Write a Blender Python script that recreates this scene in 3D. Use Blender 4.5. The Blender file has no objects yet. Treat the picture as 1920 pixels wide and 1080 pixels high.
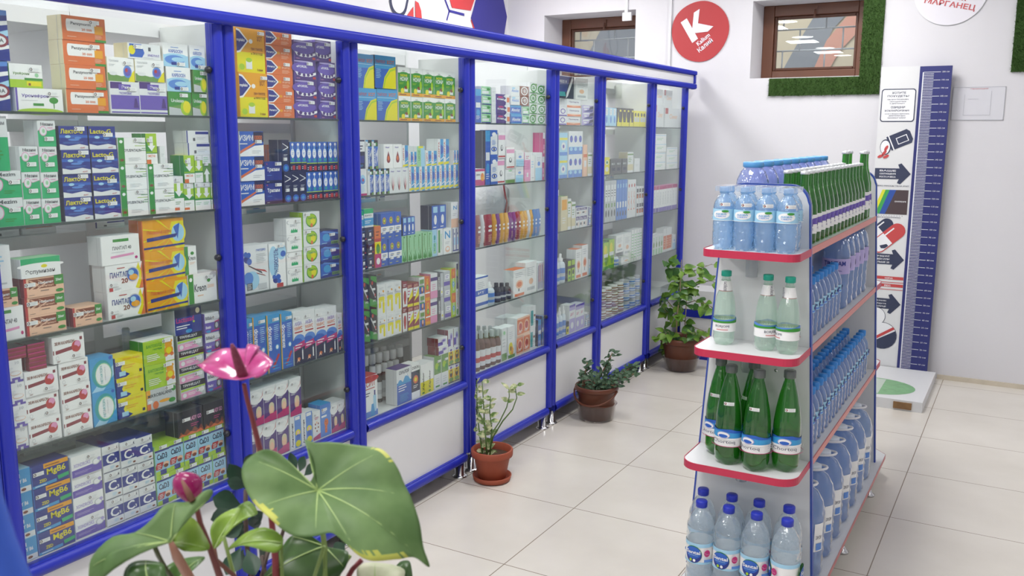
import bpy, bmesh, math, random
from mathutils import Vector, Matrix
random.seed(7)
SC=bpy.context.scene
COL=SC.collection
# ------------------------------------------------------------------ camera
F_PX=1691.1; YAW=-.521; PIT=.1687; ROL=.0044
CAM=Vector((2.2046,-2.745,1.5988))
def cam_axes():
    cy,sy=math.cos(YAW),math.sin(YAW)
    fw=Vector((sy*math.cos(PIT),cy*math.cos(PIT),-math.sin(PIT)))
    r=Vector((cy,-sy,0)); u=r.cross(fw)
    c,s=math.cos(ROL),math.sin(ROL)
    return c*r+s*u, -s*r+c*u, fw
AX,AY,AF=cam_axes()
cd=bpy.data.cameras.new('camera'); cam=bpy.data.objects.new('camera',cd); COL.objects.link(cam)
cd.sensor_width=36; cd.lens=F_PX/1920*36; cd.clip_start=.02
M=Matrix((AX,AY,-AF)).transposed().to_4x4(); M.translation=CAM; cam.matrix_world=M
cd.dof.use_dof=True; cd.dof.focus_distance=3.9; cd.dof.aperture_fstop=9
SC.camera=cam
# ------------------------------------------------------------------ world, exposure
w=bpy.data.worlds.new('world'); SC.world=w; w.use_nodes=True
bg=w.node_tree.nodes['Background']; bg.inputs[0].default_value=(.93,.96,1,1); bg.inputs[1].default_value=0.38
SC.view_settings.view_transform='Standard'; SC.view_settings.look='None'; SC.view_settings.gamma=1
SC.view_settings.use_curve_mapping=False; SC.view_settings.exposure=0.0
SC.cycles.transparent_max_bounces=40; SC.cycles.max_bounces=10
def area(name,loc,size,power,rot=(0,0,0),col=(1,.985,.96)):
    l=bpy.data.lights.new(name,'AREA'); l.shape='RECTANGLE'; l.size,l.size_y=size; l.energy=power; l.color=col
    o=bpy.data.objects.new(name,l); COL.objects.link(o); o.location=loc; o.rotation_euler=rot
# light of the ceiling lamps (the lamps themselves are built with the ceiling)
for x,pw_ in ((1.0,22),(3.2,3)):
    for y in (-4.7,-2.8,-.9,1.0,2.8):
        area('lamp_light',(x,y,2.93),(.5,.5),pw_)
for y in (-4.7,-2.8,-.9,1.0,2.8): area('lamp_light',(-.85,y,2.93),(.4,.4),17)
# ------------------------------------------------------------------ helpers
def lin(h):
    h=h.lstrip('#'); c=[int(h[i:i+2],16)/255 for i in (0,2,4)]
    return tuple((v/12.92 if v<=.04045 else ((v+.055)/1.055)**2.4) for v in c)+(1,)
MATS={}
def mat(name,col,rough=.5,metal=0,spec=.5,noise=0,nscale=8,bump=0,bscale=60,emit=0,coat=0,detail=3):
    if name in MATS: return MATS[name]
    m=bpy.data.materials.new(name); m.use_nodes=True; nt=m.node_tree; b=nt.nodes['Principled BSDF']
    c=lin(col) if isinstance(col,str) else col
    b.inputs['Base Color'].default_value=c; b.inputs['Roughness'].default_value=rough
    b.inputs['Metallic'].default_value=metal; b.inputs['Specular IOR Level'].default_value=spec
    b.inputs['Coat Weight'].default_value=coat
    if emit: b.inputs['Emission Color'].default_value=c; b.inputs['Emission Strength'].default_value=emit
    if noise or bump:
        tc=nt.nodes.new('ShaderNodeTexCoord')
    if noise:
        n=nt.nodes.new('ShaderNodeTexNoise'); n.inputs['Scale'].default_value=nscale; n.inputs['Detail'].default_value=detail
        mx=nt.nodes.new('ShaderNodeMix'); mx.data_type='RGBA'
        mx.inputs[6].default_value=tuple(v*(1-noise) for v in c[:3])+(1,); mx.inputs[7].default_value=tuple(min(1,v*(1+noise)) for v in c[:3])+(1,)
        nt.links.new(tc.outputs['Object'],n.inputs['Vector']); nt.links.new(n.outputs[0],mx.inputs[0]); nt.links.new(mx.outputs[2],b.inputs['Base Color'])
    if bump:
        n=nt.nodes.new('ShaderNodeTexNoise'); n.inputs['Scale'].default_value=bscale
        bp=nt.nodes.new('ShaderNodeBump'); bp.inputs['Strength'].default_value=bump; bp.inputs['Distance'].default_value=.01
        nt.links.new(tc.outputs['Object'],n.inputs['Vector']); nt.links.new(n.outputs[0],bp.inputs['Height']); nt.links.new(bp.outputs[0],b.inputs['Normal'])
    MATS[name]=m; return m
def clear(name,tint,body=.12,bodycol=None,rough=.05,bump=0,bscale=40,edge=None,gloss=1.0,refl=1.0):
    """thin-walled clear plastic or glass: tinted transmission, Fresnel reflection, a little milky body"""
    if name in MATS: return MATS[name]
    m=bpy.data.materials.new(name); m.use_nodes=True; nt=m.node_tree; nt.nodes.clear()
    N=nt.nodes.new; out=N('ShaderNodeOutputMaterial'); tr=N('ShaderNodeBsdfTransparent'); tr.inputs[0].default_value=lin(tint)
    df=N('ShaderNodeBsdfDiffuse'); df.inputs[0].default_value=lin(bodycol or tint)
    tl=N('ShaderNodeBsdfTranslucent'); tl.inputs[0].default_value=lin(bodycol or tint)
    ad=N('ShaderNodeMixShader'); ad.inputs[0].default_value=.5
    gl=N('ShaderNodeBsdfGlossy'); gl.inputs['Roughness'].default_value=rough; gl.inputs[0].default_value=(gloss,)*3+(1,)
    lw=N('ShaderNodeLayerWeight'); lw.inputs[0].default_value=.5; pw=N('ShaderNodeMath'); pw.operation='POWER'; pw.inputs[1].default_value=5
    fr=N('ShaderNodeMath'); fr.operation='MULTIPLY_ADD'; fr.inputs[1].default_value=.96*refl; fr.inputs[2].default_value=.04*refl
    nt.links.new(lw.outputs['Facing'],pw.inputs[0]); nt.links.new(pw.outputs[0],fr.inputs[0])
    m1=N('ShaderNodeMixShader'); m1.inputs[0].default_value=body; m2=N('ShaderNodeMixShader')
    L=nt.links.new
    L(df.outputs[0],ad.inputs[1]); L(tl.outputs[0],ad.inputs[2]); L(tr.outputs[0],m1.inputs[1]); L(ad.outputs[0],m1.inputs[2])
    L(fr.outputs[0],m2.inputs[0]); L(m1.outputs[0],m2.inputs[1]); L(gl.outputs[0],m2.inputs[2]); L(m2.outputs[0],out.inputs[0])
    if bump:
        tc=N('ShaderNodeTexCoord'); n=N('ShaderNodeTexNoise'); n.inputs['Scale'].default_value=bscale; n.inputs['Detail'].default_value=1
        b=N('ShaderNodeBump'); b.inputs['Strength'].default_value=bump; b.inputs['Distance'].default_value=.01
        L(tc.outputs['Object'],n.inputs['Vector']); L(n.outputs[0],b.inputs['Height']); L(b.outputs[0],gl.inputs['Normal']); L(b.outputs[0],lw.inputs['Normal'])
    MATS[name]=m; return m
class MB:
    """collects shapes with material slots into one mesh"""
    def __init__(s): s.v=[]; s.f=[]; s.m=[]; s.mats=[]; s.smooth=[]
    def slot(s,m):
        if m not in s.mats: s.mats.append(m)
        return s.mats.index(m)
    def add(s,vs,fs,m,smooth=False):
        o=len(s.v); s.v+= [tuple(v) for v in vs]; k=s.slot(m)
        for f in fs: s.f.append(tuple(i+o for i in f)); s.m.append(k); s.smooth.append(smooth)
    def box(s,a,b,m):
        x0,y0,z0=a; x1,y1,z1=b
        s.add([(x0,y0,z0),(x1,y0,z0),(x1,y1,z0),(x0,y1,z0),(x0,y0,z1),(x1,y0,z1),(x1,y1,z1),(x0,y1,z1)],
              [(0,3,2,1),(4,5,6,7),(0,1,5,4),(1,2,6,5),(2,3,7,6),(3,0,4,7)],m)
    def tube(s,pts,r,m,n=8,cap=True):
        pts=[Vector(p) for p in pts]; rs=r if isinstance(r,(list,tuple)) else [r]*len(pts)
        vs=[];fs=[]; up=Vector((.13,.27,.95))
        for i,p in enumerate(pts):
            t=(pts[min(i+1,len(pts)-1)]-pts[max(i-1,0)]).normalized()
            a=t.cross(up); a=a.normalized() if a.length>1e-4 else Vector((1,0,0)); b=t.cross(a)
            for k in range(n):
                q=2*math.pi*k/n; vs.append(p+rs[i]*(math.cos(q)*a+math.sin(q)*b))
        for i in range(len(pts)-1):
            for k in range(n): k2=(k+1)%n; fs.append((i*n+k,i*n+k2,(i+1)*n+k2,(i+1)*n+k))
        if cap: fs.append(tuple(range(n))[::-1]); fs.append(tuple(range((len(pts)-1)*n,len(pts)*n)))
        s.add(vs,fs,m,True)
    def lathe(s,prof,m,n=24,c=(0,0,0),mod=None,cap=False):
        vs=[];fs=[]
        for j,(r,z) in enumerate(prof):
            for k in range(n):
                q=2*math.pi*k/n; rr=r*(mod(q,z) if mod else 1); vs.append((c[0]+rr*math.cos(q),c[1]+rr*math.sin(q),c[2]+z))
        for j in range(len(prof)-1):
            for k in range(n): k2=(k+1)%n; fs.append((j*n+k,j*n+k2,(j+1)*n+k2,(j+1)*n+k))
        if cap:
            fs.append(tuple(range(n))[::-1]); fs.append(tuple(range((len(prof)-1)*n,len(prof)*n)))
        s.add(vs,fs,m,True)
    def mesh(s,name):
        me=bpy.data.meshes.new(name); me.from_pydata(s.v,[],s.f); 
        for m in s.mats: me.materials.append(m)
        me.polygons.foreach_set('material_index',s.m); me.polygons.foreach_set('use_smooth',s.smooth); me.update(); return me
    def build(s,name,parent=None,loc=None):
        o=bpy.data.objects.new(name,s.mesh(name)); COL.objects.link(o)
        if parent: o.parent=parent
        if loc is not None: o.location=loc
        return o
def tag(o,label=None,cat=None,group=None,kind=None):
    if label: o['label']=label
    if cat: o['category']=cat
    if group: o['group']=group
    if kind: o['kind']=kind
    return o
def empty(name,loc=(0,0,0),rz=0):
    o=bpy.data.objects.new(name,None); COL.objects.link(o); o.location=loc; o.rotation_euler=(0,0,rz); return o
def dup(root,loc,rz=0):
    r=root.copy(); COL.objects.link(r); r.location=loc; r.rotation_euler=(0,0,rz)
    for ch in list(root.children):
        c=ch.copy(); COL.objects.link(c); c.parent=r
        for g in ch.children:
            d=g.copy(); COL.objects.link(d); d.parent=c
    return r
def bevel(o,w=.003,seg=2):
    b=o.modifiers.new('bevel','BEVEL'); b.width=w; b.segments=seg; b.limit_method='ANGLE'; return o
_tc={}
def textmesh(s,bold=True):
    """flat text as (verts normalised to 0..1 x 0..1, faces, aspect)"""
    if (s,bold) in _tc: return _tc[s,bold]
    c=bpy.data.curves.new('lettering','FONT'); c.body=s; c.resolution_u=2
    if bold: c.offset=.022
    o=bpy.data.objects.new('lettering',c); COL.objects.link(o)
    d=bpy.context.evaluated_depsgraph_get(); me=bpy.data.meshes.new_from_object(o.evaluated_get(d))
    v=[tuple(x.co) for x in me.vertices]; f=[tuple(p.vertices) for p in me.polygons]
    bpy.data.objects.remove(o); bpy.data.curves.remove(c); bpy.data.meshes.remove(me)
    x0=min(p[0] for p in v);x1=max(p[0] for p in v);y0=min(p[1] for p in v);y1=max(p[1] for p in v)
    r=([((p[0]-x0)/(x1-x0),(p[1]-y0)/(y1-y0)) for p in v],f,(x1-x0)/(y1-y0)); _tc[s,bold]=r; return r
PAL=dict(w='E6E8EA',W='F4F4F4',a='C4C8CC',d='55585E',k='23222A',r='C03A38',m='8C3440',p='C03078',q='E79BC4',o='E0743A',y='E8DC08',Y='EBA414',g='26B070',
 G='3C9238',l='A9CE2C',b='2F62C0',B='25348C',n='1A2048',c='3E9CD6',C='A6D4EE',v='6C58B4',V='503680',t='30A0A4',s='F2C4A6',x='864428',h='9CD2A4',z='DDD2AE',e='B4A8DA',u='5B8CD8',f='E0B89C',j='6E9A50')
def pm(c): return mat('print_'+c,PAL[c],.42)
# ------------------------------------------------------------------ print language: items placed on a unit face by a mapper
def prints(mb,els,mp,eps):
    """els: list of tuples; mp(x,y,layer)->3d point"""
    k=0
    for e in els:
        k+=1; z=eps*k; t=e[0]
        if t=='R':
            _,x0,y0,x1,y1,c=e; mb.add([mp(x0,y0,z),mp(x1,y0,z),mp(x1,y1,z),mp(x0,y1,z)],[(0,1,2,3)],pm(c))
        elif t=='E':
            _,cx,cy,rx,ry,c=e; mb.add([mp(cx+rx*math.cos(a*math.pi/9),cy+ry*math.sin(a*math.pi/9),z) for a in range(18)],[tuple(range(18))],pm(c))
        elif t=='P':
            pts=e[2:]; pts=[(pts[i],pts[i+1]) for i in range(0,len(pts),2)]
            ar=sum(pts[i][0]*pts[(i+1)%len(pts)][1]-pts[(i+1)%len(pts)][0]*pts[i][1] for i in range(len(pts)))
            if ar<0: pts=pts[::-1]
            mb.add([mp(x,y,z) for x,y in pts],[tuple(range(len(pts)))],pm(e[1]))
        elif t in 'TV':
            _,x0,y0,wd,ht,c,s=e; v,f,_a=textmesh(s)
            if t=='T': vs=[mp(x0+p[0]*wd,y0+p[1]*ht,z) for p in v]
            else: vs=[mp(x0+(1-p[1])*wd,y0+p[0]*ht,z) for p in v]
            mb.add(vs,f,pm(c))
        elif t=='L':
            _,x0,y0,x1,y1,c,n=e
            for i in range(n):
                a=y0+(y1-y0)*(i+.25)/n; b=y0+(y1-y0)*(i+.62)/n; xe=x0+(x1-x0)*(.7+.3*((i*37%10)/10))
                mb.add([mp(x0,a,z),mp(xe,a,z),mp(xe,b,z),mp(x0,b,z)],[(0,1,2,3)],pm(c))
def parse(s):
    out=[]
    for tok in s.split():
        k,rest=tok.split(':',1); a=rest.split(',')
        if k in('R','E'): out.append((k,*[float(x) for x in a[:4]],a[4]))
        elif k=='P': out.append((k,a[0],*[float(x) for x in a[1:]]))
        elif k in('T','V'): out.append((k,*[float(x) for x in a[:4]],a[4],a[5].replace('_',' ')))
        elif k=='L': out.append((k,*[float(x) for x in a[:4]],a[4],int(a[5])))
    return out
# ------------------------------------------------------------------ carton designs: description | base | side | top | price sticker x,y | print
DS='''
acip|white carton with green leaf shield|w|l|w|.12,.78|R:0,0,.04,1,G E:.52,.5,.33,.4,G E:.52,.52,.29,.35,l E:.6,.45,.14,.2,y T:.3,.55,.44,.16,G,Авирон E:.52,.22,.07,.12,o
akval|blue nasal spray carton with wave curls|b|t|c|.45,.88|R:0,0,.08,1,Y R:.08,0,1,1,c R:.12,0,1,.85,b V:.12,.38,.28,.42,W,аквалор E:.75,.42,.16,.05,c E:.75,.42,.1,.035,W P:r,.3,.08,.45,.06,.95,.28,.8,.3 L:.55,.55,.92,.82,C,8 E:.45,.1,.3,.012,c E:.6,.05,.3,.012,c E:.4,.18,.25,.01,c
akvam|white and navy nasal spray carton with red band|w|w|w|.05,.86|T:.12,.74,.66,.07,v,АКВА T:.1,.65,.72,.07,o,МАРИС R:.1,.6,.85,.625,r E:.5,.47,.5,.1,u E:.3,.42,.5,.08,b R:0,0,1,.36,n P:p,0,.26,1,.33,1,.44,0,.37 L:.12,.3,.8,.4,W,2 R:.72,.08,.82,.26,W R:.75,.25,.79,.29,C E:.4,.1,.14,.035,o P:s,.2,.04,.35,.12,.5,.04,.35,.07
aloe|tall white carton with green aloe picture|w|w|w||R:.15,.5,.9,.97,n E:.5,.8,.28,.07,l E:.55,.66,.25,.05,j V:.35,.15,.35,.32,d,ALOVERA E:.5,.07,.4,.06,G E:.5,.22,.15,.015,r
amiz|white and blue children's syrup carton with yellow figure|w|w|w||V:.08,.05,.2,.75,n,Амизончик R:.4,0,1,.97,u E:.7,.45,.24,.1,y E:.7,.3,.2,.12,b E:.7,.45,.12,.06,s E:.7,.12,.25,.1,y R:.45,.85,.9,.95,W
animal|yellow and white carton with dark animal picture|y|w|w||R:0,.8,1,1,w E:.5,.88,.2,.07,v E:.5,.5,.42,.3,Y E:.5,.55,.26,.22,k E:.4,.62,.08,.08,y E:.62,.62,.08,.08,y E:.5,.2,.4,.12,j R:0,0,1,.08,d
bear|lime carton with yellow teddy bear|l|G|w|.6,.8|R:.04,0,1,1,l R:.7,.02,1,.98,w T:.1,.68,.5,.15,G,БАКТОХОЛД T:.3,.55,.3,.09,G,экстра E:.82,.68,.12,.16,Y E:.82,.45,.15,.2,Y E:.73,.82,.05,.06,Y E:.91,.82,.05,.06,Y E:.82,.45,.09,.13,y E:.72,.28,.06,.08,o E:.92,.28,.06,.08,o L:.1,.15,.55,.45,W,4
berry|large white carton with blue berry cluster|w|w|w||E:.12,.72,.12,.09,B E:.2,.8,.09,.06,b E:.22,.66,.1,.07,b E:.08,.82,.08,.06,b P:d,.15,.6,.2,.56,.75,.36,.7,.42 P:r,.3,.52,.4,.5,.95,.38,.85,.44 P:r,.35,.42,.45,.42,.9,.3,.8,.34 E:.3,.25,.3,.2,C E:.15,.3,.2,.14,u T:.5,.86,.4,.05,b,ЭНТЕРО L:.5,.6,.92,.82,a,6 R:.08,.05,.3,.2,d L:.1,.06,.28,.19,w,5 R:.55,.04,.9,.16,a
bifi|purple and white carton with blue band|v|v|w|.72,.68|R:0,.52,1,1,w T:.05,.66,.5,.18,n,Bifilaks E:.8,.3,.16,.24,d E:.82,.34,.1,.14,a T:.05,.22,.35,.14,W,Bebi P:p,0,0,1,.08,1,.16,0,.04 E:.22,.08,.17,.06,c P:p,.7,.5,1,.52,1,.6,.65,.54
bigblue|large dark blue pack with curved grey stripe|b|w|w||R:0,0,1,1,n P:t,0,.1,.5,.1,.3,.9,0,.9 P:B,0,.3,.55,.3,.75,1,0,1 P:w,.5,0,.62,.1,.95,.85,.9,1,.84,.9,.55,.25 T:.05,.7,.5,.12,W,BREEZE_10
blister|flat brown blister sachet|m|m|k||R:0,0,1,.6,m R:0,.7,1,1,p
blkgreen|black and green striped carton|k|d|d||P:G,0,.1,1,0,1,.2,0,.35 P:G,.2,.9,1,.75,1,.95,.2,1 P:a,.1,.7,.8,.3,.85,.34,.15,.76 E:.4,.78,.12,.06,r R:.4,.55,.8,.62,w E:.75,.4,.08,.05,r T:.45,.2,.4,.06,w,OPTICS
blkyel|black and yellow carton|k|k|y||R:0,0,1,.22,y P:y,.1,.2,.3,.8,.5,.2 E:.55,.6,.25,.2,k R:.6,.8,1,.9,y
bluefing|blue carton with spotted hand|u|u|c|.1,.8|R:.1,.6,.6,.66,W E:.55,.42,.2,.12,o R:.4,.1,.62,.42,o E:.45,.3,.03,.02,r E:.5,.2,.03,.02,r E:.58,.36,.03,.02,r E:.5,.45,.04,.02,x L:.12,.72,.6,.8,W,2
bluegrn|blue and green carton with small portraits|w|w|j||R:0,0,1,.4,b R:0,.4,.9,.48,G R:.1,.6,.9,.85,j L:.1,.5,.9,.6,n,2 E:.55,.2,.25,.2,x E:.55,.26,.15,.14,s
bluemount|blue and white carton with mountain peaks|w|w|V||R:0,0,1,.62,b P:c,0,.55,.2,.75,.4,.6,.65,.85,1,.55 P:W,.12,.66,.2,.75,.3,.67,.2,.7 P:W,.55,.75,.65,.85,.75,.73,.65,.77 T:.15,.84,.7,.1,n,СИАЛОР L:.1,.35,.7,.55,W,3 L:.2,.05,.85,.28,c,6
bluetall|tall narrow blue carton|b|n|b||R:0,.8,1,1,c R:.1,.45,.9,.6,w E:.5,.3,.3,.1,c L:.15,.1,.85,.22,w,3
bluew|blue carton with white swirl letters|c|u|w||R:0,.1,1,.75,b T:.08,.3,.8,.35,W,Absolut
bluew2|white carton with blue heading|w|w|w||T:.08,.35,.8,.3,u,Absolut E:.3,.75,.2,.1,C
brownp|brown and white carton with ring pattern|x|x|w||E:.5,.5,.42,.45,w E:.5,.5,.3,.33,x E:.5,.5,.2,.22,w T:.35,.35,.3,.3,x,D
brownw|brown and white carton with pouch drawing|w|x|m||R:0,.75,1,1,m E:.5,.4,.3,.25,m R:.35,.1,.65,.6,r L:.15,.8,.85,.92,w,2
brownyel|small brown, white and yellow carton|m|m|x||R:0,.42,1,.8,w P:y,.1,.2,1,.42,1,.75,.5,.5 T:.1,.82,.7,.12,s,ДОКТОР R:0,0,1,.12,y L:.1,.5,.5,.75,p,2
cad|pale blue carton with hands on joint|C|h|l|.3,.9|R:0,.82,1,1,l R:0,.78,1,.84,B T:.12,.52,.7,.19,n,CaD3 R:.55,.0,1,.14,l R:0,0,.3,.14,l R:.3,0,.72,.16,B P:r,0,.2,0,.32,.1,.42,.55,.42,.4,.2 E:.72,.34,.2,.07,s E:.7,.27,.16,.06,x L:.1,.22,.4,.38,W,3
child|violet carton with blond child and magenta band|V|w|w|.1,.82|R:0,.62,1,1,w R:0,.6,1,.72,V E:.4,.78,.55,.17,W P:r,.6,.68,.95,.8,.98,.95,.9,.8 T:.1,.82,.4,.05,u,АФЛУБИН P:p,0,0,1,.02,1,.26,0,.12 E:.6,.34,.22,.17,f E:.6,.42,.21,.11,z E:.6,.33,.14,.11,s P:p,.35,.08,.85,.1,.78,.22,.45,.22 L:.08,.56,.6,.62,W,2
circ|blue carton with white pear-shaped emblem|b|n|c||R:0,0,1,.28,n R:0,.28,1,.31,l R:.42,.05,.9,.2,r L:.1,.06,.36,.18,w,2 E:.5,.62,.34,.16,W R:.44,.7,.56,.92,C E:.5,.92,.2,.05,W L:.3,.57,.72,.66,u,2 E:.5,.4,.26,.06,t
clever|white carton with red lettering and corner|w|w|w||T:.3,.45,.6,.25,s,Clever P:r,0,.7,.2,.7,.2,1,0,1
cranviolet|wide white carton with violet block|w|w|w|.6,.72|R:.02,.78,.42,.98,V R:.02,.14,1,.58,v R:.3,.74,.72,.92,v T:.4,.78,.26,.1,W,Эко T:.3,.6,.45,.08,v,ЭКОУРОВАГ P:V,.78,.2,.84,.5,.9,.5,.96,.2 R:.02,.03,1,.07,v
cream|cream and green carton|w|z|w||R:0,.1,1,.4,z R:0,.85,1,.92,j L:.15,.5,.8,.75,j,3
cthree|blue and white carton with white C|w|w|B|.25,.84|R:0,.28,1,.68,B T:.2,.3,.5,.36,W,C T:.72,.34,.12,.12,W,3 T:.72,.8,.2,.1,n,3-K L:.4,.1,.7,.22,C,3 E:.82,.12,.09,.035,x R:0,.0,1,.02,n
darkbx|dark grey carton with pale lettering|d|k|d||T:.2,.6,.6,.15,a,MAX R:.2,.2,.8,.4,n
darklbl|small white carton with violet heading|w|w|B||R:.05,.6,1,.9,V T:.15,.65,.7,.16,W,CELL R:.1,.2,.5,.4,d L:.5,.1,.95,.5,s,3
drip|white carton with dripping yellow paint|w|w|w|.12,.7|R:.12,.6,.9,.68,a E:.5,.56,.4,.06,y R:.15,.3,.38,.58,y E:.26,.3,.115,.05,y R:.62,.12,.85,.58,y E:.73,.12,.115,.05,y R:.42,.45,.55,.58,y L:.2,.85,.75,.92,a,2 E:.7,.78,.12,.04,Y
dropblue|white carton with blue drops|w|w|w||E:.5,.6,.36,.18,C E:.5,.55,.25,.12,u E:.55,.58,.1,.05,r R:0,0,1,.08,p L:.2,.12,.8,.4,C,5
drops|pale blue carton with yellow band|C|C|w||R:0,.68,1,.78,y E:.5,.4,.3,.18,w E:.5,.4,.12,.08,v R:0,0,1,.15,u
dyus|white carton with green left band and ribbons|W|w|w|.55,.84|R:0,0,.22,1,G E:.11,.85,.06,.06,W E:.11,.15,.07,.05,x T:.2,.46,.62,.11,d,DYUSPATALIN L:.35,.1,.85,.25,a,3 R:.6,.68,1,.7,l R:.75,.78,1,.8,G R:.55,.86,.9,.88,l R:.8,.5,1,.52,G R:.85,.58,1,.6,G
entero|tall white carton with blue cell clusters|W|w|w|.5,.9|E:.25,.6,.3,.35,C E:.75,.8,.3,.18,C V:.28,.3,.26,.58,B,ЭНТЕРОСГЕЛЬ E:.35,.18,.18,.08,B E:.5,.24,.15,.06,b E:.55,.14,.13,.05,b E:.25,.25,.12,.05,b E:.85,.75,.16,.07,b R:.4,.0,.8,.09,r
espu|white and green carton with black lettering|W|w|h||R:0,.62,1,1,g E:.5,.6,.6,.14,W R:0,.0,1,.5,W E:.58,.55,.08,.09,y T:.1,.14,.75,.28,d,Эспумизан
euc|blue and white carton with black cap drawing|c|w|k|.1,.8|R:.35,0,1,.75,b R:0,0,.35,.95,w R:.4,.78,1,1,k E:.7,.86,.2,.06,G V:.42,.1,.22,.6,W,ЭВКАБАЛ P:W,.7,.1,.9,.3,.7,.5,.95,.7,.85,.3 R:.3,0,.8,.08,k E:.8,.05,.2,.06,j
eye|white and blue carton with drawn eye|w|b|b||R:0,0,1,.1,b P:b,0,.75,1,.85,1,1,0,1 E:.5,.84,.3,.08,W E:.5,.3,.42,.09,b E:.5,.3,.26,.05,W E:.5,.3,.12,.05,n L:.2,.45,.85,.65,u,4
flesh|small peach carton|s|s|s||R:.2,.3,.8,.5,w R:0,.6,1,.7,o
flowerw|white carton with yellow flowers|w|w|w||E:.4,.3,.3,.2,y E:.6,.2,.2,.15,Y E:.4,.3,.1,.08,x L:.15,.6,.8,.85,a,4 R:0,0,1,.1,j
fororg|orange carton with blue leaf-shaped badge|o|o|o|.64,.62|R:.45,0,1,1,o P:W,-.0,.98,.2,.95,.42,.55,.44,.5,.2,.06,0,.02 P:B,0,.92,.18,.88,.38,.5,.18,.13,0,.1 T:.03,.42,.3,.17,W,Рапитус E:.48,.5,.06,.1,Y T:.58,.42,.3,.15,s,ФОРТЕ L:.58,.1,.9,.35,s,3
foryel|large yellow carton with blue badge and lemon|Y|Y|o|.72,.86|R:0,0,1,.45,y P:W,0,.96,.12,.94,.42,.7,.12,.44,0,.42 P:B,0,.92,.1,.9,.37,.7,.1,.48,0,.46 T:.01,.66,.28,.09,W,mplaks E:.5,.7,.07,.05,W T:.72,.72,.2,.11,x,ХОТ T:.5,.5,.42,.06,x,ПРИ_ГРИППЕ T:.5,.4,.42,.06,x,и_ПРОСТУДЕ R:.3,.08,.52,.28,w E:.41,.28,.11,.05,l E:.15,.12,.14,.1,y E:.15,.12,.1,.07,l T:.7,.05,.2,.05,x,5_саше
green4|white carton with dark green rings|w|w|w||E:.5,.5,.44,.42,G E:.5,.5,.3,.28,w T:.3,.35,.4,.3,G,a R:0,0,1,.08,G E:.8,.8,.15,.12,j
greypink|small grey carton with violet band|a|a|w||R:0,.1,1,.35,v R:.2,.5,.9,.8,W L:.3,.55,.8,.75,v,2
greytall|tall grey carton with dark side|a|d|d||R:0,0,.5,1,d V:.12,.3,.28,.55,W,GEWOHN R:.55,.1,.95,.4,w E:.75,.2,.1,.05,y
grnleaf|white carton with green upper half|w|w|j|.4,.8|R:0,.45,1,1,j E:.4,.7,.25,.1,l E:.7,.6,.2,.1,G R:.2,.05,.8,.1,G L:.2,.15,.8,.35,a,3
grnpale|pale green carton with blue base|h|w|w||R:0,.0,1,.1,B R:.1,.2,.8,.5,w E:.75,.7,.2,.15,G T:.1,.6,.5,.18,W,Bio
grnw|white carton with pale green drawing|w|w|w||R:.2,0,.8,.3,h E:.5,.5,.25,.15,j L:.2,.65,.8,.9,h,3
gstripe|white carton with green vertical stripe|w|w|w||R:.1,.1,.45,.95,G V:.55,.2,.3,.6,h,ПАРОДОНТОЦИД
herb|green and yellow carton with herbs|l|j|G||E:.4,.7,.3,.2,y E:.6,.35,.3,.2,j R:.1,.45,.9,.58,w R:0,0,1,.12,G
imun|white carton with blue and gold picture|w|z|w|.15,.65|P:b,.05,.1,.42,.1,.5,.4,.42,.95,.05,.95 E:.12,.55,.1,.3,y T:.6,.2,.35,.16,v,ИМБУНАЛ R:.62,.55,.7,.8,d L:.45,.06,.9,.14,a,1
izim|blue carton with white swoosh and orange stripe|b|w|b|.6,.52|P:W,0,0,1,0,1,.45,.62,.42,0,.12 P:o,0,.1,.65,.5,.62,.56,0,.22 R:.58,.58,1,.98,n T:.0,.62,.56,.24,W,ИЗИМ T:.6,.66,.34,.18,o,10000 L:.0,.46,.45,.56,W,1 L:.5,.1,.9,.25,a,2
karb|pale carton with blue water splash|W|w|w|.5,.05|R:.0,0,1,.5,C E:.5,.42,.5,.16,C E:.45,.3,.4,.2,u E:.6,.32,.28,.1,C T:.22,.6,.56,.14,b,КАРБОСЕН L:.3,.8,.75,.87,u,1 R:.3,.08,.5,.2,B
kreonb|large white carton with green left band|W|w|w|.6,.78|R:0,0,.18,1,G E:.09,.82,.05,.07,W T:.2,.38,.42,.26,d,Kreon T:.66,.46,.24,.12,s,25000 L:.3,.2,.6,.3,s,1 E:.72,.72,.06,.06,G E:.88,.9,.12,.1,a
kreons|small white carton with green left band|W|w|w||R:0,0,.3,1,G T:.3,.5,.62,.16,d,Kreon E:.65,.75,.15,.06,G L:.4,.35,.9,.45,s,2
lacid|orange-yellow carton with radiating lines and blue ribbon|Y|o|Y||P:y,.8,.0,1,0,1,.9,.7,.9,.6,.4 E:.85,.5,.2,.36,y E:.85,.52,.16,.3,C P:b,.74,.72,.9,.84,.84,.3 P:y,0,.3,.7,.5,0,.34 P:y,.1,0,.7,.46,.16,0 P:y,0,.7,.7,.54,0,.75 P:y,.3,1,.7,.56,.38,1 P:y,.4,0,.72,.44,.44,0 P:B,.08,.3,.78,.38,.84,.5,.08,.42 T:.08,.52,.6,.14,o,Лацидофорте P:B,0,.06,1,.1,1,.16,0,.12
lacto|dark blue carton with yellow Cyrillic heading|B|n|B|.55,.8|P:w,0,0,1,0,1,.16,.7,.24,.3,.16,0,.24 R:0,.5,1,.62,b E:.3,.55,.1,.06,C E:.65,.5,.12,.05,u E:.5,.42,.2,.05,u T:.05,.68,.78,.2,y,Лакто-G L:.12,.26,.9,.34,u,2 T:.7,.05,.18,.06,r,oLAT
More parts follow.
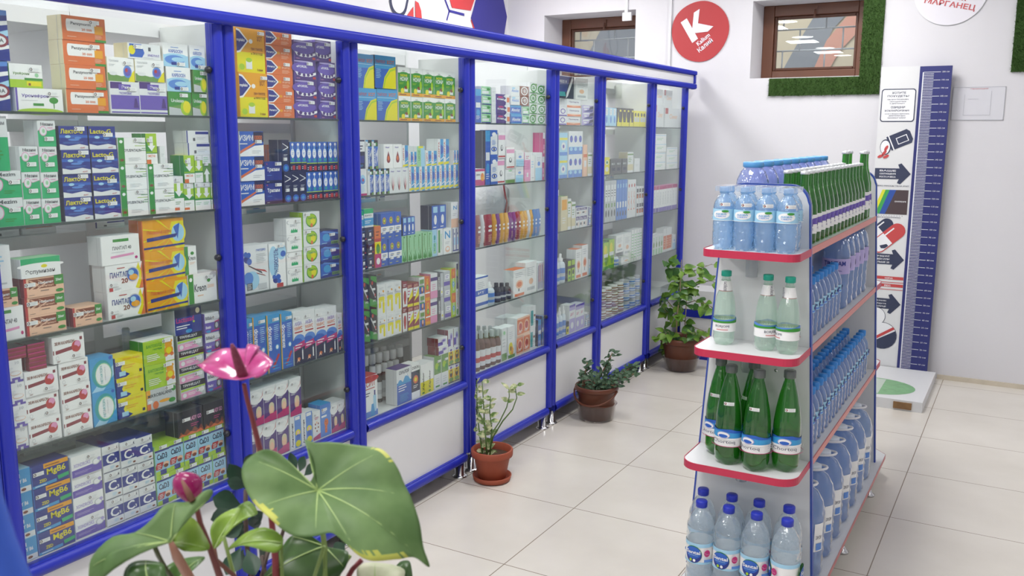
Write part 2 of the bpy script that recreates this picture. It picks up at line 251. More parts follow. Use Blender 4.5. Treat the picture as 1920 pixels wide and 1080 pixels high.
lactol|dark blue carton with yellow Latin heading|B|n|B|.5,.55|P:w,0,0,1,0,1,.16,.7,.24,.3,.16,0,.24 R:0,.5,1,.6,b E:.3,.52,.1,.06,C E:.65,.48,.12,.05,u T:.05,.68,.78,.2,y,Lacto-G L:.12,.26,.9,.34,u,2 T:.7,.05,.18,.06,r,oLAT
lactu|night-blue carton with moon|n|a|n||R:0,0,1,.65,B E:.86,.82,.08,.11,z T:.05,.46,.66,.2,p,Lactusad L:.05,.2,.6,.38,W,2 E:.5,.1,.12,.07,c E:.7,.42,.04,.04,l
ladygo|black carton with flames and pink lettering|k|k|d|.15,.58|P:x,0,0,.1,.2,.2,.08,.35,.26,.5,.1,.65,.28,.8,.12,.92,.3,1,.1,1,0 P:o,0,0,.15,.1,.3,.02,.5,.12,.7,.04,.9,.14,1,0 T:.5,.55,.44,.17,q,LADY_GO L:.5,.3,.85,.45,p,2
lblue|pale blue narrow carton|C|C|w||R:.2,.1,.8,.5,h E:.5,.7,.2,.1,t V:.3,.2,.3,.5,t,KRIS
leaf|white carton with dark palm leaf drawing|w|w|w||P:k,.45,.1,.1,.55,.5,.15 P:x,.46,.1,.25,.68,.55,.15 P:p,.48,.1,.5,.72,.6,.15 P:s,.5,.1,.75,.66,.62,.15 P:k,.5,.08,.9,.5,.6,.12 T:.2,.84,.5,.06,v,Huxol
lilac|lilac and white carton|e|w|w||R:0,.5,1,.8,w T:.15,.6,.6,.1,p,ДЕТ E:.5,.25,.25,.12,w R:0,.92,1,1,v
limeo|lime and orange carton|l|y|l||R:0,.6,1,1,o E:.5,.35,.3,.14,c E:.5,.8,.2,.1,Y V:.35,.1,.3,.5,W,DOLO
ltblue|pale blue carton with white panel|C|C|w||R:.2,.6,.8,.95,w E:.5,.35,.22,.2,u L:.2,.65,.8,.9,a,3
magn|light blue carton with white lower band|c|c|C|.15,.68|R:0,0,1,.24,w P:c,0,.22,1,.3,1,.9,0,.9 T:.08,.42,.76,.17,W,MAGNIY_B6 E:.7,.12,.1,.06,x L:.1,.3,.6,.36,C,1
magtall|magenta tall carton|p|p|q||R:0,.75,1,1,w R:.2,.3,.8,.5,q E:.5,.2,.2,.08,w
metaf|light blue carton with round teal emblem|c|c|c||P:C,0,.0,.5,0,1,.4,1,.7,.4,.3 E:.5,.5,.44,.42,t E:.55,.48,.36,.35,h E:.55,.48,.33,.32,W V:.4,.22,.12,.54,t,МЕТАФЛОРА V:.58,.3,.06,.4,a,симбио E:.88,.93,.07,.05,b
mezim|green carton with pink wave ring|g|w|w|.3,.22|P:w,0,.62,.25,.72,.6,.62,1,.7,1,1,0,1 P:q,0,.6,.25,.7,.6,.6,1,.68,1,.7,.6,.62,.25,.72,0,.62 E:.3,.6,.21,.19,q E:.3,.6,.18,.16,w E:.32,.6,.08,.08,h T:.18,.8,.7,.13,d,Мезим T:.55,.7,.3,.05,q,10000
mezimbig|wide green and white carton with pink ring|g|w|w|.55,.5|P:w,0,.7,.3,.8,.6,.62,1,.68,1,1,0,1 P:q,0,.68,.3,.78,.6,.6,1,.66,1,.68,.6,.62,.3,.8,0,.7 E:.2,.5,.19,.25,q E:.2,.5,.16,.21,w T:.22,.8,.6,.14,d,Mezim L:.4,.15,.8,.3,G,2
mezimtall|tall green carton with white head|g|w|w||P:w,0,.7,.4,.6,1,.68,1,1,0,1 T:.3,.84,.6,.08,d,Мезим E:.3,.6,.2,.1,q R:.4,.62,1,.68,w L:.3,.2,.8,.4,G,3
mgb6|blue carton with yellow bold lettering|B|u|B|.02,.55|P:Y,.32,.78,1,.8,1,1,.32,1 T:.4,.38,.52,.36,y,MgB6 T:.18,.2,.2,.14,y,ZED P:g,.7,.1,1,.16,1,.32,.68,.28 P:c,0,0,.65,.04,.65,.18,0,.12 L:.06,.04,.5,.12,W,1 L:.36,.84,.92,.94,x,1
mikro|grey carton with orange and green fruit|a|Y|a|.6,.84|R:0,.6,.12,1,Y R:0,0,.12,.3,o T:.03,.6,.82,.17,d,MIKROBALANS E:.28,.18,.1,.2,o E:.6,.3,.2,.08,Y E:.85,.22,.12,.12,G E:.92,.8,.08,.14,G E:.1,.4,.08,.08,w
mint|mint green carton with dark sprig|h|j|h||V:.25,.35,.2,.5,j,МИНОН R:.28,.5,.36,.9,G P:G,.1,.05,.3,.28,.5,.12,.7,.28,.9,.05,.5,0 P:G,.5,.3,.7,.45,.6,.2 E:.5,.93,.15,.03,G
navyb|navy carton with white curved line|n|n|n|.1,.35|E:.5,.12,.4,.12,b P:W,.1,.9,.9,.78,.9,.75,.1,.88 P:W,.9,.78,.1,.68,.1,.66,.9,.75 L:.2,.48,.8,.56,a,2 E:.5,.12,.2,.06,c
navyh|navy carton with small white tooth marks|n|k|n||R:.35,.35,.62,.6,W P:n,.42,.3,.55,.3,.5,.5 L:.2,.7,.8,.8,u,2 R:.1,.05,.6,.16,w E:.8,.2,.1,.06,r
navyline|white narrow carton with navy bands|w|w|w||R:.1,.1,.35,.95,B R:.45,.3,.9,.6,C E:.65,.75,.15,.05,B R:0,.05,1,.1,B
navystripe|white carton with navy stripe|w|w|w||R:.4,.7,1,.92,B R:.0,0,.05,1,B L:.45,.25,.9,.5,a,2 R:.28,.15,.38,.4,d
navyswoosh|grey-white carton with navy swoosh|e|a|w||P:B,.1,0,.9,0,1,.4,.5,.3 P:n,.6,.3,1,.5,1,.95,.7,.8 P:w,.1,.6,.7,.7,.6,.9,.1,.85 E:.3,.4,.15,.1,W
navyw|navy and white oral spray carton|n|w|w||R:0,.6,1,.95,w R:.1,.2,.9,.45,B L:.15,.65,.8,.85,n,2 L:.2,.05,.8,.15,c,2
nn|white carton with two pale blue letters|W|w|w||T:.15,.6,.7,.3,c,N E:.5,.18,.3,.12,s E:.5,.2,.2,.06,W L:.2,.38,.8,.5,a,2
noni|green carton with yellow heading and tea glass|G|w|W||R:0,.8,1,1,W R:.0,.76,1,.8,G E:.5,.76,.4,.08,G T:.2,.68,.55,.08,y,NONI T:.16,.52,.66,.15,W,НОНИ R:0,0,1,.12,Y L:.1,.4,.5,.48,l,2 R:.5,.15,.8,.3,w E:.65,.3,.15,.06,x E:.35,.18,.15,.1,y E:.8,.4,.1,.16,l L:.1,.02,.9,.1,x,1 L:.35,.86,.65,.9,d,1
olive|tall olive carton|j|z|j||R:.0,0,1,1,z R:.1,.6,.9,.9,Y L:.2,.2,.8,.4,w,3
omeg|blue carton with green flashes|B|n|n|.5,.62|P:b,0,.1,.6,.3,.4,.95,0,.9 E:.35,.55,.2,.25,c R:.6,.1,1,.3,j T:.64,.13,.3,.12,n,100 L:.1,.15,.5,.25,C,1 P:u,.1,.9,1,.7,1,.8,.2,1
omez|lime green carton with white down arrow|l|G|y|.1,.72|P:G,0,.4,0,.75,.6,.4 P:W,.35,.9,.65,.9,.65,.6,.85,.6,.5,.42,.15,.6,.35,.6 R:0,0,1,.34,W T:.1,.22,.7,.08,o,OMEZTAB R:0,0,.4,.14,o R:0,.34,1,.37,G
omezd|lime and white carton with long down arrow|l|G|w|.12,.85|R:0,.8,1,1,w P:G,0,.38,1,.38,1,.5,0,.6 P:W,.32,.85,.68,.85,.68,.58,.9,.58,.5,.42,.1,.58,.32,.58 R:0,0,1,.38,W L:.1,.2,.7,.3,j,2 R:0,.04,.5,.12,o
omezu|green and white carton with up arrow|j|G|w|.15,.62|R:0,.7,1,1,w P:W,.32,.0,.68,0,.68,.3,.9,.3,.5,.52,.1,.3,.32,.3 L:.15,.75,.85,.95,h,3
omezw|narrow white carton with green down arrow panel|l|G|w|.15,.85|P:W,.3,.85,.7,.85,.7,.6,.9,.6,.5,.44,.1,.6,.3,.6 R:0,0,1,.36,W R:0,.36,1,.42,G R:0,.82,1,1,w L:.1,.18,.85,.3,h,2
orng|orange carton with green emblem|o|Y|o||E:.5,.55,.28,.12,j E:.5,.55,.18,.08,l V:.3,.68,.35,.25,y,BETA R:0,0,1,.14,Y R:0,.3,1,.36,W
ornsm|small orange and white carton|o|o|o||R:.1,.55,.9,.9,w R:.1,.1,.9,.45,w L:.2,.2,.8,.8,d,5
orw|white and orange carton|w|w|w||R:0,.1,1,.68,o L:.2,.2,.8,.6,s,4
ovalb|white carton with blue oval emblem|w|w|w||R:0,0,1,.3,u E:.5,.66,.3,.15,b E:.5,.66,.16,.08,v E:.5,.22,.3,.08,C R:0,.3,1,.33,C
pale|plain pale carton with faint lettering|W|w|w||L:.2,.3,.8,.6,h,2 R:0,.8,1,.86,C
pant20|white carton with round stomach picture and orange edge|W|w|W|.06,.2|P:o,1,0,.86,.0,.97,.35,.93,.65,1,1 P:y,.88,0,.78,.05,.9,.4,.84,.8,.9,1,.97,.6,.96,.3 E:.72,.56,.19,.28,a E:.72,.56,.16,.24,b E:.74,.46,.12,.12,Y E:.68,.64,.08,.1,C T:.1,.52,.5,.2,B,ПАНТАП T:.4,.28,.18,.18,x,20 R:.06,.03,.16,.16,r L:.2,.05,.4,.14,a,2 L:.3,.82,.6,.9,r,1
pant40|white carton with green heading and magenta line|W|w|w||R:.3,.78,.72,.88,G T:.28,.5,.5,.13,d,ПАНТАП_40 P:q,.22,.22,.84,.28,.84,.36,.22,.3 E:.9,.18,.04,.05,p L:.25,.4,.75,.45,a,1
panz|orange carton with white rounded panel|o|z|o|.62,.72|R:.12,.36,.76,.86,W E:.12,.61,.03,.25,W E:.76,.61,.03,.25,W T:.2,.6,.46,.16,d,Panzynorm T:.44,.42,.24,.1,o,20_000 R:.74,.32,.94,.66,Y L:.74,.12,.92,.3,s,3 R:.74,0,1,.1,G L:.1,.12,.4,.18,s,1
peach|white and peach carton|W|w|w||R:0,0,1,.35,s T:.3,.7,.5,.16,c,N L:.2,.45,.8,.58,a,2
pforte|violet carton with pale berry rings|V|v|V|.56,.76|E:.4,.6,.55,.3,v T:.08,.62,.5,.12,W,eFORSIL P:W,0,.42,.1,.24,.3,.17,.7,.17,1,.3,1,.42,.7,.32,.3,.32,.1,.4 E:.2,.3,.08,.09,V E:.42,.25,.07,.08,V E:.62,.26,.07,.08,V E:.8,.32,.06,.07,V R:.84,.06,.98,.18,r L:.05,.05,.3,.1,q,1 E:.4,.93,.45,.04,e
pink40|white carton with magenta line and dot|W|w|w||R:.35,.82,.65,.92,G T:.3,.5,.5,.14,d,PANTAP_40 P:q,.25,.24,.85,.3,.85,.38,.25,.32 E:.92,.16,.04,.06,p
pinkdots|pink and white carton with dot flower|w|w|w|.15,.82|P:p,0,0,1,0,1,.2,0,.1 E:.5,.6,.1,.04,s E:.3,.42,.08,.035,x E:.7,.42,.08,.035,x E:.5,.3,.08,.035,x E:.3,.55,.08,.035,m E:.7,.55,.08,.035,m L:.2,.7,.8,.8,p,2
pinkor|white and magenta carton with orange spray|w|p|w||R:0,0,1,.35,p R:0,.85,1,1,p E:.75,.5,.2,.25,Y E:.7,.6,.1,.12,o T:.1,.6,.4,.1,d,DEAN
pinktall|tall pink carton with white head|q|q|w||R:0,.75,1,1,w R:0,.1,1,.7,q L:.2,.78,.8,.9,p,2 R:.35,.15,.65,.3,w
pinkw|white and pink carton with violet band|w|q|w||R:0,.7,1,.84,V R:0,0,1,.3,q L:.2,.35,.8,.6,q,3
plain|plain white carton|w|w|w||L:.2,.4,.8,.6,a,2
plaintall|tall plain white carton|W|w|w||L:.2,.5,.8,.8,C,3 R:.3,.1,.8,.14,a
prop|white carton with violet lettering and orange base|w|w|w||R:0,0,1,.3,s P:o,0,0,1,.05,1,.25,.5,.12,0,.25 T:.15,.55,.7,.2,V,Проперти
purplegrid|white carton with violet brick pattern|W|w|w|.3,.55|R:0,0,1,.22,v R:.1,.1,.2,.22,w R:.3,0,.4,.12,w R:.5,.1,.6,.22,w R:.7,0,.8,.12,w R:.9,.1,1,.22,w T:.0,.45,.3,.2,n,MZD T:.75,.8,.15,.12,a,10 E:.75,.4,.2,.1,s E:.75,.41,.18,.08,W
purpw|white and violet carton|w|m|w||R:0,.1,.5,.5,v E:.6,.6,.25,.2,e E:.6,.6,.12,.1,v
purpzig|violet carton with zigzag edge|V|v|V||P:w,.7,0,1,0,1,1,.7,1,.55,.8,.75,.6,.55,.4,.75,.2 P:o,.8,.2,1,.2,1,.7,.8,.7 T:.05,.4,.5,.2,W,Клин E:.3,.7,.2,.1,p
redpat|white carton with terracotta pattern|s|w|w||R:0,.1,1,.9,o E:.5,.5,.35,.3,s E:.5,.5,.25,.2,r L:.15,.15,.85,.3,w,2
redrop|white carton with dark red drop|W|w|w||P:m,.5,.72,.68,.45,.5,.35,.32,.45 E:.5,.36,.2,.14,m E:.5,.42,.1,.1,o T:.2,.84,.4,.07,v,Huxol
redsil|white carton with dark red heading|W|w|r||T:.02,.74,.78,.14,r,КСИЛ R:0,.68,.8,.7,r R:0,.0,1,.14,u R:.68,.1,.9,.5,C R:.74,.5,.84,.62,B P:c,.45,0,.55,.3,.7,.3,.8,0 L:.05,.5,.5,.62,n,2 E:.5,.92,.6,.08,r
relp|peach carton with red chevrons|s|m|f|.02,.55|P:x,.12,.4,.8,.4,.8,.9,.12,.9 P:s,.12,.4,.3,.62,.12,.85,.18,.85,.38,.62,.2,.4 P:s,.3,.4,.5,.62,.34,.85,.36,.85,.56,.62,.36,.4 R:0,0,.06,1,r R:.76,.5,1,1,G T:.8,.68,.16,.14,W,20мг T:.36,.62,.38,.14,W,Небилет T:.34,.46,.4,.12,s,Нейпилент E:.88,.18,.1,.09,G L:.4,.24,.7,.32,d,1 L:.1,.08,.3,.13,d,1
simet|white carton with grey swirl and green grass|W|w|w|.5,.74|E:.12,.78,.1,.12,a E:.16,.78,.08,.09,W T:.22,.5,.5,.17,a,SIMET R:.28,.14,.72,.28,g P:g,.28,.26,.34,.38,.4,.26,.46,.4,.52,.26,.58,.4,.64,.26,.7,.36,.72,.26
slim|slender blue and white tube carton|c|w|w||R:.0,0,.45,1,w V:.1,.3,.22,.6,r,ASEPTA P:b,.5,.4,1,.5,1,.7,.5,.8 P:y,.05,.02,.95,.06,.95,.16,.05,.12 P:W,.5,.2,1,.3,1,.34,.5,.24
slimbl|slender blue carton|u|u|c||R:.2,.3,.8,.45,w E:.5,.15,.25,.07,d R:.3,.8,.7,.9,C
slimg|slender grey and blue tube carton|h|w|w||R:.5,0,1,1,C V:.15,.3,.25,.5,j,LECHE R:.2,.9,.8,1,y
slimgr|slender grey carton|a|a|w||R:.15,.5,.85,.9,w E:.5,.2,.25,.09,d R:.3,.35,.7,.45,j L:.25,.6,.8,.8,d,3
slimor|slender white carton with brown label|w|w|w||R:.1,.2,.9,.5,x E:.5,.3,.2,.12,o R:.1,.6,.9,.85,d
slimwh|slender white carton|w|w|w||V:.3,.2,.3,.5,o,LAC E:.5,.85,.2,.05,r
small_pv|white carton with violet face drawing|w|v|w||E:.55,.55,.3,.3,v E:.55,.55,.2,.2,w R:0,0,1,.15,v
spacebx|dark blue carton with orange glow|n|n|W||R:0,0,1,.2,W R:0,.8,1,1,W E:.5,.55,.3,.12,o E:.5,.55,.15,.06,y L:.2,.3,.8,.4,W,2 T:.1,.86,.8,.08,d,DEKRI
starb|small blue carton with pale figure|b|n|n||E:.5,.4,.2,.2,W R:.2,.7,.8,.95,C L:.2,.05,.8,.15,W,1
stripeb|narrow white carton with orange and navy stripes|w|w|w||R:.1,.05,.4,.9,B R:.55,.3,.8,.95,o V:.55,.05,.3,.25,d,WAHR
sun|bright blue carton with gold sun medal|b|b|b|.1,.22|R:0,.28,1,.5,W R:0,.5,1,1,b E:.5,.72,.26,.13,Y E:.5,.72,.2,.1,j E:.5,.72,.1,.05,y E:.5,.4,.3,.05,z L:.1,.06,.6,.12,y,1 L:.2,.32,.8,.46,u,2
tealst|white carton with teal stripe|w|w|w||R:0,.1,.5,.8,t R:.6,.5,.95,.6,x L:.55,.1,.95,.4,a,3
tealw|white and teal carton|w|t|h||R:0,.75,1,1,g R:0,.1,1,.5,c L:.1,.2,.8,.4,W,2 T:.1,.6,.7,.08,d,БИО
tricol|small carton in orange, green and magenta blocks|o|o|y||R:0,0,1,.33,p R:0,.33,1,.62,y E:.5,.45,.3,.12,G R:0,.62,1,.7,r E:.5,.15,.3,.08,W L:.2,.75,.8,.9,x,2
trim|grey and pink carton with black heading band|a|a|k|.6,.3|R:0,.66,1,1,k T:.08,.74,.72,.19,w,ТРИМЕДАТ P:l,0,.5,1,.58,1,.66,0,.62 P:q,0,.02,.85,.06,.85,.46,0,.42 E:.14,.24,.08,.14,w E:.85,.36,.12,.24,a E:.85,.36,.08,.16,w L:.28,.2,.7,.38,W,2
triz|deep blue carton with white lettering|B|B|B|.55,.82|T:.12,.5,.74,.24,W,Тризим L:.12,.34,.5,.4,u,1 R:0,0,1,.12,n L:.08,.04,.3,.08,W,1 E:.12,.9,.03,.03,r
tyl|blue carton with yellow lemon wedge|b|n|b||P:c,0,.6,1,.6,1,1,0,1 P:y,.35,0,.45,.35,.7,.62,1,.7,1,0 P:l,.38,0,.48,.33,.72,.58,1,.65,1,.6,.74,.53,.52,.3,.42,0 T:.03,.76,.45,.12,r,ТАЙЛОЛ T:.55,.76,.38,.11,o,ХОТ L:.05,.3,.3,.6,C,6 R:0,.7,.9,.72,C
urogreen|white carton with green and yellow meadow|W|G|w|.6,.7|R:0,0,1,.38,l R:0,.34,.5,.5,w R:.44,.32,1,.42,G R:.5,.08,.95,.28,y T:.1,.52,.5,.14,j,Урофронн E:.82,.55,.06,.09,h R:.55,.1,.62,.2,x
urol|green carton with yellow kidney shape|j|j|h|.5,.78|P:G,0,.35,1,.55,1,1,0,1 P:a,0,0,.7,0,.5,.28,0,.35 E:.72,.32,.22,.32,l E:.78,.36,.17,.26,y T:.1,.55,.55,.15,w,Urolesan
uroliza|white carton with green hill and blue dots|W|z|w|.55,.7|P:j,0,0,1,0,1,.3,.5,.22,0,.35 P:y,.75,0,1,0,1,.5,.85,.3 E:.74,.42,.16,.26,u E:.74,.42,.12,.18,v E:.7,.48,.05,.08,r T:.06,.78,.36,.12,a,Уролиза E:.2,.32,.15,.08,w L:.06,.62,.3,.72,a,2
urowhite|white carton with violet edge and green tulip|W|w|w|.66,.7|R:0,0,.04,1,v E:.8,.5,.1,.14,G R:.79,.15,.81,.5,G E:.5,.0,.5,.15,l T:.12,.58,.58,.17,v,Уронефрон R:.35,.25,.58,.36,G L:.1,.46,.6,.5,a,1
wave|tall white carton with blue brush strokes|B|b|B||P:W,0,.1,1,.25,1,.32,0,.2 P:C,0,.35,1,.5,1,.62,0,.42 P:W,0,.6,1,.72,1,.8,0,.7 P:u,0,.85,1,.9,1,1,0,.95 E:.7,.4,.3,.14,m E:.7,.4,.22,.09,w T:.55,.36,.3,.08,d,OA
whblue|white carton with pale blue lower half|w|w|w||R:0,0,1,.45,C E:.5,.6,.2,.08,u L:.2,.7,.8,.85,a,2
whblueb|white carton with royal blue bands|W|w|w||R:0,.4,1,.58,b R:0,.08,1,.18,b R:0,.95,1,1,b L:.15,.62,.8,.85,a,4 T:.2,.45,.5,.08,W,ИТ
whdoc|white carton with grey print|W|w|w||L:.15,.55,.85,.85,a,5 R:.15,.1,.85,.2,a E:.5,.38,.2,.1,s
whgreen|white carton with green base band|w|w|w||R:0,0,1,.22,j L:.15,.4,.8,.7,a,3 E:.5,.85,.2,.06,h
whline|tall white carton with thin grey lines|W|w|w||L:.1,.1,.9,.9,h,9 R:.8,0,.9,1,a
whmag|slender white carton with magenta head|W|w|q||R:0,.86,1,1,p R:0,.0,1,.16,v V:.35,.25,.3,.5,a,GEN
whor|white carton with orange round stamp|W|w|o||E:.5,.45,.3,.16,s E:.5,.45,.2,.1,o L:.15,.7,.85,.9,a,3 R:.1,.02,.9,.12,o R:.4,.2,.5,.3,d
whpink|white carton with red heading band|W|w|r||R:0,.72,1,.9,q E:.5,.4,.18,.12,d E:.52,.42,.1,.08,W R:0,.04,1,.1,r
xon|white and violet carton with grey rings|W|w|w|.5,.72|P:v,0,0,1,0,1,.42,0,.34 E:.82,.46,.14,.16,a E:.82,.46,.1,.12,W E:.92,.56,.06,.08,e T:.06,.46,.56,.17,e,XONDROKS L:.08,.12,.7,.24,e,2
yelblue|yellow carton with blue curve and white patch|y|B|y|.02,.62|P:B,0,0,.35,0,.5,.1,.4,.2,.22,.3,.18,.45,.25,.62,.15,.78,0,.8 R:.12,.08,.35,.3,C R:.85,.1,.95,.24,n T:.28,.78,.6,.14,Y,РЕЛАКС_Форте L:.28,.4,.75,.6,Y,2
yelgr2|yellow-green carton with white rings|y|j|l||E:.5,.3,.3,.14,w E:.5,.7,.3,.14,w E:.5,.7,.2,.08,G
yelgrn|black and lime bottle carton|l|k|k||R:0,.6,1,.75,k E:.5,.4,.3,.12,k R:.2,.1,.8,.2,G
yelpk|small yellow carton with grey label|y|y|y||R:.1,.3,.9,.6,a E:.5,.75,.3,.12,k
yelsm|small yellow and black carton|y|k|k||R:0,.6,1,1,k E:.5,.3,.25,.15,k
zefa|white carton with dark red flower bar|W|w|w|.55,.1|P:m,.08,.34,.78,.44,.78,.58,.08,.48 E:.74,.52,.15,.22,r E:.78,.6,.1,.13,q E:.7,.44,.1,.12,r R:.86,.74,.94,.86,m R:.0,.34,.03,.5,m T:.06,.68,.62,.13,x,ЗЕФАКАРБОН E:.12,.2,.05,.08,a E:.12,.2,.04,.065,W L:.1,.04,.22,.1,x,2
zip|white carton with yellow lower half|W|w|w||R:0,0,1,.42,y V:.3,.12,.32,.62,k,Zipelor E:.4,.06,.2,.03,G
'''
D={}
for ln in DS.strip().split('\n'):
    k,desc,base,side,top,stk,els=ln.split('|')
    D[k]=(desc,base,side,top,[float(x) for x in stk.split(',')] if stk else None,els)
_bm={}
def carton_mesh(k):
    """unit carton: depth 0..-1 (x), width 0..1 (y), height 0..1 (z); print on the +x face"""
    if k in _bm: return _bm[k]
    desc,base,side,top,stk,els=D[k]; mb=MB(); c=.012
    # body with slightly chamfered vertical corners
    ring=[(0,c),(0,1-c),(-c*2,1),(-1+c*2,1),(-1,1-c),(-1,c),(-1+c*2,0),(-c*2,0)]
    vs=[(x,y,0) for x,y in ring]+[(x,y,1) for x,y in ring]
    mb.add(vs,[(0,1,9,8)],pm(base)); mb.add(vs,[(i,(i+1)%8,(i+1)%8+8,i+8) for i in range(1,8)],pm(side))
    mb.add(vs,[tuple(range(8,16))],pm(top)); mb.add(vs,[tuple(range(7,-1,-1))],pm(top))
    prints(mb,parse(els),lambda x,y,z:(z,c+x*(1-2*c),y),.0015)
    # seam of the end flap
    mb.add([(-.3,-.004,.0),(-.28,-.004,.0),(-.28,-.004,1),(-.3,-.004,1)],[(0,1,2,3)],pm('a'))
    me=mb.mesh('carton'); _bm[k]=me; return me
def _stk():
    mb=MB(); mb.add([(0,0,0),(0,1,0),(0,1,1),(0,0,1)],[(0,1,2,3)],pm('W'))
    prints(mb,parse('E:.16,.5,.13,.4,k E:.16,.5,.07,.24,W R:.14,.44,.26,.58,x L:.36,.15,.95,.85,a,3'),lambda x,y,z:(z,x,y),.004)
    return mb.mesh('price_sticker')
STK=_stk()
# small round goods
def jar_meshes(kind):
    P={'jarb':('x','W','s',1.0),'jarw':('w','a','u',1.0)}
    prof=dict(
     jar=([(.0,0),(.46,.0),(.5,.05),(.5,.62),(.42,.68),(.42,.7)],[(.46,.68),(.47,.7),(.47,.96),(.45,1),(0,1)],[(.503,.12),(.503,.55)]),
     bottle=([(0,0),(.46,0),(.5,.03),(.5,.62),(.42,.72),(.2,.8),(.18,.84)],[(.21,.8),(.24,.81),(.24,.98),(.2,1),(0,1)],[(.503,.1),(.503,.52)]),
     spray=([(0,0),(.46,0),(.5,.03),(.5,.6),(.4,.7),(.2,.74),(.18,.78)],[(.26,.74),(.26,.84),(.14,.86),(.12,.99),(0,1)],[(.503,.1),(.503,.52)]),
     capb=([(0,0),(.46,0),(.5,.03),(.5,.66),(.42,.76),(.3,.8)],[(.4,.78),(.44,.79),(.44,.98),(.4,1),(0,1)],[(.503,.1),(.503,.55)]),
     rounded=([(0,0),(.46,0),(.5,.06),(.5,.45),(.4,.62),(.16,.7)],[(.16,.68),(.18,.7),(.16,.98),(.12,1),(0,1)],[(.503,.1),(.503,.3)]))
    s={'jarb':'jar','jarw':'jar','spray':'spray','darkb':'bottle','amberb':'bottle','capb':'capb','rounded':'rounded'}[kind]
    bc={'jarb':'#8A4A30','jarw':'#C9CFD8','spray':'#DDE6EE','darkb':'#2C2A30','amberb':'#6A4636','capb':'#3C3430','rounded':'#D6DADC'}[kind]
    cc={'jarb':'W','jarw':'a','spray':'W','darkb':'k','amberb':'a','capb':'W','rounded':'a'}[kind]
    lc={'jarb':'w','jarw':'u','spray':'u','darkb':'n','amberb':'w','capb':'w','rounded':'w'}[kind]
    a=MB(); a.lathe(prof[s][0],mat('goods_'+kind,bc,.2),16); b=MB(); b.lathe(prof[s][1],pm(cc),16); c=MB(); c.lathe(prof[s][2],pm(lc),16)
    c.lathe([(.506,.22),(.506,.34)],pm({'jarb':'m','jarw':'w','amberb':'r'}.get(kind,'a')),16)
    return a.mesh('bottle_body'),b.mesh('cap'),c.mesh('paper_label')
GD={'jarb':('brown ointment jar with white lid','jar'),'jarw':('pale ointment jar with grey lid','jar'),'spray':('small white spray bottle with blue label','spray bottle'),
 'darkb':('small black dropper bottle','bottle'),'amberb':('small brown pale-capped bottle','bottle'),'capb':('dark white-capped syrup bottle','bottle'),'rounded':('round translucent rinse bottle','bottle')}
PC={'pmaroon':('brownish','#9A5A58'),'pwhite':('white','#D9DCE2'),'pred':('dark red','#A02838'),'pyellow':('golden yellow','#E2A92E'),'ppurple':('violet','#7E3C90'),'pblue':('blue','#5A8CD0')}
def pouch_mesh(k):
    mb=MB(); m=mat('foil_'+k,PC[k][1],.28,coat=.4,bump=.25,bscale=3); n=10
    vs=[];fs=[]
    for j in range(9):
        z=j/8
        t=.15 if j in(0,8) else (.6 if j in (1,7) else 1)
        for i in range(n):
            q=2*math.pi*i/n; vs.append((-.5+.5*t*math.cos(q),.5+.46*(1 if t>.3 else .98)*math.sin(q),z))
    for j in range(8):
        for i in range(n): fs.append((j*n+i,j*n+(i+1)%n,(j+1)*n+(i+1)%n,(j+1)*n+i))
    mb.add(vs,fs,m,True)
    prints(mb,parse('R:.3,.45,.7,.52,W E:.5,.62,.2,.04,W L:.3,.12,.7,.36,s,5'),lambda x,y,z:(.004+z,x,y),.004)
    return mb.mesh('pouch')
SHN=['bottom shelf','fourth shelf','third shelf','second shelf','top shelf']
BYN=['nearest bay','second bay','third bay','middle bay','fifth bay','sixth bay','farthest bay']
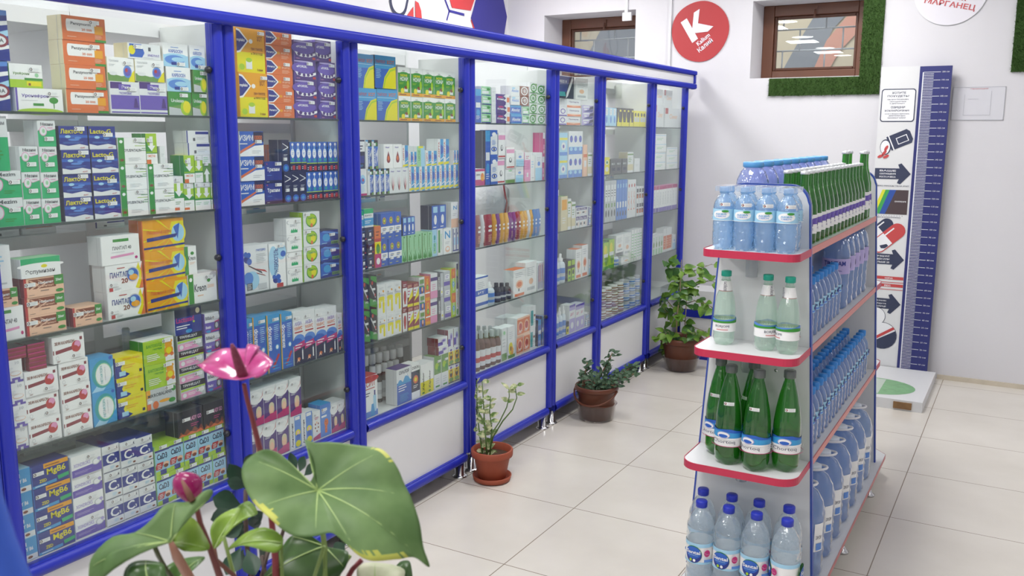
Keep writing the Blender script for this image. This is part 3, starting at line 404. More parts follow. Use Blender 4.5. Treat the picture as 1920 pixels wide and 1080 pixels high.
def place_items():
    pouch={}; jars={}
    for (bay,sh,k,y0,y1,z0,z1,x,d,lv,cw) in ITEMS:
        wd=y1-y0; h=z1-z0; where=', '.join([s for s in (lv,cw) if s]+[SHN[sh],BYN[bay-1]])
        d=min(d,.2+x+.0)
        g='%s of the %s'%(SHN[sh],BYN[bay-1])
        z0+=.0032 if sh else .0012
        hh=h-.0004; ws=wd-.0006
        if k in GD:
            if k not in jars: jars[k]=jar_meshes(k)
            me=jars[k]; r=min(wd*.98,.07 if k!='rounded' else .09)
            o=empty(GD[k][1].replace(' ','_'),(x-r/2-.002,(y0+y1)/2,z0)); o.scale=(r,r,hh)
            for nm,mm in zip(('bottle_body','cap','paper_label'),me):
                c=bpy.data.objects.new(nm if k not in('jarb','jarw') or nm!='bottle_body' else 'jar_body',mm); COL.objects.link(c); c.parent=o
            back=', back row' if x<-.05 else ''
            tag(o,GD[k][0]+back+', '+where,GD[k][1],GD[k][0]+'s, '+g); continue
        if k in PC:
            if k not in pouch: pouch[k]=pouch_mesh(k)
            o=bpy.data.objects.new('medicine_pouch',pouch[k]); COL.objects.link(o); o.location=(x,y0,z0); o.scale=(.03,ws,hh)
            tag(o,PC[k][0]+' foil tea pouch, '+where,'pouch','foil pouches on the '+g); continue
        me=carton_mesh(k)
        nm='blister_pack' if k=='blister' else 'drink_sachet_carton' if k in('foryel','tyl','noni') else 'slim_carton' if h>2*wd else 'medicine_carton'
        o=bpy.data.objects.new(nm,me); COL.objects.link(o)
        jx=random.uniform(-.006,-.001)
        o.location=(x+jx,y0+.0003,z0); o.scale=(d,ws,hh)
        tag(o,D[k][0]+', '+where,{'blister_pack':'blister pack','drink_sachet_carton':'drink sachet box','slim_carton':'slim carton'}.get(nm,'medicine box'),'cartons on the '+g)
        st=D[k][4]
        if st and bay<=3:
            c=bpy.data.objects.new('price_sticker',STK); COL.objects.link(c); c.parent=o
            sw=min(.03,wd*.5); sh_=min(.0105,h*.3); c.scale=(.02,sw/ws,sh_/hh)
            sx=min(st[0]+random.uniform(-.03,.03),1-sw/ws-.01); c.location=(0,max(.01,sx),min(st[1],1-sh_/hh-.02))
            c.location.x=.042
ITEMS=[
(1,0,'cad',-1.02,-0.965,0.565,0.66,-0.03,0.1,'upper','leftmost'),
(1,0,'cad',-1.02,-0.965,0.47,0.565,-0.03,0.1,'lower','leftmost'),
(1,0,'cad',-0.965,-0.91,0.565,0.66,-0.03,0.1,'upper','second from left'),
(1,0,'cad',-0.965,-0.91,0.47,0.565,-0.03,0.1,'lower','second from left'),
(1,0,'cad',-0.91,-0.855,0.565,0.66,-0.03,0.1,'upper','third from left'),
(1,0,'cad',-0.91,-0.855,0.47,0.565,-0.03,0.1,'lower','third from left'),
(1,0,'cad',-0.855,-0.8,0.565,0.66,-0.03,0.1,'upper','fourth from left'),
(1,0,'cad',-0.855,-0.8,0.47,0.565,-0.03,0.1,'lower','fourth from left'),
(1,0,'cad',-0.8,-0.745,0.565,0.66,-0.03,0.1,'upper','fifth from left'),
(1,0,'cad',-0.8,-0.745,0.47,0.565,-0.03,0.1,'lower','fifth from left'),
(1,0,'cthree',-1.193,-1.137,0.631,0.711,-0.03,0.12,'topmost','leftmost'),
(1,0,'cthree',-1.193,-1.137,0.55,0.631,-0.03,0.12,'second down','leftmost'),
(1,0,'cthree',-1.193,-1.137,0.47,0.55,-0.03,0.12,'bottom','leftmost'),
(1,0,'cthree',-1.136,-1.082,0.629,0.708,-0.03,0.12,'topmost','second from left'),
(1,0,'cthree',-1.136,-1.082,0.549,0.629,-0.03,0.12,'second down','second from left'),
(1,0,'cthree',-1.136,-1.082,0.47,0.549,-0.03,0.12,'bottom','second from left'),
(1,0,'cthree',-1.082,-1.023,0.625,0.703,-0.03,0.12,'topmost','third from left'),
(1,0,'cthree',-1.082,-1.023,0.548,0.625,-0.03,0.12,'second down','third from left'),
(1,0,'cthree',-1.082,-1.023,0.47,0.548,-0.03,0.12,'bottom','third from left'),
(1,0,'ladygo',-0.93,-0.83,0.66,0.741,-0.03,0.06,'','leftmost'),
(1,0,'ladygo',-0.828,-0.745,0.66,0.742,-0.03,0.06,'','second from left'),
(1,0,'magn',-1.478,-1.406,0.66,0.724,-0.03,0.06,'topmost',''),
(1,0,'magn',-1.478,-1.406,0.597,0.66,-0.03,0.06,'second down',''),
(1,0,'magn',-1.478,-1.406,0.533,0.597,-0.03,0.06,'third down',''),
(1,0,'magn',-1.478,-1.406,0.47,0.533,-0.03,0.06,'bottom',''),
(1,0,'mgb6',-1.404,-1.296,0.657,0.719,-0.03,0.06,'topmost',''),
(1,0,'mgb6',-1.404,-1.296,0.595,0.657,-0.03,0.06,'second down',''),
(1,0,'mgb6',-1.404,-1.296,0.532,0.595,-0.03,0.06,'third down',''),
(1,0,'mgb6',-1.404,-1.296,0.47,0.532,-0.03,0.06,'bottom',''),
(1,0,'xon',-1.292,-1.197,0.651,0.712,-0.03,0.06,'topmost',''),
(1,0,'xon',-1.292,-1.197,0.591,0.651,-0.03,0.06,'second down',''),
(1,0,'xon',-1.292,-1.197,0.53,0.591,-0.03,0.06,'third down',''),
(1,0,'xon',-1.292,-1.197,0.47,0.53,-0.03,0.06,'bottom',''),
(1,1,'bear',-1.038,-0.925,0.911,0.986,-0.03,0.06,'upper',''),
(1,1,'bear',-1.036,-0.925,0.836,0.911,-0.03,0.06,'lower',''),
(1,1,'bifi',-0.804,-0.745,0.967,1.031,-0.03,0.06,'topmost',''),
(1,1,'bifi',-0.804,-0.745,0.903,0.967,-0.03,0.06,'second down',''),
(1,1,'bifi',-0.804,-0.745,0.839,0.903,-0.03,0.06,'third down',''),
(1,1,'bifi',-0.804,-0.745,0.775,0.839,-0.03,0.06,'bottom',''),
(1,1,'blister',-1.46,-1.388,1.038,1.048,-0.03,0.06,'topmost','leftmost'),
(1,1,'blister',-1.46,-1.388,1.027,1.038,-0.03,0.06,'second down','leftmost'),
(1,1,'blister',-1.46,-1.388,1.017,1.027,-0.03,0.06,'bottom','leftmost'),
(1,1,'blister',-1.385,-1.336,1.037,1.049,-0.03,0.06,'topmost','second from left'),
(1,1,'blister',-1.385,-1.336,1.025,1.037,-0.03,0.06,'second down','second from left'),
(1,1,'blister',-1.385,-1.336,1.013,1.025,-0.03,0.06,'third down','second from left'),
(1,1,'blister',-1.385,-1.336,1.001,1.013,-0.03,0.06,'fourth down','second from left'),
(1,1,'blister',-1.385,-1.336,0.989,1.001,-0.03,0.06,'fifth down','second from left'),
(1,1,'blister',-1.385,-1.336,0.977,0.989,-0.03,0.06,'bottom','second from left'),
(1,1,'lactu',-0.916,-0.81,0.98,1.063,-0.03,0.06,'',''),
(1,1,'metaf',-1.212,-1.136,0.873,0.97,-0.03,0.06,'upper',''),
(1,1,'metaf',-1.212,-1.136,0.775,0.873,-0.03,0.06,'lower',''),
(1,1,'mikro',-1.035,-0.927,0.775,0.836,-0.03,0.06,'',''),
(1,1,'purplegrid',-1.478,-1.402,0.956,1.017,-0.03,0.06,'topmost',''),
(1,1,'purplegrid',-1.478,-1.402,0.896,0.956,-0.03,0.06,'second down',''),
(1,1,'purplegrid',-1.478,-1.402,0.836,0.896,-0.03,0.06,'third down',''),
(1,1,'purplegrid',-1.478,-1.402,0.775,0.836,-0.03,0.06,'bottom',''),
(1,1,'rounded',-1.026,-0.955,0.775,1.008,-0.13,0.05,'',''),
(1,1,'trim',-0.911,-0.813,0.929,0.98,-0.03,0.06,'topmost',''),
(1,1,'trim',-0.911,-0.813,0.877,0.929,-0.03,0.06,'second down',''),
(1,1,'trim',-0.911,-0.813,0.826,0.877,-0.03,0.06,'third down',''),
(1,1,'trim',-0.911,-0.813,0.775,0.826,-0.03,0.06,'bottom',''),
(1,1,'yelblue',-1.133,-1.038,0.896,0.957,-0.03,0.06,'topmost',''),
(1,1,'yelblue',-1.133,-1.038,0.836,0.896,-0.03,0.06,'second down',''),
(1,1,'yelblue',-1.133,-1.035,0.775,0.836,-0.03,0.06,'bottom',''),
(1,1,'zefa',-1.402,-1.308,0.91,0.977,-0.03,0.06,'topmost','leftmost'),
(1,1,'zefa',-1.402,-1.308,0.842,0.91,-0.03,0.06,'second down','leftmost'),
(1,1,'zefa',-1.402,-1.308,0.775,0.842,-0.03,0.06,'bottom','leftmost'),
(1,1,'zefa',-1.319,-1.223,0.981,1.054,-0.03,0.06,'topmost','second from left'),
(1,1,'zefa',-1.304,-1.215,0.912,0.981,-0.03,0.06,'second down','second from left'),
(1,1,'zefa',-1.304,-1.215,0.844,0.912,-0.03,0.06,'third down','second from left'),
(1,1,'zefa',-1.304,-1.215,0.775,0.844,-0.03,0.06,'bottom','second from left'),
(1,2,'espu',-1.387,-1.275,1.222,1.273,-0.03,0.06,'',''),
(1,2,'kreonb',-0.859,-0.745,1.07,1.163,-0.03,0.06,'',''),
(1,2,'kreons',-0.865,-0.818,1.163,1.251,-0.03,0.06,'',''),
(1,2,'lacid',-1.011,-0.86,1.251,1.342,-0.03,0.06,'topmost',''),
(1,2,'lacid',-1.011,-0.865,1.161,1.251,-0.03,0.06,'second down',''),
(1,2,'lacid',-1.011,-0.86,1.07,1.161,-0.03,0.06,'bottom',''),
(1,2,'pant20',-1.141,-1.017,1.148,1.226,-0.03,0.06,'upper',''),
(1,2,'pant20',-1.141,-1.017,1.07,1.148,-0.03,0.06,'lower',''),
(1,2,'pant40',-1.15,-1.023,1.226,1.308,-0.03,0.06,'',''),
(1,2,'pink40',-1.478,-1.385,1.07,1.155,-0.03,0.06,'',''),
(1,2,'plaintall',-1.478,-1.407,1.204,1.314,-0.03,0.06,'',''),
(1,2,'relp',-1.478,-1.396,1.155,1.204,-0.03,0.06,'','leftmost'),
(1,2,'relp',-1.382,-1.268,1.171,1.222,-0.03,0.06,'topmost','second from left'),
(1,2,'relp',-1.382,-1.268,1.121,1.171,-0.03,0.06,'second down','second from left'),
(1,2,'relp',-1.382,-1.268,1.07,1.121,-0.03,0.06,'bottom','second from left'),
(1,2,'relp',-1.25,-1.159,1.07,1.123,-0.03,0.06,'','third from left'),
(1,3,'dyus',-1.074,-0.98,1.508,1.582,-0.03,0.06,'topmost','leftmost'),
(1,3,'dyus',-1.074,-0.982,1.434,1.508,-0.03,0.06,'second down','leftmost'),
(1,3,'dyus',-1.074,-0.982,1.36,1.434,-0.03,0.06,'bottom','leftmost'),
(1,3,'dyus',-0.982,-0.89,1.433,1.506,-0.03,0.06,'upper','second from left'),
(1,3,'dyus',-0.982,-0.89,1.36,1.433,-0.03,0.06,'lower','second from left'),
(1,3,'lacto',-1.249,-1.163,1.55,1.613,-0.03,0.06,'topmost',''),
(1,3,'lacto',-1.249,-1.163,1.486,1.55,-0.03,0.06,'second down',''),
(1,3,'lacto',-1.249,-1.163,1.423,1.486,-0.03,0.06,'third down',''),
(1,3,'lacto',-1.249,-1.163,1.36,1.423,-0.03,0.06,'bottom',''),
(1,3,'lactol',-1.162,-1.077,1.55,1.613,-0.03,0.06,'topmost',''),
(1,3,'lactol',-1.162,-1.077,1.486,1.55,-0.03,0.06,'second down',''),
(1,3,'lactol',-1.162,-1.077,1.423,1.486,-0.03,0.06,'third down',''),
(1,3,'lactol',-1.162,-1.077,1.36,1.423,-0.03,0.06,'bottom',''),
(1,3,'mezim',-1.361,-1.31,1.495,1.56,-0.03,0.06,'topmost','leftmost'),
(1,3,'mezim',-1.36,-1.311,1.426,1.495,-0.03,0.06,'second down','leftmost'),
(1,3,'mezim',-1.362,-1.313,1.36,1.426,-0.03,0.06,'bottom','leftmost'),
(1,3,'mezim',-1.307,-1.256,1.559,1.626,-0.03,0.06,'topmost','second from left'),
(1,3,'mezim',-1.308,-1.258,1.493,1.559,-0.03,0.06,'second down','second from left'),
(1,3,'mezim',-1.311,-1.262,1.425,1.493,-0.03,0.06,'third down','second from left'),
(1,3,'mezim',-1.313,-1.262,1.36,1.425,-0.03,0.06,'bottom','second from left'),
(1,3,'mezimbig',-1.441,-1.361,1.432,1.5,-0.03,0.06,'upper',''),
(1,3,'mezimbig',-1.446,-1.362,1.36,1.432,-0.03,0.06,'lower',''),
(1,3,'mezimtall',-1.451,-1.387,1.5,1.635,-0.03,0.06,'',''),
(1,3,'navystripe',-0.832,-0.745,1.566,1.603,-0.03,0.06,'upper',''),
(1,3,'navystripe',-0.832,-0.745,1.528,1.566,-0.03,0.06,'lower',''),
(1,3,'omez',-0.979,-0.94,1.506,1.594,-0.03,0.06,'','leftmost'),
(1,3,'omez',-0.85,-0.809,1.445,1.529,-0.03,0.06,'','second from left'),
(1,3,'omezd',-0.89,-0.853,1.36,1.467,-0.03,0.06,'','leftmost'),
(1,3,'omezd',-0.853,-0.814,1.36,1.445,-0.03,0.06,'','second from left'),
(1,3,'omezu',-0.778,-0.747,1.444,1.528,-0.03,0.06,'','leftmost'),
(1,3,'omezu',-0.747,-0.745,1.442,1.527,-0.03,0.06,'','second from left'),
(1,3,'omezw',-0.809,-0.778,1.445,1.528,-0.03,0.06,'upper','leftmost'),
(1,3,'omezw',-0.814,-0.783,1.36,1.445,-0.03,0.06,'lower','leftmost'),
(1,3,'omezw',-0.783,-0.751,1.36,1.444,-0.03,0.06,'','second from left'),
(1,3,'omezw',-0.751,-0.745,1.36,1.442,-0.03,0.06,'','third from left'),
(1,3,'plain',-0.934,-0.915,1.506,1.557,-0.03,0.06,'',''),
(1,4,'cranviolet',-1.089,-0.992,1.648,1.737,-0.03,0.06,'','leftmost'),
(1,4,'cranviolet',-0.992,-0.894,1.648,1.741,-0.03,0.06,'','second from left'),
(1,4,'imun',-1.023,-0.91,1.803,1.846,-0.03,0.06,'',''),
(1,4,'karb',-0.901,-0.808,1.789,1.857,-0.03,0.06,'upper','leftmost'),
(1,4,'karb',-0.894,-0.804,1.717,1.789,-0.03,0.06,'lower','leftmost'),
(1,4,'karb',-0.804,-0.745,1.785,1.858,-0.03,0.06,'','second from left'),
(1,4,'panz',-1.219,-1.087,1.837,1.9,-0.03,0.06,'topmost',''),
(1,4,'panz',-1.219,-1.091,1.774,1.837,-0.03,0.06,'second down',''),
(1,4,'panz',-1.219,-1.096,1.711,1.774,-0.03,0.06,'third down',''),
(1,4,'panz',-1.219,-1.091,1.648,1.711,-0.03,0.06,'bottom',''),
(1,4,'urogreen',-1.371,-1.281,1.707,1.766,-0.03,0.06,'',''),
(1,4,'urol',-0.891,-0.805,1.648,1.717,-0.03,0.06,'','leftmost'),
(1,4,'urol',-0.797,-0.745,1.719,1.785,-0.03,0.06,'upper','second from left'),
(1,4,'urol',-0.802,-0.745,1.648,1.719,-0.03,0.06,'lower','second from left'),
(1,4,'uroliza',-1.091,-1.002,1.737,1.803,-0.03,0.06,'','leftmost'),
(1,4,'uroliza',-1.002,-0.901,1.741,1.803,-0.03,0.06,'','second from left'),
(1,4,'urowhite',-1.36,-1.229,1.648,1.707,-0.03,0.06,'',''),
(1,4,'wave',-1.448,-1.364,1.77,1.892,-0.03,0.06,'upper',''),
(1,4,'wave',-1.448,-1.371,1.648,1.77,-0.03,0.06,'lower',''),
(2,0,'amiz',-0.443,-0.387,0.47,0.593,-0.03,0.06,'','leftmost'),
(2,0,'amiz',-0.387,-0.33,0.47,0.593,-0.03,0.06,'','second from left'),
(2,0,'bluefing',-0.285,-0.226,0.47,0.595,-0.03,0.06,'',''),
(2,0,'child',-0.628,-0.568,0.606,0.734,-0.03,0.06,'upper','leftmost'),
(2,0,'child',-0.633,-0.572,0.47,0.606,-0.03,0.06,'lower','leftmost'),
(2,0,'child',-0.568,-0.507,0.606,0.734,-0.03,0.06,'upper','second from left'),
(2,0,'child',-0.572,-0.51,0.47,0.606,-0.03,0.06,'lower','second from left'),
(2,0,'child',-0.507,-0.447,0.606,0.734,-0.03,0.06,'upper','third from left'),
(2,0,'child',-0.51,-0.449,0.47,0.606,-0.03,0.06,'lower','third from left'),
(2,0,'child',-0.44,-0.381,0.593,0.732,-0.03,0.06,'','fourth from left'),
(2,0,'child',-0.226,-0.185,0.47,0.586,-0.03,0.06,'','fifth from left'),
(2,0,'child',-0.185,-0.145,0.47,0.586,-0.03,0.06,'','sixth from left'),
(2,0,'pinkdots',-0.327,-0.286,0.47,0.581,-0.03,0.06,'',''),
(2,1,'akval',-0.632,-0.603,0.775,0.982,-0.03,0.06,'','leftmost'),
(2,1,'akval',-0.6,-0.539,0.775,0.983,-0.03,0.06,'','second from left'),
(2,1,'akval',-0.536,-0.473,0.775,0.979,-0.03,0.06,'','third from left'),
(2,1,'akval',-0.471,-0.413,0.775,0.974,-0.03,0.06,'','fourth from left'),
(2,1,'akvam',-0.41,-0.353,0.775,0.968,-0.03,0.06,'','leftmost'),
(2,1,'akvam',-0.353,-0.295,0.775,0.966,-0.03,0.06,'','second from left'),
(2,1,'akvam',-0.294,-0.234,0.775,0.96,-0.03,0.06,'','third from left'),
(2,1,'akvam',-0.234,-0.174,0.775,0.958,-0.03,0.06,'','fourth from left'),
(2,1,'akvam',-0.172,-0.145,0.775,0.924,-0.03,0.06,'','fifth from left'),
(2,2,'acip',-0.347,-0.255,1.257,1.319,-0.03,0.06,'topmost',''),
(2,2,'acip',-0.347,-0.255,1.195,1.257,-0.03,0.06,'second down',''),
(2,2,'acip',-0.347,-0.255,1.132,1.195,-0.03,0.06,'third down',''),
(2,2,'acip',-0.347,-0.255,1.07,1.132,-0.03,0.06,'bottom',''),
(2,2,'berry',-0.628,-0.516,1.07,1.227,-0.03,0.06,'',''),
(2,2,'entero',-0.513,-0.434,1.07,1.223,-0.03,0.06,'',''),
(2,2,'omeg',-0.255,-0.15,1.186,1.244,-0.03,0.06,'topmost',''),
(2,2,'omeg',-0.255,-0.15,1.128,1.186,-0.03,0.06,'second down',''),
(2,2,'omeg',-0.255,-0.15,1.07,1.128,-0.03,0.06,'bottom',''),
(2,2,'simet',-0.427,-0.35,1.244,1.302,-0.03,0.06,'topmost',''),
(2,2,'simet',-0.427,-0.35,1.186,1.244,-0.03,0.06,'second down',''),
(2,2,'simet',-0.427,-0.35,1.128,1.186,-0.03,0.06,'third down',''),
(2,2,'simet',-0.427,-0.35,1.07,1.128,-0.03,0.06,'bottom',''),
(2,3,'circ',-0.391,-0.364,1.465,1.566,-0.03,0.06,'','leftmost'),
(2,3,'circ',-0.364,-0.336,1.465,1.566,-0.03,0.06,'','second from left'),
(2,3,'circ',-0.336,-0.309,1.465,1.566,-0.03,0.06,'','third from left'),
(2,3,'circ',-0.309,-0.282,1.46,1.566,-0.03,0.06,'upper','fourth from left'),
(2,3,'circ',-0.315,-0.287,1.36,1.46,-0.03,0.06,'lower','fourth from left'),
(2,3,'circ',-0.282,-0.254,1.46,1.566,-0.03,0.06,'upper','fifth from left'),
(2,3,'circ',-0.287,-0.258,1.36,1.46,-0.03,0.06,'lower','fifth from left'),
(2,3,'circ',-0.254,-0.227,1.46,1.566,-0.03,0.06,'upper','sixth from left'),
(2,3,'circ',-0.258,-0.23,1.36,1.46,-0.03,0.06,'lower','sixth from left'),
(2,3,'circ',-0.227,-0.2,1.46,1.566,-0.03,0.06,'upper','seventh from left'),
(2,3,'circ',-0.23,-0.202,1.36,1.46,-0.03,0.06,'lower','seventh from left'),
(2,3,'circ',-0.2,-0.172,1.46,1.566,-0.03,0.06,'upper','eighth from left'),
(2,3,'circ',-0.202,-0.173,1.36,1.46,-0.03,0.06,'lower','eighth from left'),
(2,3,'circ',-0.172,-0.145,1.46,1.566,-0.03,0.06,'upper','ninth from left'),
(2,3,'circ',-0.173,-0.145,1.36,1.46,-0.03,0.06,'lower','ninth from left'),
(2,3,'izim',-0.624,-0.516,1.521,1.602,-0.03,0.06,'topmost',''),
(2,3,'izim',-0.624,-0.516,1.441,1.521,-0.03,0.06,'second down',''),
(2,3,'izim',-0.624,-0.517,1.36,1.441,-0.03,0.06,'bottom',''),
(2,3,'navyb',-0.43,-0.394,1.465,1.574,-0.03,0.06,'upper','leftmost'),
(2,3,'navyb',-0.429,-0.391,1.36,1.465,-0.03,0.06,'lower','leftmost'),
(2,3,'navyb',-0.391,-0.353,1.36,1.465,-0.03,0.06,'','second from left'),
(2,3,'navyb',-0.353,-0.315,1.36,1.465,-0.03,0.06,'','third from left'),
(2,3,'ornsm',-0.378,-0.352,1.36,1.556,-0.14,0.06,'',''),
(2,3,'triz',-0.516,-0.435,1.43,1.501,-0.03,0.06,'upper',''),
(2,3,'triz',-0.516,-0.435,1.36,1.43,-0.03,0.06,'lower',''),
(2,4,'fororg',-0.488,-0.363,1.886,1.934,-0.03,0.06,'topmost',''),
(2,4,'fororg',-0.488,-0.363,1.839,1.886,-0.03,0.06,'second down',''),
(2,4,'fororg',-0.488,-0.363,1.791,1.839,-0.03,0.06,'third down',''),
(2,4,'fororg',-0.488,-0.363,1.743,1.791,-0.03,0.06,'fourth down',''),
(2,4,'fororg',-0.488,-0.363,1.696,1.743,-0.03,0.06,'fifth down',''),
(2,4,'fororg',-0.488,-0.363,1.648,1.696,-0.03,0.06,'bottom',''),
(2,4,'foryel',-0.615,-0.49,1.79,1.932,-0.03,0.06,'upper',''),
(2,4,'foryel',-0.615,-0.49,1.648,1.79,-0.03,0.06,'lower',''),
(2,4,'pforte',-0.357,-0.249,1.847,1.913,-0.03,0.06,'topmost','leftmost'),
(2,4,'pforte',-0.357,-0.249,1.78,1.847,-0.03,0.06,'second down','leftmost'),
(2,4,'pforte',-0.357,-0.249,1.714,1.78,-0.03,0.06,'third down','leftmost'),
(2,4,'pforte',-0.357,-0.249,1.648,1.714,-0.03,0.06,'bottom','leftmost'),
(2,4,'pforte',-0.249,-0.165,1.848,1.922,-0.03,0.06,'topmost','second from left'),
(2,4,'pforte',-0.228,-0.145,1.781,1.848,-0.03,0.06,'second down','second from left'),
(2,4,'pforte',-0.228,-0.145,1.715,1.781,-0.03,0.06,'third down','second from left'),
(2,4,'pforte',-0.228,-0.145,1.648,1.715,-0.03,0.06,'bottom','second from left'),
(3,0,'animal',0.576,0.62,0.552,0.635,-0.03,0.06,'upper','leftmost'),
(3,0,'animal',0.576,0.62,0.47,0.552,-0.03,0.06,'lower','leftmost'),
(3,0,'animal',0.62,0.665,0.552,0.635,-0.03,0.06,'upper','second from left'),
(3,0,'animal',0.62,0.665,0.47,0.552,-0.03,0.06,'lower','second from left'),
(3,0,'bluemount',0.185,0.289,0.47,0.624,-0.03,0.06,'',''),
(3,0,'capb',0.142,0.174,0.47,0.634,-0.12,0.04,'upper','leftmost'),
(3,0,'capb',0.156,0.192,0.47,0.67,-0.17,0.04,'lower','leftmost'),
(3,0,'capb',0.182,0.214,0.47,0.632,-0.12,0.04,'','second from left'),
(3,0,'capb',0.203,0.239,0.47,0.667,-0.17,0.04,'upper','third from left'),
(3,0,'capb',0.222,0.255,0.47,0.63,-0.12,0.04,'lower','third from left'),
(3,0,'capb',0.233,0.269,0.47,0.678,-0.22,0.04,'upper','fourth from left'),
(3,0,'capb',0.25,0.287,0.47,0.664,-0.17,0.04,'lower','fourth from left'),
(3,0,'capb',0.262,0.296,0.47,0.628,-0.12,0.04,'','fifth from left'),
(3,0,'capb',0.288,0.325,0.47,0.672,-0.22,0.04,'topmost','sixth from left'),
(3,0,'capb',0.298,0.336,0.47,0.661,-0.17,0.04,'second down','sixth from left'),
(3,0,'capb',0.304,0.338,0.47,0.626,-0.12,0.04,'bottom','sixth from left'),
(3,0,'capb',0.344,0.382,0.47,0.665,-0.22,0.04,'upper','seventh from left'),
(3,0,'capb',0.348,0.386,0.47,0.658,-0.17,0.04,'lower','seventh from left'),
(3,0,'capb',0.398,0.438,0.47,0.655,-0.17,0.04,'upper','eighth from left'),
(3,0,'capb',0.402,0.441,0.47,0.658,-0.22,0.04,'lower','eighth from left'),
(3,0,'capb',0.461,0.501,0.47,0.651,-0.22,0.04,'','ninth from left'),
(3,0,'grnleaf',0.462,0.517,0.47,0.62,-0.03,0.06,'','leftmost'),
(3,0,'grnleaf',0.517,0.572,0.47,0.62,-0.03,0.06,'','second from left'),
(3,0,'purpw',0.496,0.573,0.658,0.697,-0.03,0.06,'upper','leftmost'),
(3,0,'purpw',0.496,0.573,0.62,0.658,-0.03,0.06,'lower','leftmost'),
(3,0,'purpw',0.577,0.621,0.635,0.721,-0.03,0.06,'','second from left'),
(3,0,'purpw',0.621,0.665,0.635,0.721,-0.03,0.06,'','third from left'),
(3,0,'redsil',-0.031,0.06,0.47,0.641,-0.03,0.06,'',''),
(3,0,'spacebx',0.29,0.352,0.47,0.622,-0.03,0.06,'',''),
(3,0,'zip',0.356,0.406,0.47,0.607,-0.03,0.06,'','leftmost'),
(3,0,'zip',0.406,0.457,0.47,0.607,-0.03,0.06,'','second from left'),
(3,1,'aloe',0.647,0.665,0.775,1.022,-0.03,0.06,'',''),
(3,1,'blkgreen',-0.026,0.022,0.908,1.041,-0.03,0.06,'upper','leftmost'),
(3,1,'blkgreen',-0.026,0.022,0.775,0.908,-0.03,0.06,'lower','leftmost'),
(3,1,'blkgreen',0.022,0.07,0.908,1.041,-0.03,0.06,'upper','second from left'),
(3,1,'blkgreen',0.022,0.07,0.775,0.908,-0.03,0.06,'lower','second from left'),
(3,1,'bluegrn',0.356,0.395,0.919,0.991,-0.03,0.06,'topmost',''),
(3,1,'bluegrn',0.356,0.395,0.847,0.919,-0.03,0.06,'second down',''),
(3,1,'bluegrn',0.356,0.395,0.775,0.847,-0.03,0.06,'bottom',''),
(3,1,'brownw',0.239,0.272,0.881,0.987,-0.03,0.06,'upper',''),
(3,1,'brownw',0.239,0.272,0.775,0.881,-0.03,0.06,'lower',''),
(3,1,'brownyel',0.272,0.312,0.875,0.974,-0.03,0.06,'upper','leftmost'),
(3,1,'brownyel',0.272,0.312,0.775,0.875,-0.03,0.06,'lower','leftmost'),
(3,1,'brownyel',0.312,0.352,0.875,0.974,-0.03,0.06,'upper','second from left'),
(3,1,'brownyel',0.312,0.352,0.775,0.875,-0.03,0.06,'lower','second from left'),
(3,1,'drip',0.075,0.128,0.869,0.996,-0.03,0.06,'upper','leftmost'),
(3,1,'drip',0.072,0.125,0.775,0.869,-0.03,0.06,'lower','leftmost'),
(3,1,'drip',0.128,0.181,0.869,0.996,-0.03,0.06,'upper','second from left'),
(3,1,'drip',0.125,0.178,0.775,0.869,-0.03,0.06,'lower','second from left'),
(3,1,'drip',0.181,0.234,0.869,0.996,-0.03,0.06,'upper','third from left'),
(3,1,'drip',0.178,0.231,0.775,0.869,-0.03,0.06,'lower','third from left'),
(3,1,'greypink',0.547,0.598,0.919,0.991,-0.03,0.06,'topmost',''),
(3,1,'greypink',0.547,0.598,0.847,0.919,-0.03,0.06,'second down',''),
(3,1,'greypink',0.547,0.598,0.775,0.847,-0.03,0.06,'bottom',''),
(3,1,'greytall',0.497,0.543,0.881,0.988,-0.03,0.06,'upper',''),
(3,1,'greytall',0.497,0.543,0.775,0.881,-0.03,0.06,'lower',''),
(3,1,'limeo',0.603,0.637,0.886,0.997,-0.03,0.06,'upper',''),
(3,1,'limeo',0.603,0.637,0.775,0.886,-0.03,0.06,'lower',''),
(3,1,'orng',0.399,0.435,0.881,0.987,-0.03,0.06,'upper',''),
(3,1,'orng',0.399,0.435,0.775,0.881,-0.03,0.06,'lower',''),
(3,1,'pinkw',0.44,0.493,0.885,0.995,-0.03,0.06,'upper',''),
(3,1,'pinkw',0.44,0.493,0.775,0.885,-0.03,0.06,'lower',''),
(3,2,'gstripe',0.496,0.537,1.07,1.187,-0.03,0.06,'',''),
(3,2,'lblue',0.455,0.492,1.07,1.186,-0.03,0.06,'',''),
(3,2,'mint',0.24,0.276,1.07,1.18,-0.03,0.06,'','leftmost'),
(3,2,'mint',0.276,0.312,1.07,1.18,-0.03,0.06,'','second from left'),
(3,2,'mint',0.312,0.347,1.07,1.18,-0.03,0.06,'','third from left'),
(3,2,'mint',0.348,0.383,1.07,1.18,-0.03,0.06,'','fourth from left'),
(3,2,'mint',0.383,0.419,1.07,1.18,-0.03,0.06,'','fifth from left'),
(3,2,'mint',0.419,0.455,1.07,1.18,-0.03,0.06,'','sixth from left'),
(3,2,'navyh',-0.029,0.014,1.18,1.235,-0.03,0.06,'topmost','leftmost'),
(3,2,'navyh',-0.029,0.014,1.125,1.18,-0.03,0.06,'second down','leftmost'),
(3,2,'navyh',-0.029,0.014,1.07,1.125,-0.03,0.06,'bottom','leftmost'),
(3,2,'navyh',0.014,0.056,1.18,1.235,-0.03,0.06,'topmost','second from left'),
(3,2,'navyh',0.014,0.056,1.125,1.18,-0.03,0.06,'second down','second from left'),
(3,2,'navyh',0.014,0.056,1.07,1.125,-0.03,0.06,'bottom','second from left'),
(3,2,'navyline',0.614,0.639,1.07,1.182,-0.03,0.06,'','leftmost'),
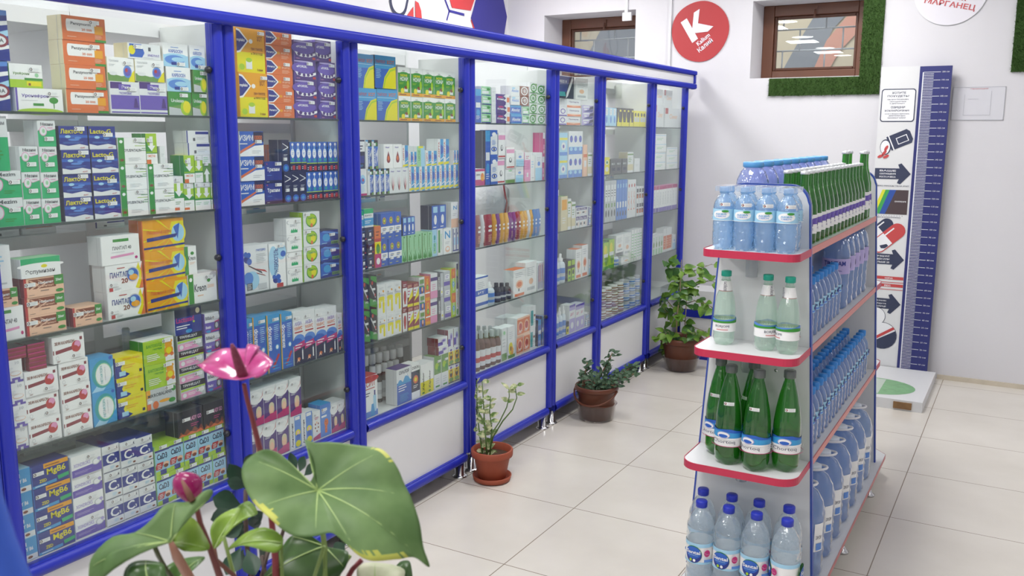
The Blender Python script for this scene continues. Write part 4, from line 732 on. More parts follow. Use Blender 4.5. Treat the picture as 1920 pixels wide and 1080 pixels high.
(3,2,'navyline',0.639,0.665,1.07,1.182,-0.03,0.06,'','second from left'),
(3,2,'nn',0.541,0.605,1.07,1.184,-0.03,0.06,'',''),
(3,2,'peach',0.605,0.665,1.182,1.296,-0.03,0.06,'',''),
(3,2,'starb',0.246,0.276,1.18,1.256,-0.03,0.06,'','leftmost'),
(3,2,'starb',0.276,0.305,1.18,1.256,-0.03,0.06,'','second from left'),
(3,2,'starb',0.305,0.335,1.18,1.256,-0.03,0.06,'','third from left'),
(3,2,'starb',0.457,0.512,1.186,1.29,-0.03,0.06,'','fourth from left'),
(3,2,'starb',0.512,0.568,1.187,1.29,-0.03,0.06,'','fifth from left'),
(3,2,'sun',0.102,0.148,1.176,1.282,-0.03,0.06,'upper','leftmost'),
(3,2,'sun',0.102,0.148,1.07,1.176,-0.03,0.06,'lower','leftmost'),
(3,2,'sun',0.148,0.193,1.176,1.282,-0.03,0.06,'upper','second from left'),
(3,2,'sun',0.148,0.193,1.07,1.176,-0.03,0.06,'lower','second from left'),
(3,2,'sun',0.193,0.239,1.176,1.282,-0.03,0.06,'upper','third from left'),
(3,2,'sun',0.193,0.239,1.07,1.176,-0.03,0.06,'lower','third from left'),
(3,2,'tealw',-0.036,-0.001,1.235,1.3,-0.03,0.06,'','leftmost'),
(3,2,'tealw',0.0,0.059,1.235,1.307,-0.03,0.06,'','second from left'),
(3,2,'tricol',0.06,0.1,1.07,1.236,-0.03,0.06,'',''),
(3,3,'dropblue',-0.03,0.018,1.36,1.463,-0.03,0.06,'',''),
(3,3,'euc',0.018,0.057,1.46,1.572,-0.03,0.06,'upper','leftmost'),
(3,3,'euc',0.025,0.06,1.36,1.46,-0.03,0.06,'lower','leftmost'),
(3,3,'euc',0.057,0.097,1.46,1.572,-0.03,0.06,'upper','second from left'),
(3,3,'euc',0.06,0.096,1.36,1.46,-0.03,0.06,'lower','second from left'),
(3,3,'euc',0.096,0.131,1.36,1.46,-0.03,0.06,'','third from left'),
(3,3,'euc',0.131,0.166,1.36,1.46,-0.03,0.06,'','fourth from left'),
(3,3,'leaf',0.166,0.208,1.36,1.46,-0.03,0.06,'','leftmost'),
(3,3,'leaf',0.208,0.249,1.36,1.46,-0.03,0.06,'','second from left'),
(3,3,'leaf',0.249,0.291,1.36,1.46,-0.03,0.06,'','third from left'),
(3,3,'navyw',-0.027,0.015,1.463,1.572,-0.03,0.06,'',''),
(3,3,'redrop',0.131,0.191,1.46,1.555,-0.03,0.06,'','leftmost'),
(3,3,'redrop',0.191,0.25,1.46,1.555,-0.03,0.06,'','second from left'),
(3,3,'slim',0.253,0.293,1.46,1.55,-0.03,0.06,'','leftmost'),
(3,3,'slim',0.297,0.325,1.461,1.523,-0.03,0.06,'upper','second from left'),
(3,3,'slim',0.295,0.332,1.36,1.461,-0.03,0.06,'lower','second from left'),
(3,3,'slim',0.325,0.353,1.461,1.523,-0.03,0.06,'upper','third from left'),
(3,3,'slim',0.332,0.369,1.36,1.461,-0.03,0.06,'lower','third from left'),
(3,3,'slim',0.369,0.406,1.36,1.461,-0.03,0.06,'','fourth from left'),
(3,3,'slim',0.418,0.46,1.461,1.525,-0.03,0.06,'upper','fifth from left'),
(3,3,'slim',0.406,0.443,1.36,1.461,-0.03,0.06,'lower','fifth from left'),
(3,3,'slim',0.46,0.501,1.461,1.525,-0.03,0.06,'upper','sixth from left'),
(3,3,'slim',0.443,0.48,1.36,1.461,-0.03,0.06,'lower','sixth from left'),
(3,3,'slim',0.48,0.517,1.36,1.461,-0.03,0.06,'','seventh from left'),
(3,3,'slim',0.506,0.551,1.461,1.575,-0.03,0.06,'upper','eighth from left'),
(3,3,'slim',0.517,0.554,1.36,1.461,-0.03,0.06,'lower','eighth from left'),
(3,3,'slim',0.551,0.597,1.461,1.575,-0.03,0.06,'upper','ninth from left'),
(3,3,'slim',0.554,0.591,1.36,1.461,-0.03,0.06,'lower','ninth from left'),
(3,3,'slim',0.591,0.628,1.36,1.461,-0.03,0.06,'','tenth from left'),
(3,3,'slim',0.622,0.643,1.461,1.525,-0.03,0.06,'upper','eleventh from left'),
(3,3,'slim',0.628,0.665,1.36,1.461,-0.03,0.06,'lower','eleventh from left'),
(3,3,'slim',0.643,0.665,1.461,1.525,-0.03,0.06,'','twelfth from left'),
(3,3,'slimg',0.353,0.411,1.461,1.546,-0.03,0.06,'',''),
(3,4,'noni',0.233,0.316,1.747,1.861,-0.03,0.06,'upper','leftmost'),
(3,4,'noni',0.234,0.316,1.648,1.747,-0.03,0.06,'lower','leftmost'),
(3,4,'noni',0.316,0.399,1.747,1.861,-0.03,0.06,'upper','second from left'),
(3,4,'noni',0.316,0.399,1.648,1.747,-0.03,0.06,'lower','second from left'),
(3,4,'noni',0.399,0.481,1.747,1.861,-0.03,0.06,'upper','third from left'),
(3,4,'noni',0.399,0.481,1.648,1.747,-0.03,0.06,'lower','third from left'),
(3,4,'noni',0.481,0.564,1.747,1.861,-0.03,0.06,'upper','fourth from left'),
(3,4,'noni',0.481,0.564,1.648,1.747,-0.03,0.06,'lower','fourth from left'),
(3,4,'noni',0.564,0.647,1.747,1.861,-0.03,0.06,'upper','fifth from left'),
(3,4,'noni',0.564,0.646,1.648,1.747,-0.03,0.06,'lower','fifth from left'),
(3,4,'tyl',-0.027,0.078,1.767,1.893,-0.03,0.06,'upper','leftmost'),
(3,4,'tyl',-0.028,0.091,1.648,1.767,-0.03,0.06,'lower','leftmost'),
(3,4,'tyl',0.081,0.216,1.771,1.896,-0.03,0.06,'upper','second from left'),
(3,4,'tyl',0.094,0.228,1.648,1.771,-0.03,0.06,'lower','second from left'),
(4,0,'amberb',0.818,0.862,0.47,0.667,-0.03,0.035,'','leftmost'),
(4,0,'amberb',0.867,0.911,0.47,0.66,-0.03,0.035,'','second from left'),
(4,0,'amberb',0.916,0.961,0.47,0.653,-0.03,0.035,'','third from left'),
(4,0,'amberb',0.939,0.984,0.47,0.664,-0.09,0.035,'','fourth from left'),
(4,0,'amberb',0.967,1.013,0.47,0.647,-0.03,0.035,'','fifth from left'),
(4,0,'amberb',0.994,1.04,0.47,0.654,-0.09,0.035,'upper','sixth from left'),
(4,0,'amberb',1.018,1.057,0.47,0.64,-0.03,0.035,'lower','sixth from left'),
(4,0,'amberb',1.051,1.098,0.47,0.643,-0.09,0.035,'','seventh from left'),
(4,0,'amberb',1.108,1.156,0.47,0.632,-0.09,0.035,'','eighth from left'),
(4,0,'bluetall',1.438,1.475,0.47,0.615,-0.03,0.06,'','leftmost'),
(4,0,'bluetall',1.481,1.495,0.47,0.63,-0.03,0.06,'','second from left'),
(4,0,'flowerw',1.118,1.189,0.47,0.635,-0.03,0.06,'',''),
(4,0,'redpat',1.206,1.277,0.567,0.664,-0.03,0.06,'upper','leftmost'),
(4,0,'redpat',1.207,1.279,0.47,0.567,-0.03,0.06,'lower','leftmost'),
(4,0,'redpat',1.277,1.349,0.567,0.664,-0.03,0.06,'upper','second from left'),
(4,0,'redpat',1.279,1.35,0.47,0.567,-0.03,0.06,'lower','second from left'),
(4,0,'tealst',1.353,1.407,0.587,0.703,-0.03,0.06,'upper',''),
(4,0,'tealst',1.353,1.407,0.47,0.587,-0.03,0.06,'lower',''),
(4,0,'whdoc',1.246,1.371,0.47,0.648,-0.13,0.06,'',''),
(4,0,'whgreen',1.057,1.108,0.47,0.638,-0.03,0.06,'',''),
(4,1,'darkb',1.012,1.059,0.775,0.872,-0.03,0.035,'','leftmost'),
(4,1,'darkb',1.064,1.111,0.775,0.865,-0.03,0.035,'','second from left'),
(4,1,'darkb',1.117,1.16,0.775,0.858,-0.03,0.035,'','third from left'),
(4,1,'spray',0.946,1.002,0.775,0.886,-0.03,0.06,'',''),
(4,1,'stripeb',1.432,1.453,0.775,0.925,-0.03,0.06,'','leftmost'),
(4,1,'stripeb',1.453,1.474,0.775,0.925,-0.03,0.06,'','second from left'),
(4,1,'stripeb',1.474,1.495,0.775,0.925,-0.03,0.06,'','third from left'),
(4,1,'whblueb',0.81,0.926,0.775,0.927,-0.03,0.06,'',''),
(4,1,'whdoc',1.298,1.42,0.775,0.94,-0.03,0.06,'',''),
(4,1,'whor',1.165,1.293,0.775,0.917,-0.03,0.06,'',''),
(4,2,'pblue',1.38,1.421,1.07,1.21,-0.03,0.02,'','leftmost'),
(4,2,'pblue',1.421,1.463,1.07,1.21,-0.03,0.02,'','second from left'),
(4,2,'pmaroon',0.811,0.868,1.07,1.221,-0.03,0.02,'',''),
(4,2,'ppurple',1.011,1.046,1.07,1.215,-0.03,0.02,'','leftmost'),
(4,2,'ppurple',1.13,1.167,1.07,1.213,-0.03,0.02,'','second from left'),
(4,2,'ppurple',1.167,1.205,1.07,1.212,-0.03,0.02,'','third from left'),
(4,2,'pred',0.897,0.976,1.07,1.218,-0.03,0.02,'','leftmost'),
(4,2,'pred',1.205,1.249,1.07,1.212,-0.03,0.02,'','second from left'),
(4,2,'pwhite',0.868,0.897,1.07,1.22,-0.03,0.02,'','leftmost'),
(4,2,'pwhite',1.322,1.351,1.07,1.21,-0.03,0.02,'','second from left'),
(4,2,'pyellow',0.976,1.011,1.07,1.216,-0.03,0.02,'','leftmost'),
(4,2,'pyellow',1.046,1.088,1.07,1.215,-0.03,0.02,'','second from left'),
(4,2,'pyellow',1.088,1.13,1.07,1.214,-0.03,0.02,'','third from left'),
(4,2,'pyellow',1.249,1.288,1.07,1.211,-0.03,0.02,'','fourth from left'),
(4,2,'pyellow',1.288,1.322,1.07,1.21,-0.03,0.02,'','fifth from left'),
(4,2,'pyellow',1.351,1.38,1.07,1.211,-0.03,0.02,'','sixth from left'),
(4,3,'bluetall',0.897,0.941,1.36,1.613,-0.03,0.06,'',''),
(4,3,'eye',0.945,1.009,1.488,1.616,-0.03,0.06,'upper',''),
(4,3,'eye',0.945,1.009,1.36,1.488,-0.03,0.06,'lower',''),
(4,3,'magtall',1.472,1.495,1.482,1.605,-0.03,0.06,'upper',''),
(4,3,'magtall',1.472,1.495,1.36,1.482,-0.03,0.06,'lower',''),
(4,3,'pinkor',0.808,0.892,1.36,1.437,-0.03,0.06,'',''),
(4,3,'pinktall',1.273,1.335,1.36,1.506,-0.03,0.06,'',''),
(4,3,'plaintall',1.341,1.386,1.36,1.491,-0.03,0.06,'',''),
(4,3,'whblue',1.186,1.267,1.438,1.517,-0.03,0.06,'upper','leftmost'),
(4,3,'whblue',1.186,1.267,1.36,1.438,-0.03,0.06,'lower','leftmost'),
(4,3,'whblue',1.392,1.468,1.36,1.504,-0.03,0.06,'','second from left'),
(4,3,'whgreen',1.086,1.181,1.36,1.43,-0.03,0.06,'',''),
(4,3,'whpink',1.014,1.08,1.482,1.604,-0.03,0.06,'upper','leftmost'),
(4,3,'whpink',1.014,1.08,1.36,1.482,-0.03,0.06,'lower','leftmost'),
(4,3,'whpink',1.091,1.17,1.43,1.534,-0.03,0.06,'','second from left'),
(4,4,'bluetall',0.809,0.86,1.648,1.8,-0.03,0.06,'',''),
(4,4,'bluew',1.136,1.242,1.693,1.738,-0.03,0.06,'upper',''),
(4,4,'bluew',1.136,1.242,1.648,1.693,-0.03,0.06,'lower',''),
(4,4,'bluew2',1.135,1.225,1.784,1.83,-0.03,0.06,'upper',''),
(4,4,'bluew2',1.135,1.225,1.738,1.784,-0.03,0.06,'lower',''),
(4,4,'brownp',1.231,1.318,1.785,1.832,-0.03,0.06,'upper',''),
(4,4,'brownp',1.231,1.318,1.738,1.785,-0.03,0.06,'lower',''),
(4,4,'green4',1.323,1.403,1.803,1.855,-0.03,0.06,'topmost','leftmost'),
(4,4,'green4',1.323,1.403,1.752,1.803,-0.03,0.06,'second down','leftmost'),
(4,4,'green4',1.323,1.403,1.7,1.752,-0.03,0.06,'third down','leftmost'),
(4,4,'green4',1.323,1.403,1.648,1.7,-0.03,0.06,'bottom','leftmost'),
(4,4,'green4',1.408,1.495,1.799,1.849,-0.03,0.06,'topmost','second from left'),
(4,4,'green4',1.408,1.495,1.748,1.799,-0.03,0.06,'second down','second from left'),
(4,4,'green4',1.408,1.495,1.698,1.748,-0.03,0.06,'third down','second from left'),
(4,4,'green4',1.408,1.495,1.648,1.698,-0.03,0.06,'bottom','second from left'),
(4,4,'grnpale',0.865,0.95,1.773,1.815,-0.03,0.06,'topmost','leftmost'),
(4,4,'grnpale',0.865,0.95,1.732,1.773,-0.03,0.06,'second down','leftmost'),
(4,4,'grnpale',0.865,0.95,1.69,1.732,-0.03,0.06,'third down','leftmost'),
(4,4,'grnpale',0.865,0.95,1.648,1.69,-0.03,0.06,'bottom','leftmost'),
(4,4,'grnpale',1.248,1.32,1.691,1.733,-0.03,0.06,'upper','second from left'),
(4,4,'grnpale',1.248,1.32,1.648,1.691,-0.03,0.06,'lower','second from left'),
(4,4,'plain',0.955,0.994,1.772,1.813,-0.03,0.06,'topmost',''),
(4,4,'plain',0.955,0.994,1.73,1.772,-0.03,0.06,'second down',''),
(4,4,'plain',0.955,0.994,1.689,1.73,-0.03,0.06,'third down',''),
(4,4,'plain',0.955,0.994,1.648,1.689,-0.03,0.06,'bottom',''),
(4,4,'purpzig',0.999,1.125,1.739,1.785,-0.03,0.06,'topmost',''),
(4,4,'purpzig',0.999,1.125,1.694,1.739,-0.03,0.06,'second down',''),
(4,4,'purpzig',0.999,1.125,1.648,1.694,-0.03,0.06,'bottom',''),
(5,0,'lilac',1.819,1.897,0.47,0.632,-0.03,0.06,'','leftmost'),
(5,0,'lilac',1.903,1.962,0.47,0.621,-0.03,0.06,'','second from left'),
(5,0,'lilac',1.962,2.02,0.47,0.621,-0.03,0.06,'','third from left'),
(5,0,'navyline',2.029,2.059,0.51,0.55,-0.03,0.06,'upper','leftmost'),
(5,0,'navyline',2.029,2.059,0.47,0.51,-0.03,0.06,'lower','leftmost'),
(5,0,'navyline',2.059,2.09,0.51,0.55,-0.03,0.06,'upper','second from left'),
(5,0,'navyline',2.059,2.09,0.47,0.51,-0.03,0.06,'lower','second from left'),
(5,0,'spray',1.658,1.698,0.47,0.636,-0.03,0.03,'','leftmost'),
(5,0,'spray',1.704,1.744,0.47,0.638,-0.03,0.03,'','second from left'),
(5,0,'spray',1.751,1.783,0.47,0.639,-0.03,0.03,'','third from left'),
(5,0,'yelsm',1.783,1.816,0.47,0.542,-0.03,0.06,'',''),
(5,1,'spray',1.656,1.702,0.775,0.943,-0.03,0.06,'','leftmost'),
(5,1,'spray',1.715,1.775,0.775,0.938,-0.03,0.06,'','second from left'),
(5,1,'whblue',2.068,2.09,0.775,0.868,-0.03,0.06,'',''),
(5,1,'whor',1.891,1.97,0.775,0.945,-0.03,0.06,'','leftmost'),
(5,1,'whor',1.976,2.057,0.775,0.961,-0.03,0.06,'','second from left'),
(5,1,'yelgrn',1.79,1.831,0.775,0.891,-0.03,0.06,'','leftmost'),
(5,1,'yelgrn',1.838,1.88,0.775,0.892,-0.03,0.06,'','second from left'),
(5,2,'cream',1.778,1.819,1.07,1.242,-0.03,0.06,'','leftmost'),
(5,2,'cream',1.826,1.874,1.07,1.221,-0.03,0.06,'','second from left'),
(5,2,'darklbl',1.882,1.953,1.141,1.187,-0.03,0.06,'upper','leftmost'),
(5,2,'darklbl',1.884,1.932,1.07,1.141,-0.03,0.06,'lower','leftmost'),
(5,2,'darklbl',1.953,2.024,1.141,1.187,-0.03,0.06,'upper','second from left'),
(5,2,'darklbl',1.932,1.979,1.07,1.141,-0.03,0.06,'lower','second from left'),
(5,2,'darklbl',1.979,2.027,1.07,1.141,-0.03,0.06,'','third from left'),
(5,2,'navyline',2.039,2.09,1.126,1.182,-0.03,0.06,'upper',''),
(5,2,'navyline',2.039,2.09,1.07,1.126,-0.03,0.06,'lower',''),
(5,2,'olive',1.692,1.771,1.07,1.26,-0.03,0.06,'',''),
(5,3,'cream',2.026,2.084,1.36,1.494,-0.03,0.06,'',''),
(5,3,'drops',1.669,1.766,1.483,1.606,-0.03,0.06,'upper',''),
(5,3,'drops',1.669,1.766,1.36,1.483,-0.03,0.06,'lower',''),
(5,3,'flesh',1.967,2.017,1.36,1.54,-0.03,0.06,'',''),
(5,3,'ovalb',1.773,1.834,1.488,1.615,-0.03,0.06,'upper','leftmost'),
(5,3,'ovalb',1.773,1.834,1.36,1.488,-0.03,0.06,'lower','leftmost'),
(5,3,'ovalb',1.834,1.896,1.488,1.615,-0.03,0.06,'upper','second from left'),
(5,3,'ovalb',1.834,1.896,1.36,1.488,-0.03,0.06,'lower','second from left'),
(5,3,'ovalb',1.896,1.957,1.488,1.615,-0.03,0.06,'upper','third from left'),
(5,3,'ovalb',1.896,1.957,1.36,1.488,-0.03,0.06,'lower','third from left'),
(5,4,'bigblue',1.636,1.836,1.789,1.907,-0.03,0.06,'',''),
(5,4,'navyswoosh',1.937,2.09,1.723,1.76,-0.03,0.06,'topmost',''),
(5,4,'navyswoosh',1.937,2.09,1.685,1.723,-0.03,0.06,'second down',''),
(5,4,'navyswoosh',1.937,2.09,1.648,1.685,-0.03,0.06,'bottom',''),
(5,4,'prop',1.747,1.922,1.742,1.789,-0.03,0.06,'topmost',''),
(5,4,'prop',1.747,1.922,1.695,1.742,-0.03,0.06,'second down',''),
(5,4,'prop',1.747,1.922,1.648,1.695,-0.03,0.06,'bottom',''),
(5,4,'small_pv',1.64,1.742,1.695,1.742,-0.03,0.06,'upper',''),
(5,4,'small_pv',1.64,1.742,1.648,1.695,-0.03,0.06,'lower',''),
(5,4,'whdoc',1.849,2.008,1.789,1.906,-0.03,0.06,'',''),
(6,0,'jarb',2.277,2.358,0.607,0.651,-0.03,0.045,'topmost','leftmost'),
(6,0,'jarb',2.279,2.361,0.563,0.607,-0.03,0.045,'second down','leftmost'),
(6,0,'jarb',2.282,2.363,0.519,0.563,-0.03,0.045,'third down','leftmost'),
(6,0,'jarb',2.285,2.367,0.47,0.519,-0.03,0.045,'bottom','leftmost'),
(6,0,'jarb',2.366,2.449,0.609,0.654,-0.03,0.045,'topmost','second from left'),
(6,0,'jarb',2.368,2.452,0.564,0.609,-0.03,0.045,'second down','second from left'),
(6,0,'jarb',2.371,2.455,0.519,0.564,-0.03,0.045,'third down','second from left'),
(6,0,'jarb',2.375,2.459,0.47,0.519,-0.03,0.045,'bottom','second from left'),
(6,0,'jarb',2.457,2.543,0.611,0.656,-0.03,0.045,'topmost','third from left'),
(6,0,'jarb',2.46,2.546,0.566,0.611,-0.03,0.045,'second down','third from left'),
(6,0,'jarb',2.462,2.549,0.52,0.566,-0.03,0.045,'third down','third from left'),
(6,0,'jarb',2.467,2.553,0.47,0.52,-0.03,0.045,'bottom','third from left'),
(6,0,'jarb',2.551,2.639,0.613,0.659,-0.03,0.045,'topmost','fourth from left'),
(6,0,'jarb',2.553,2.642,0.567,0.613,-0.03,0.045,'second down','fourth from left'),
(6,0,'jarb',2.556,2.645,0.521,0.567,-0.03,0.045,'third down','fourth from left'),
(6,0,'jarb',2.561,2.65,0.47,0.521,-0.03,0.045,'bottom','fourth from left'),
(6,0,'jarw',2.647,2.738,0.616,0.662,-0.03,0.045,'topmost','leftmost'),
(6,0,'jarw',2.65,2.741,0.569,0.616,-0.03,0.045,'second down','leftmost'),
(6,0,'jarw',2.653,2.745,0.522,0.569,-0.03,0.045,'third down','leftmost'),
(6,0,'jarw',2.658,2.75,0.47,0.522,-0.03,0.045,'bottom','leftmost'),
(6,0,'jarw',2.746,2.84,0.618,0.665,-0.03,0.045,'topmost','second from left'),
(6,0,'jarw',2.749,2.843,0.571,0.618,-0.03,0.045,'second down','second from left'),
(6,0,'jarw',2.753,2.847,0.523,0.571,-0.03,0.045,'third down','second from left'),
(6,0,'jarw',2.758,2.853,0.47,0.523,-0.03,0.045,'bottom','second from left'),
(6,0,'jarw',2.848,2.905,0.621,0.668,-0.03,0.045,'topmost','third from left'),
(6,0,'jarw',2.852,2.905,0.573,0.621,-0.03,0.045,'second down','third from left'),
(6,0,'jarw',2.855,2.905,0.524,0.573,-0.03,0.045,'third down','third from left'),
(6,0,'jarw',2.861,2.905,0.47,0.524,-0.03,0.045,'bottom','third from left'),
(6,1,'herb',2.271,2.352,0.775,0.944,-0.03,0.06,'','leftmost'),
(6,1,'herb',2.359,2.442,0.775,0.955,-0.03,0.06,'','second from left'),
(6,1,'spray',2.464,2.541,0.775,0.86,-0.03,0.06,'',''),
(6,1,'whdoc',2.466,2.588,0.86,0.971,-0.03,0.06,'','leftmost'),
(6,1,'whdoc',2.588,2.711,0.828,0.971,-0.03,0.06,'upper','second from left'),
(6,1,'whdoc',2.559,2.719,0.775,0.828,-0.03,0.06,'lower','second from left'),
(6,1,'whline',2.719,2.764,0.775,0.983,-0.03,0.06,'','leftmost'),
(6,1,'whline',2.764,2.811,0.775,0.983,-0.03,0.06,'','second from left'),
(6,1,'whline',2.811,2.858,0.775,0.983,-0.03,0.06,'','third from left'),
(6,1,'whline',2.858,2.905,0.775,0.983,-0.03,0.06,'','fourth from left'),
(6,2,'slimbl',2.461,2.502,1.07,1.318,-0.03,0.06,'','leftmost'),
(6,2,'slimbl',2.502,2.542,1.07,1.318,-0.03,0.06,'','second from left'),
(6,2,'slimbl',2.542,2.583,1.07,1.318,-0.03,0.06,'','third from left'),
(6,2,'slimbl',2.583,2.624,1.07,1.318,-0.03,0.06,'','fourth from left'),
(6,2,'slimgr',2.275,2.319,1.07,1.319,-0.03,0.06,'','leftmost'),
(6,2,'slimgr',2.319,2.364,1.07,1.319,-0.03,0.06,'','second from left'),
(6,2,'slimgr',2.364,2.409,1.07,1.319,-0.03,0.06,'','third from left'),
(6,2,'slimgr',2.409,2.453,1.07,1.319,-0.03,0.06,'','fourth from left'),
(6,2,'slimor',2.788,2.827,1.167,1.263,-0.03,0.06,'upper','leftmost'),
(6,2,'slimor',2.788,2.827,1.07,1.167,-0.03,0.06,'lower','leftmost'),
(6,2,'slimor',2.827,2.866,1.167,1.263,-0.03,0.06,'upper','second from left'),
(6,2,'slimor',2.827,2.866,1.07,1.167,-0.03,0.06,'lower','second from left'),
(6,2,'slimor',2.866,2.905,1.167,1.263,-0.03,0.06,'upper','third from left'),
(6,2,'slimor',2.866,2.905,1.07,1.167,-0.03,0.06,'lower','third from left'),
(6,2,'slimwh',2.632,2.68,1.07,1.311,-0.03,0.06,'','leftmost'),
(6,2,'slimwh',2.68,2.728,1.07,1.311,-0.03,0.06,'','second from left'),
(6,2,'slimwh',2.728,2.776,1.07,1.311,-0.03,0.06,'','third from left'),
(6,3,'cream',2.621,2.718,1.36,1.488,-0.03,0.06,'',''),
(6,3,'darkbx',2.347,2.436,1.36,1.449,-0.03,0.06,'','leftmost'),
(6,3,'darkbx',2.436,2.526,1.36,1.449,-0.03,0.06,'','second from left'),
(6,3,'darkbx',2.526,2.615,1.36,1.449,-0.03,0.06,'','third from left'),
(6,3,'plain',2.73,2.821,1.36,1.446,-0.03,0.06,'',''),
(6,3,'yelgr2',2.26,2.339,1.36,1.462,-0.03,0.06,'',''),
(6,4,'blkyel',2.435,2.499,1.648,1.759,-0.03,0.06,'','leftmost'),
(6,4,'blkyel',2.499,2.562,1.648,1.759,-0.03,0.06,'','second from left'),
(6,4,'blkyel',2.562,2.626,1.648,1.759,-0.03,0.06,'','third from left'),
(6,4,'blkyel',2.626,2.69,1.648,1.759,-0.03,0.06,'','fourth from left'),
(6,4,'ltblue',2.252,2.31,1.648,1.756,-0.03,0.06,'','leftmost'),
(6,4,'ltblue',2.31,2.369,1.648,1.756,-0.03,0.06,'','second from left'),
(6,4,'ltblue',2.369,2.427,1.648,1.756,-0.03,0.06,'','third from left'),
(6,4,'yelpk',2.7,2.751,1.648,1.748,-0.03,0.06,'','leftmost'),
(6,4,'yelpk',2.751,2.803,1.648,1.748,-0.03,0.06,'','second from left'),
(6,4,'yelpk',2.803,2.854,1.648,1.748,-0.03,0.06,'','third from left'),
(6,4,'yelpk',2.854,2.905,1.648,1.748,-0.03,0.06,'','fourth from left'),
(7,1,'grnw',3.095,3.147,0.775,0.91,-0.03,0.06,'','leftmost'),
(7,1,'grnw',3.147,3.2,0.775,0.91,-0.03,0.06,'','second from left'),
(7,1,'grnw',3.2,3.252,0.775,0.91,-0.03,0.06,'','third from left'),
(7,1,'grnw',3.252,3.304,0.775,0.91,-0.03,0.06,'','fourth from left'),
(7,1,'orw',3.31,3.365,0.775,0.942,-0.03,0.06,'','leftmost'),
(7,1,'orw',3.365,3.42,0.775,0.942,-0.03,0.06,'','second from left'),
(7,1,'orw',3.42,3.475,0.775,0.942,-0.03,0.06,'','third from left'),
(7,1,'whblue',3.502,3.565,0.775,0.881,-0.03,0.06,'',''),
(7,2,'whmag',3.086,3.139,1.07,1.248,-0.03,0.06,'','leftmost'),
(7,2,'whmag',3.139,3.192,1.07,1.248,-0.03,0.06,'','second from left'),
(7,2,'whmag',3.192,3.246,1.07,1.248,-0.03,0.06,'','third from left'),
(7,2,'whmag',3.246,3.299,1.07,1.248,-0.03,0.06,'','fourth from left'),
(7,2,'whmag',3.299,3.352,1.07,1.248,-0.03,0.06,'','fifth from left'),
(7,2,'whmag',3.352,3.405,1.07,1.248,-0.03,0.06,'','sixth from left'),
(7,2,'whmag',3.405,3.459,1.07,1.248,-0.03,0.06,'','seventh from left'),
(7,2,'whmag',3.459,3.512,1.07,1.248,-0.03,0.06,'','eighth from left'),
(7,2,'whmag',3.512,3.565,1.07,1.248,-0.03,0.06,'','ninth from left'),
(7,3,'pale',3.077,3.302,1.542,1.603,-0.03,0.06,'topmost','leftmost'),
(7,3,'pale',3.077,3.302,1.482,1.542,-0.03,0.06,'second down','leftmost'),
(7,3,'pale',3.077,3.302,1.421,1.482,-0.03,0.06,'third down','leftmost'),
(7,3,'pale',3.077,3.302,1.36,1.421,-0.03,0.06,'bottom','leftmost'),
(7,3,'pale',3.321,3.54,1.461,1.511,-0.03,0.06,'topmost','second from left'),
(7,3,'pale',3.321,3.54,1.41,1.461,-0.03,0.06,'second down','second from left'),
(7,3,'pale',3.321,3.54,1.36,1.41,-0.03,0.06,'bottom','second from left'),
(7,4,'clever',3.061,3.211,1.795,1.9,-0.03,0.06,'upper','leftmost'),
(7,4,'clever',3.07,3.237,1.648,1.795,-0.03,0.06,'lower','leftmost'),
(7,4,'clever',3.237,3.401,1.78,1.901,-0.03,0.06,'upper','second from left'),
(7,4,'clever',3.264,3.545,1.648,1.78,-0.03,0.06,'lower','second from left'),
]
# ------------------------------------------------------------------ room
def wall_mat(): return mat('wall_paint','#D9D8DD',.7,noise=.02,nscale=3,bump=.08,bscale=25)
def tile_mat():
    m=bpy.data.materials.new('floor_tiles'); m.use_nodes=True; nt=m.node_tree; b=nt.nodes['Principled BSDF']; N=nt.nodes.new; L=nt.links.new
    tc=N('ShaderNodeTexCoord'); br=N('ShaderNodeTexBrick'); br.offset=0; br.squash=1
    br.inputs['Scale'].default_value=1; br.inputs['Brick Width'].default_value=.6; br.inputs['Row Height'].default_value=.6
    br.inputs['Mortar Size'].default_value=.0022; br.inputs['Mortar Smooth'].default_value=.2
    br.inputs['Color1'].default_value=lin('#DFDAD2'); br.inputs['Color2'].default_value=lin('#DBD6CE'); br.inputs['Mortar'].default_value=lin('#8F8274')
    n=N('ShaderNodeTexNoise'); n.inputs['Scale'].default_value=2.2; n.inputs['Detail'].default_value=5
    mx=N('ShaderNodeMix'); mx.data_type='RGBA'; mx.blend_type='MULTIPLY'; mx.inputs[0].default_value=1
    cr=N('ShaderNodeValToRGB'); cr.color_ramp.elements[0].position=.3; cr.color_ramp.elements[0].color=(.88,.87,.86,1); cr.color_ramp.elements[1].position=.7; cr.color_ramp.elements[1].color=(1,1,1,1)
    L(tc.outputs['Object'],br.inputs['Vector']); L(tc.outputs['Object'],n.inputs['Vector']); L(n.outputs[0],cr.inputs[0])
    L(br.outputs[0],mx.inputs[6]); L(cr.outputs[0],mx.inputs[7]); L(mx.outputs[2],b.inputs['Base Color'])
    b.inputs['Roughness'].default_value=.24; b.inputs['Specular IOR Level'].default_value=.45
    return m
WALL=wall_mat()
def st(o): o['kind']='structure'; return o
YB=3.75; XL=-1.578; XR=4.6; YN=-7.0; ZC=3.0
m=MB(); m.box((XL-.2,YN,-.1),(XR+.2,YB+.5,0),tile_mat()); st(m.build('floor'))
m=MB(); cm=mat('ceiling_paint','#E8E8EA',.8); m.box((XL-.2,YN,ZC),(XR+.2,YB+.5,ZC+.1),cm); st(m.build('ceiling'))
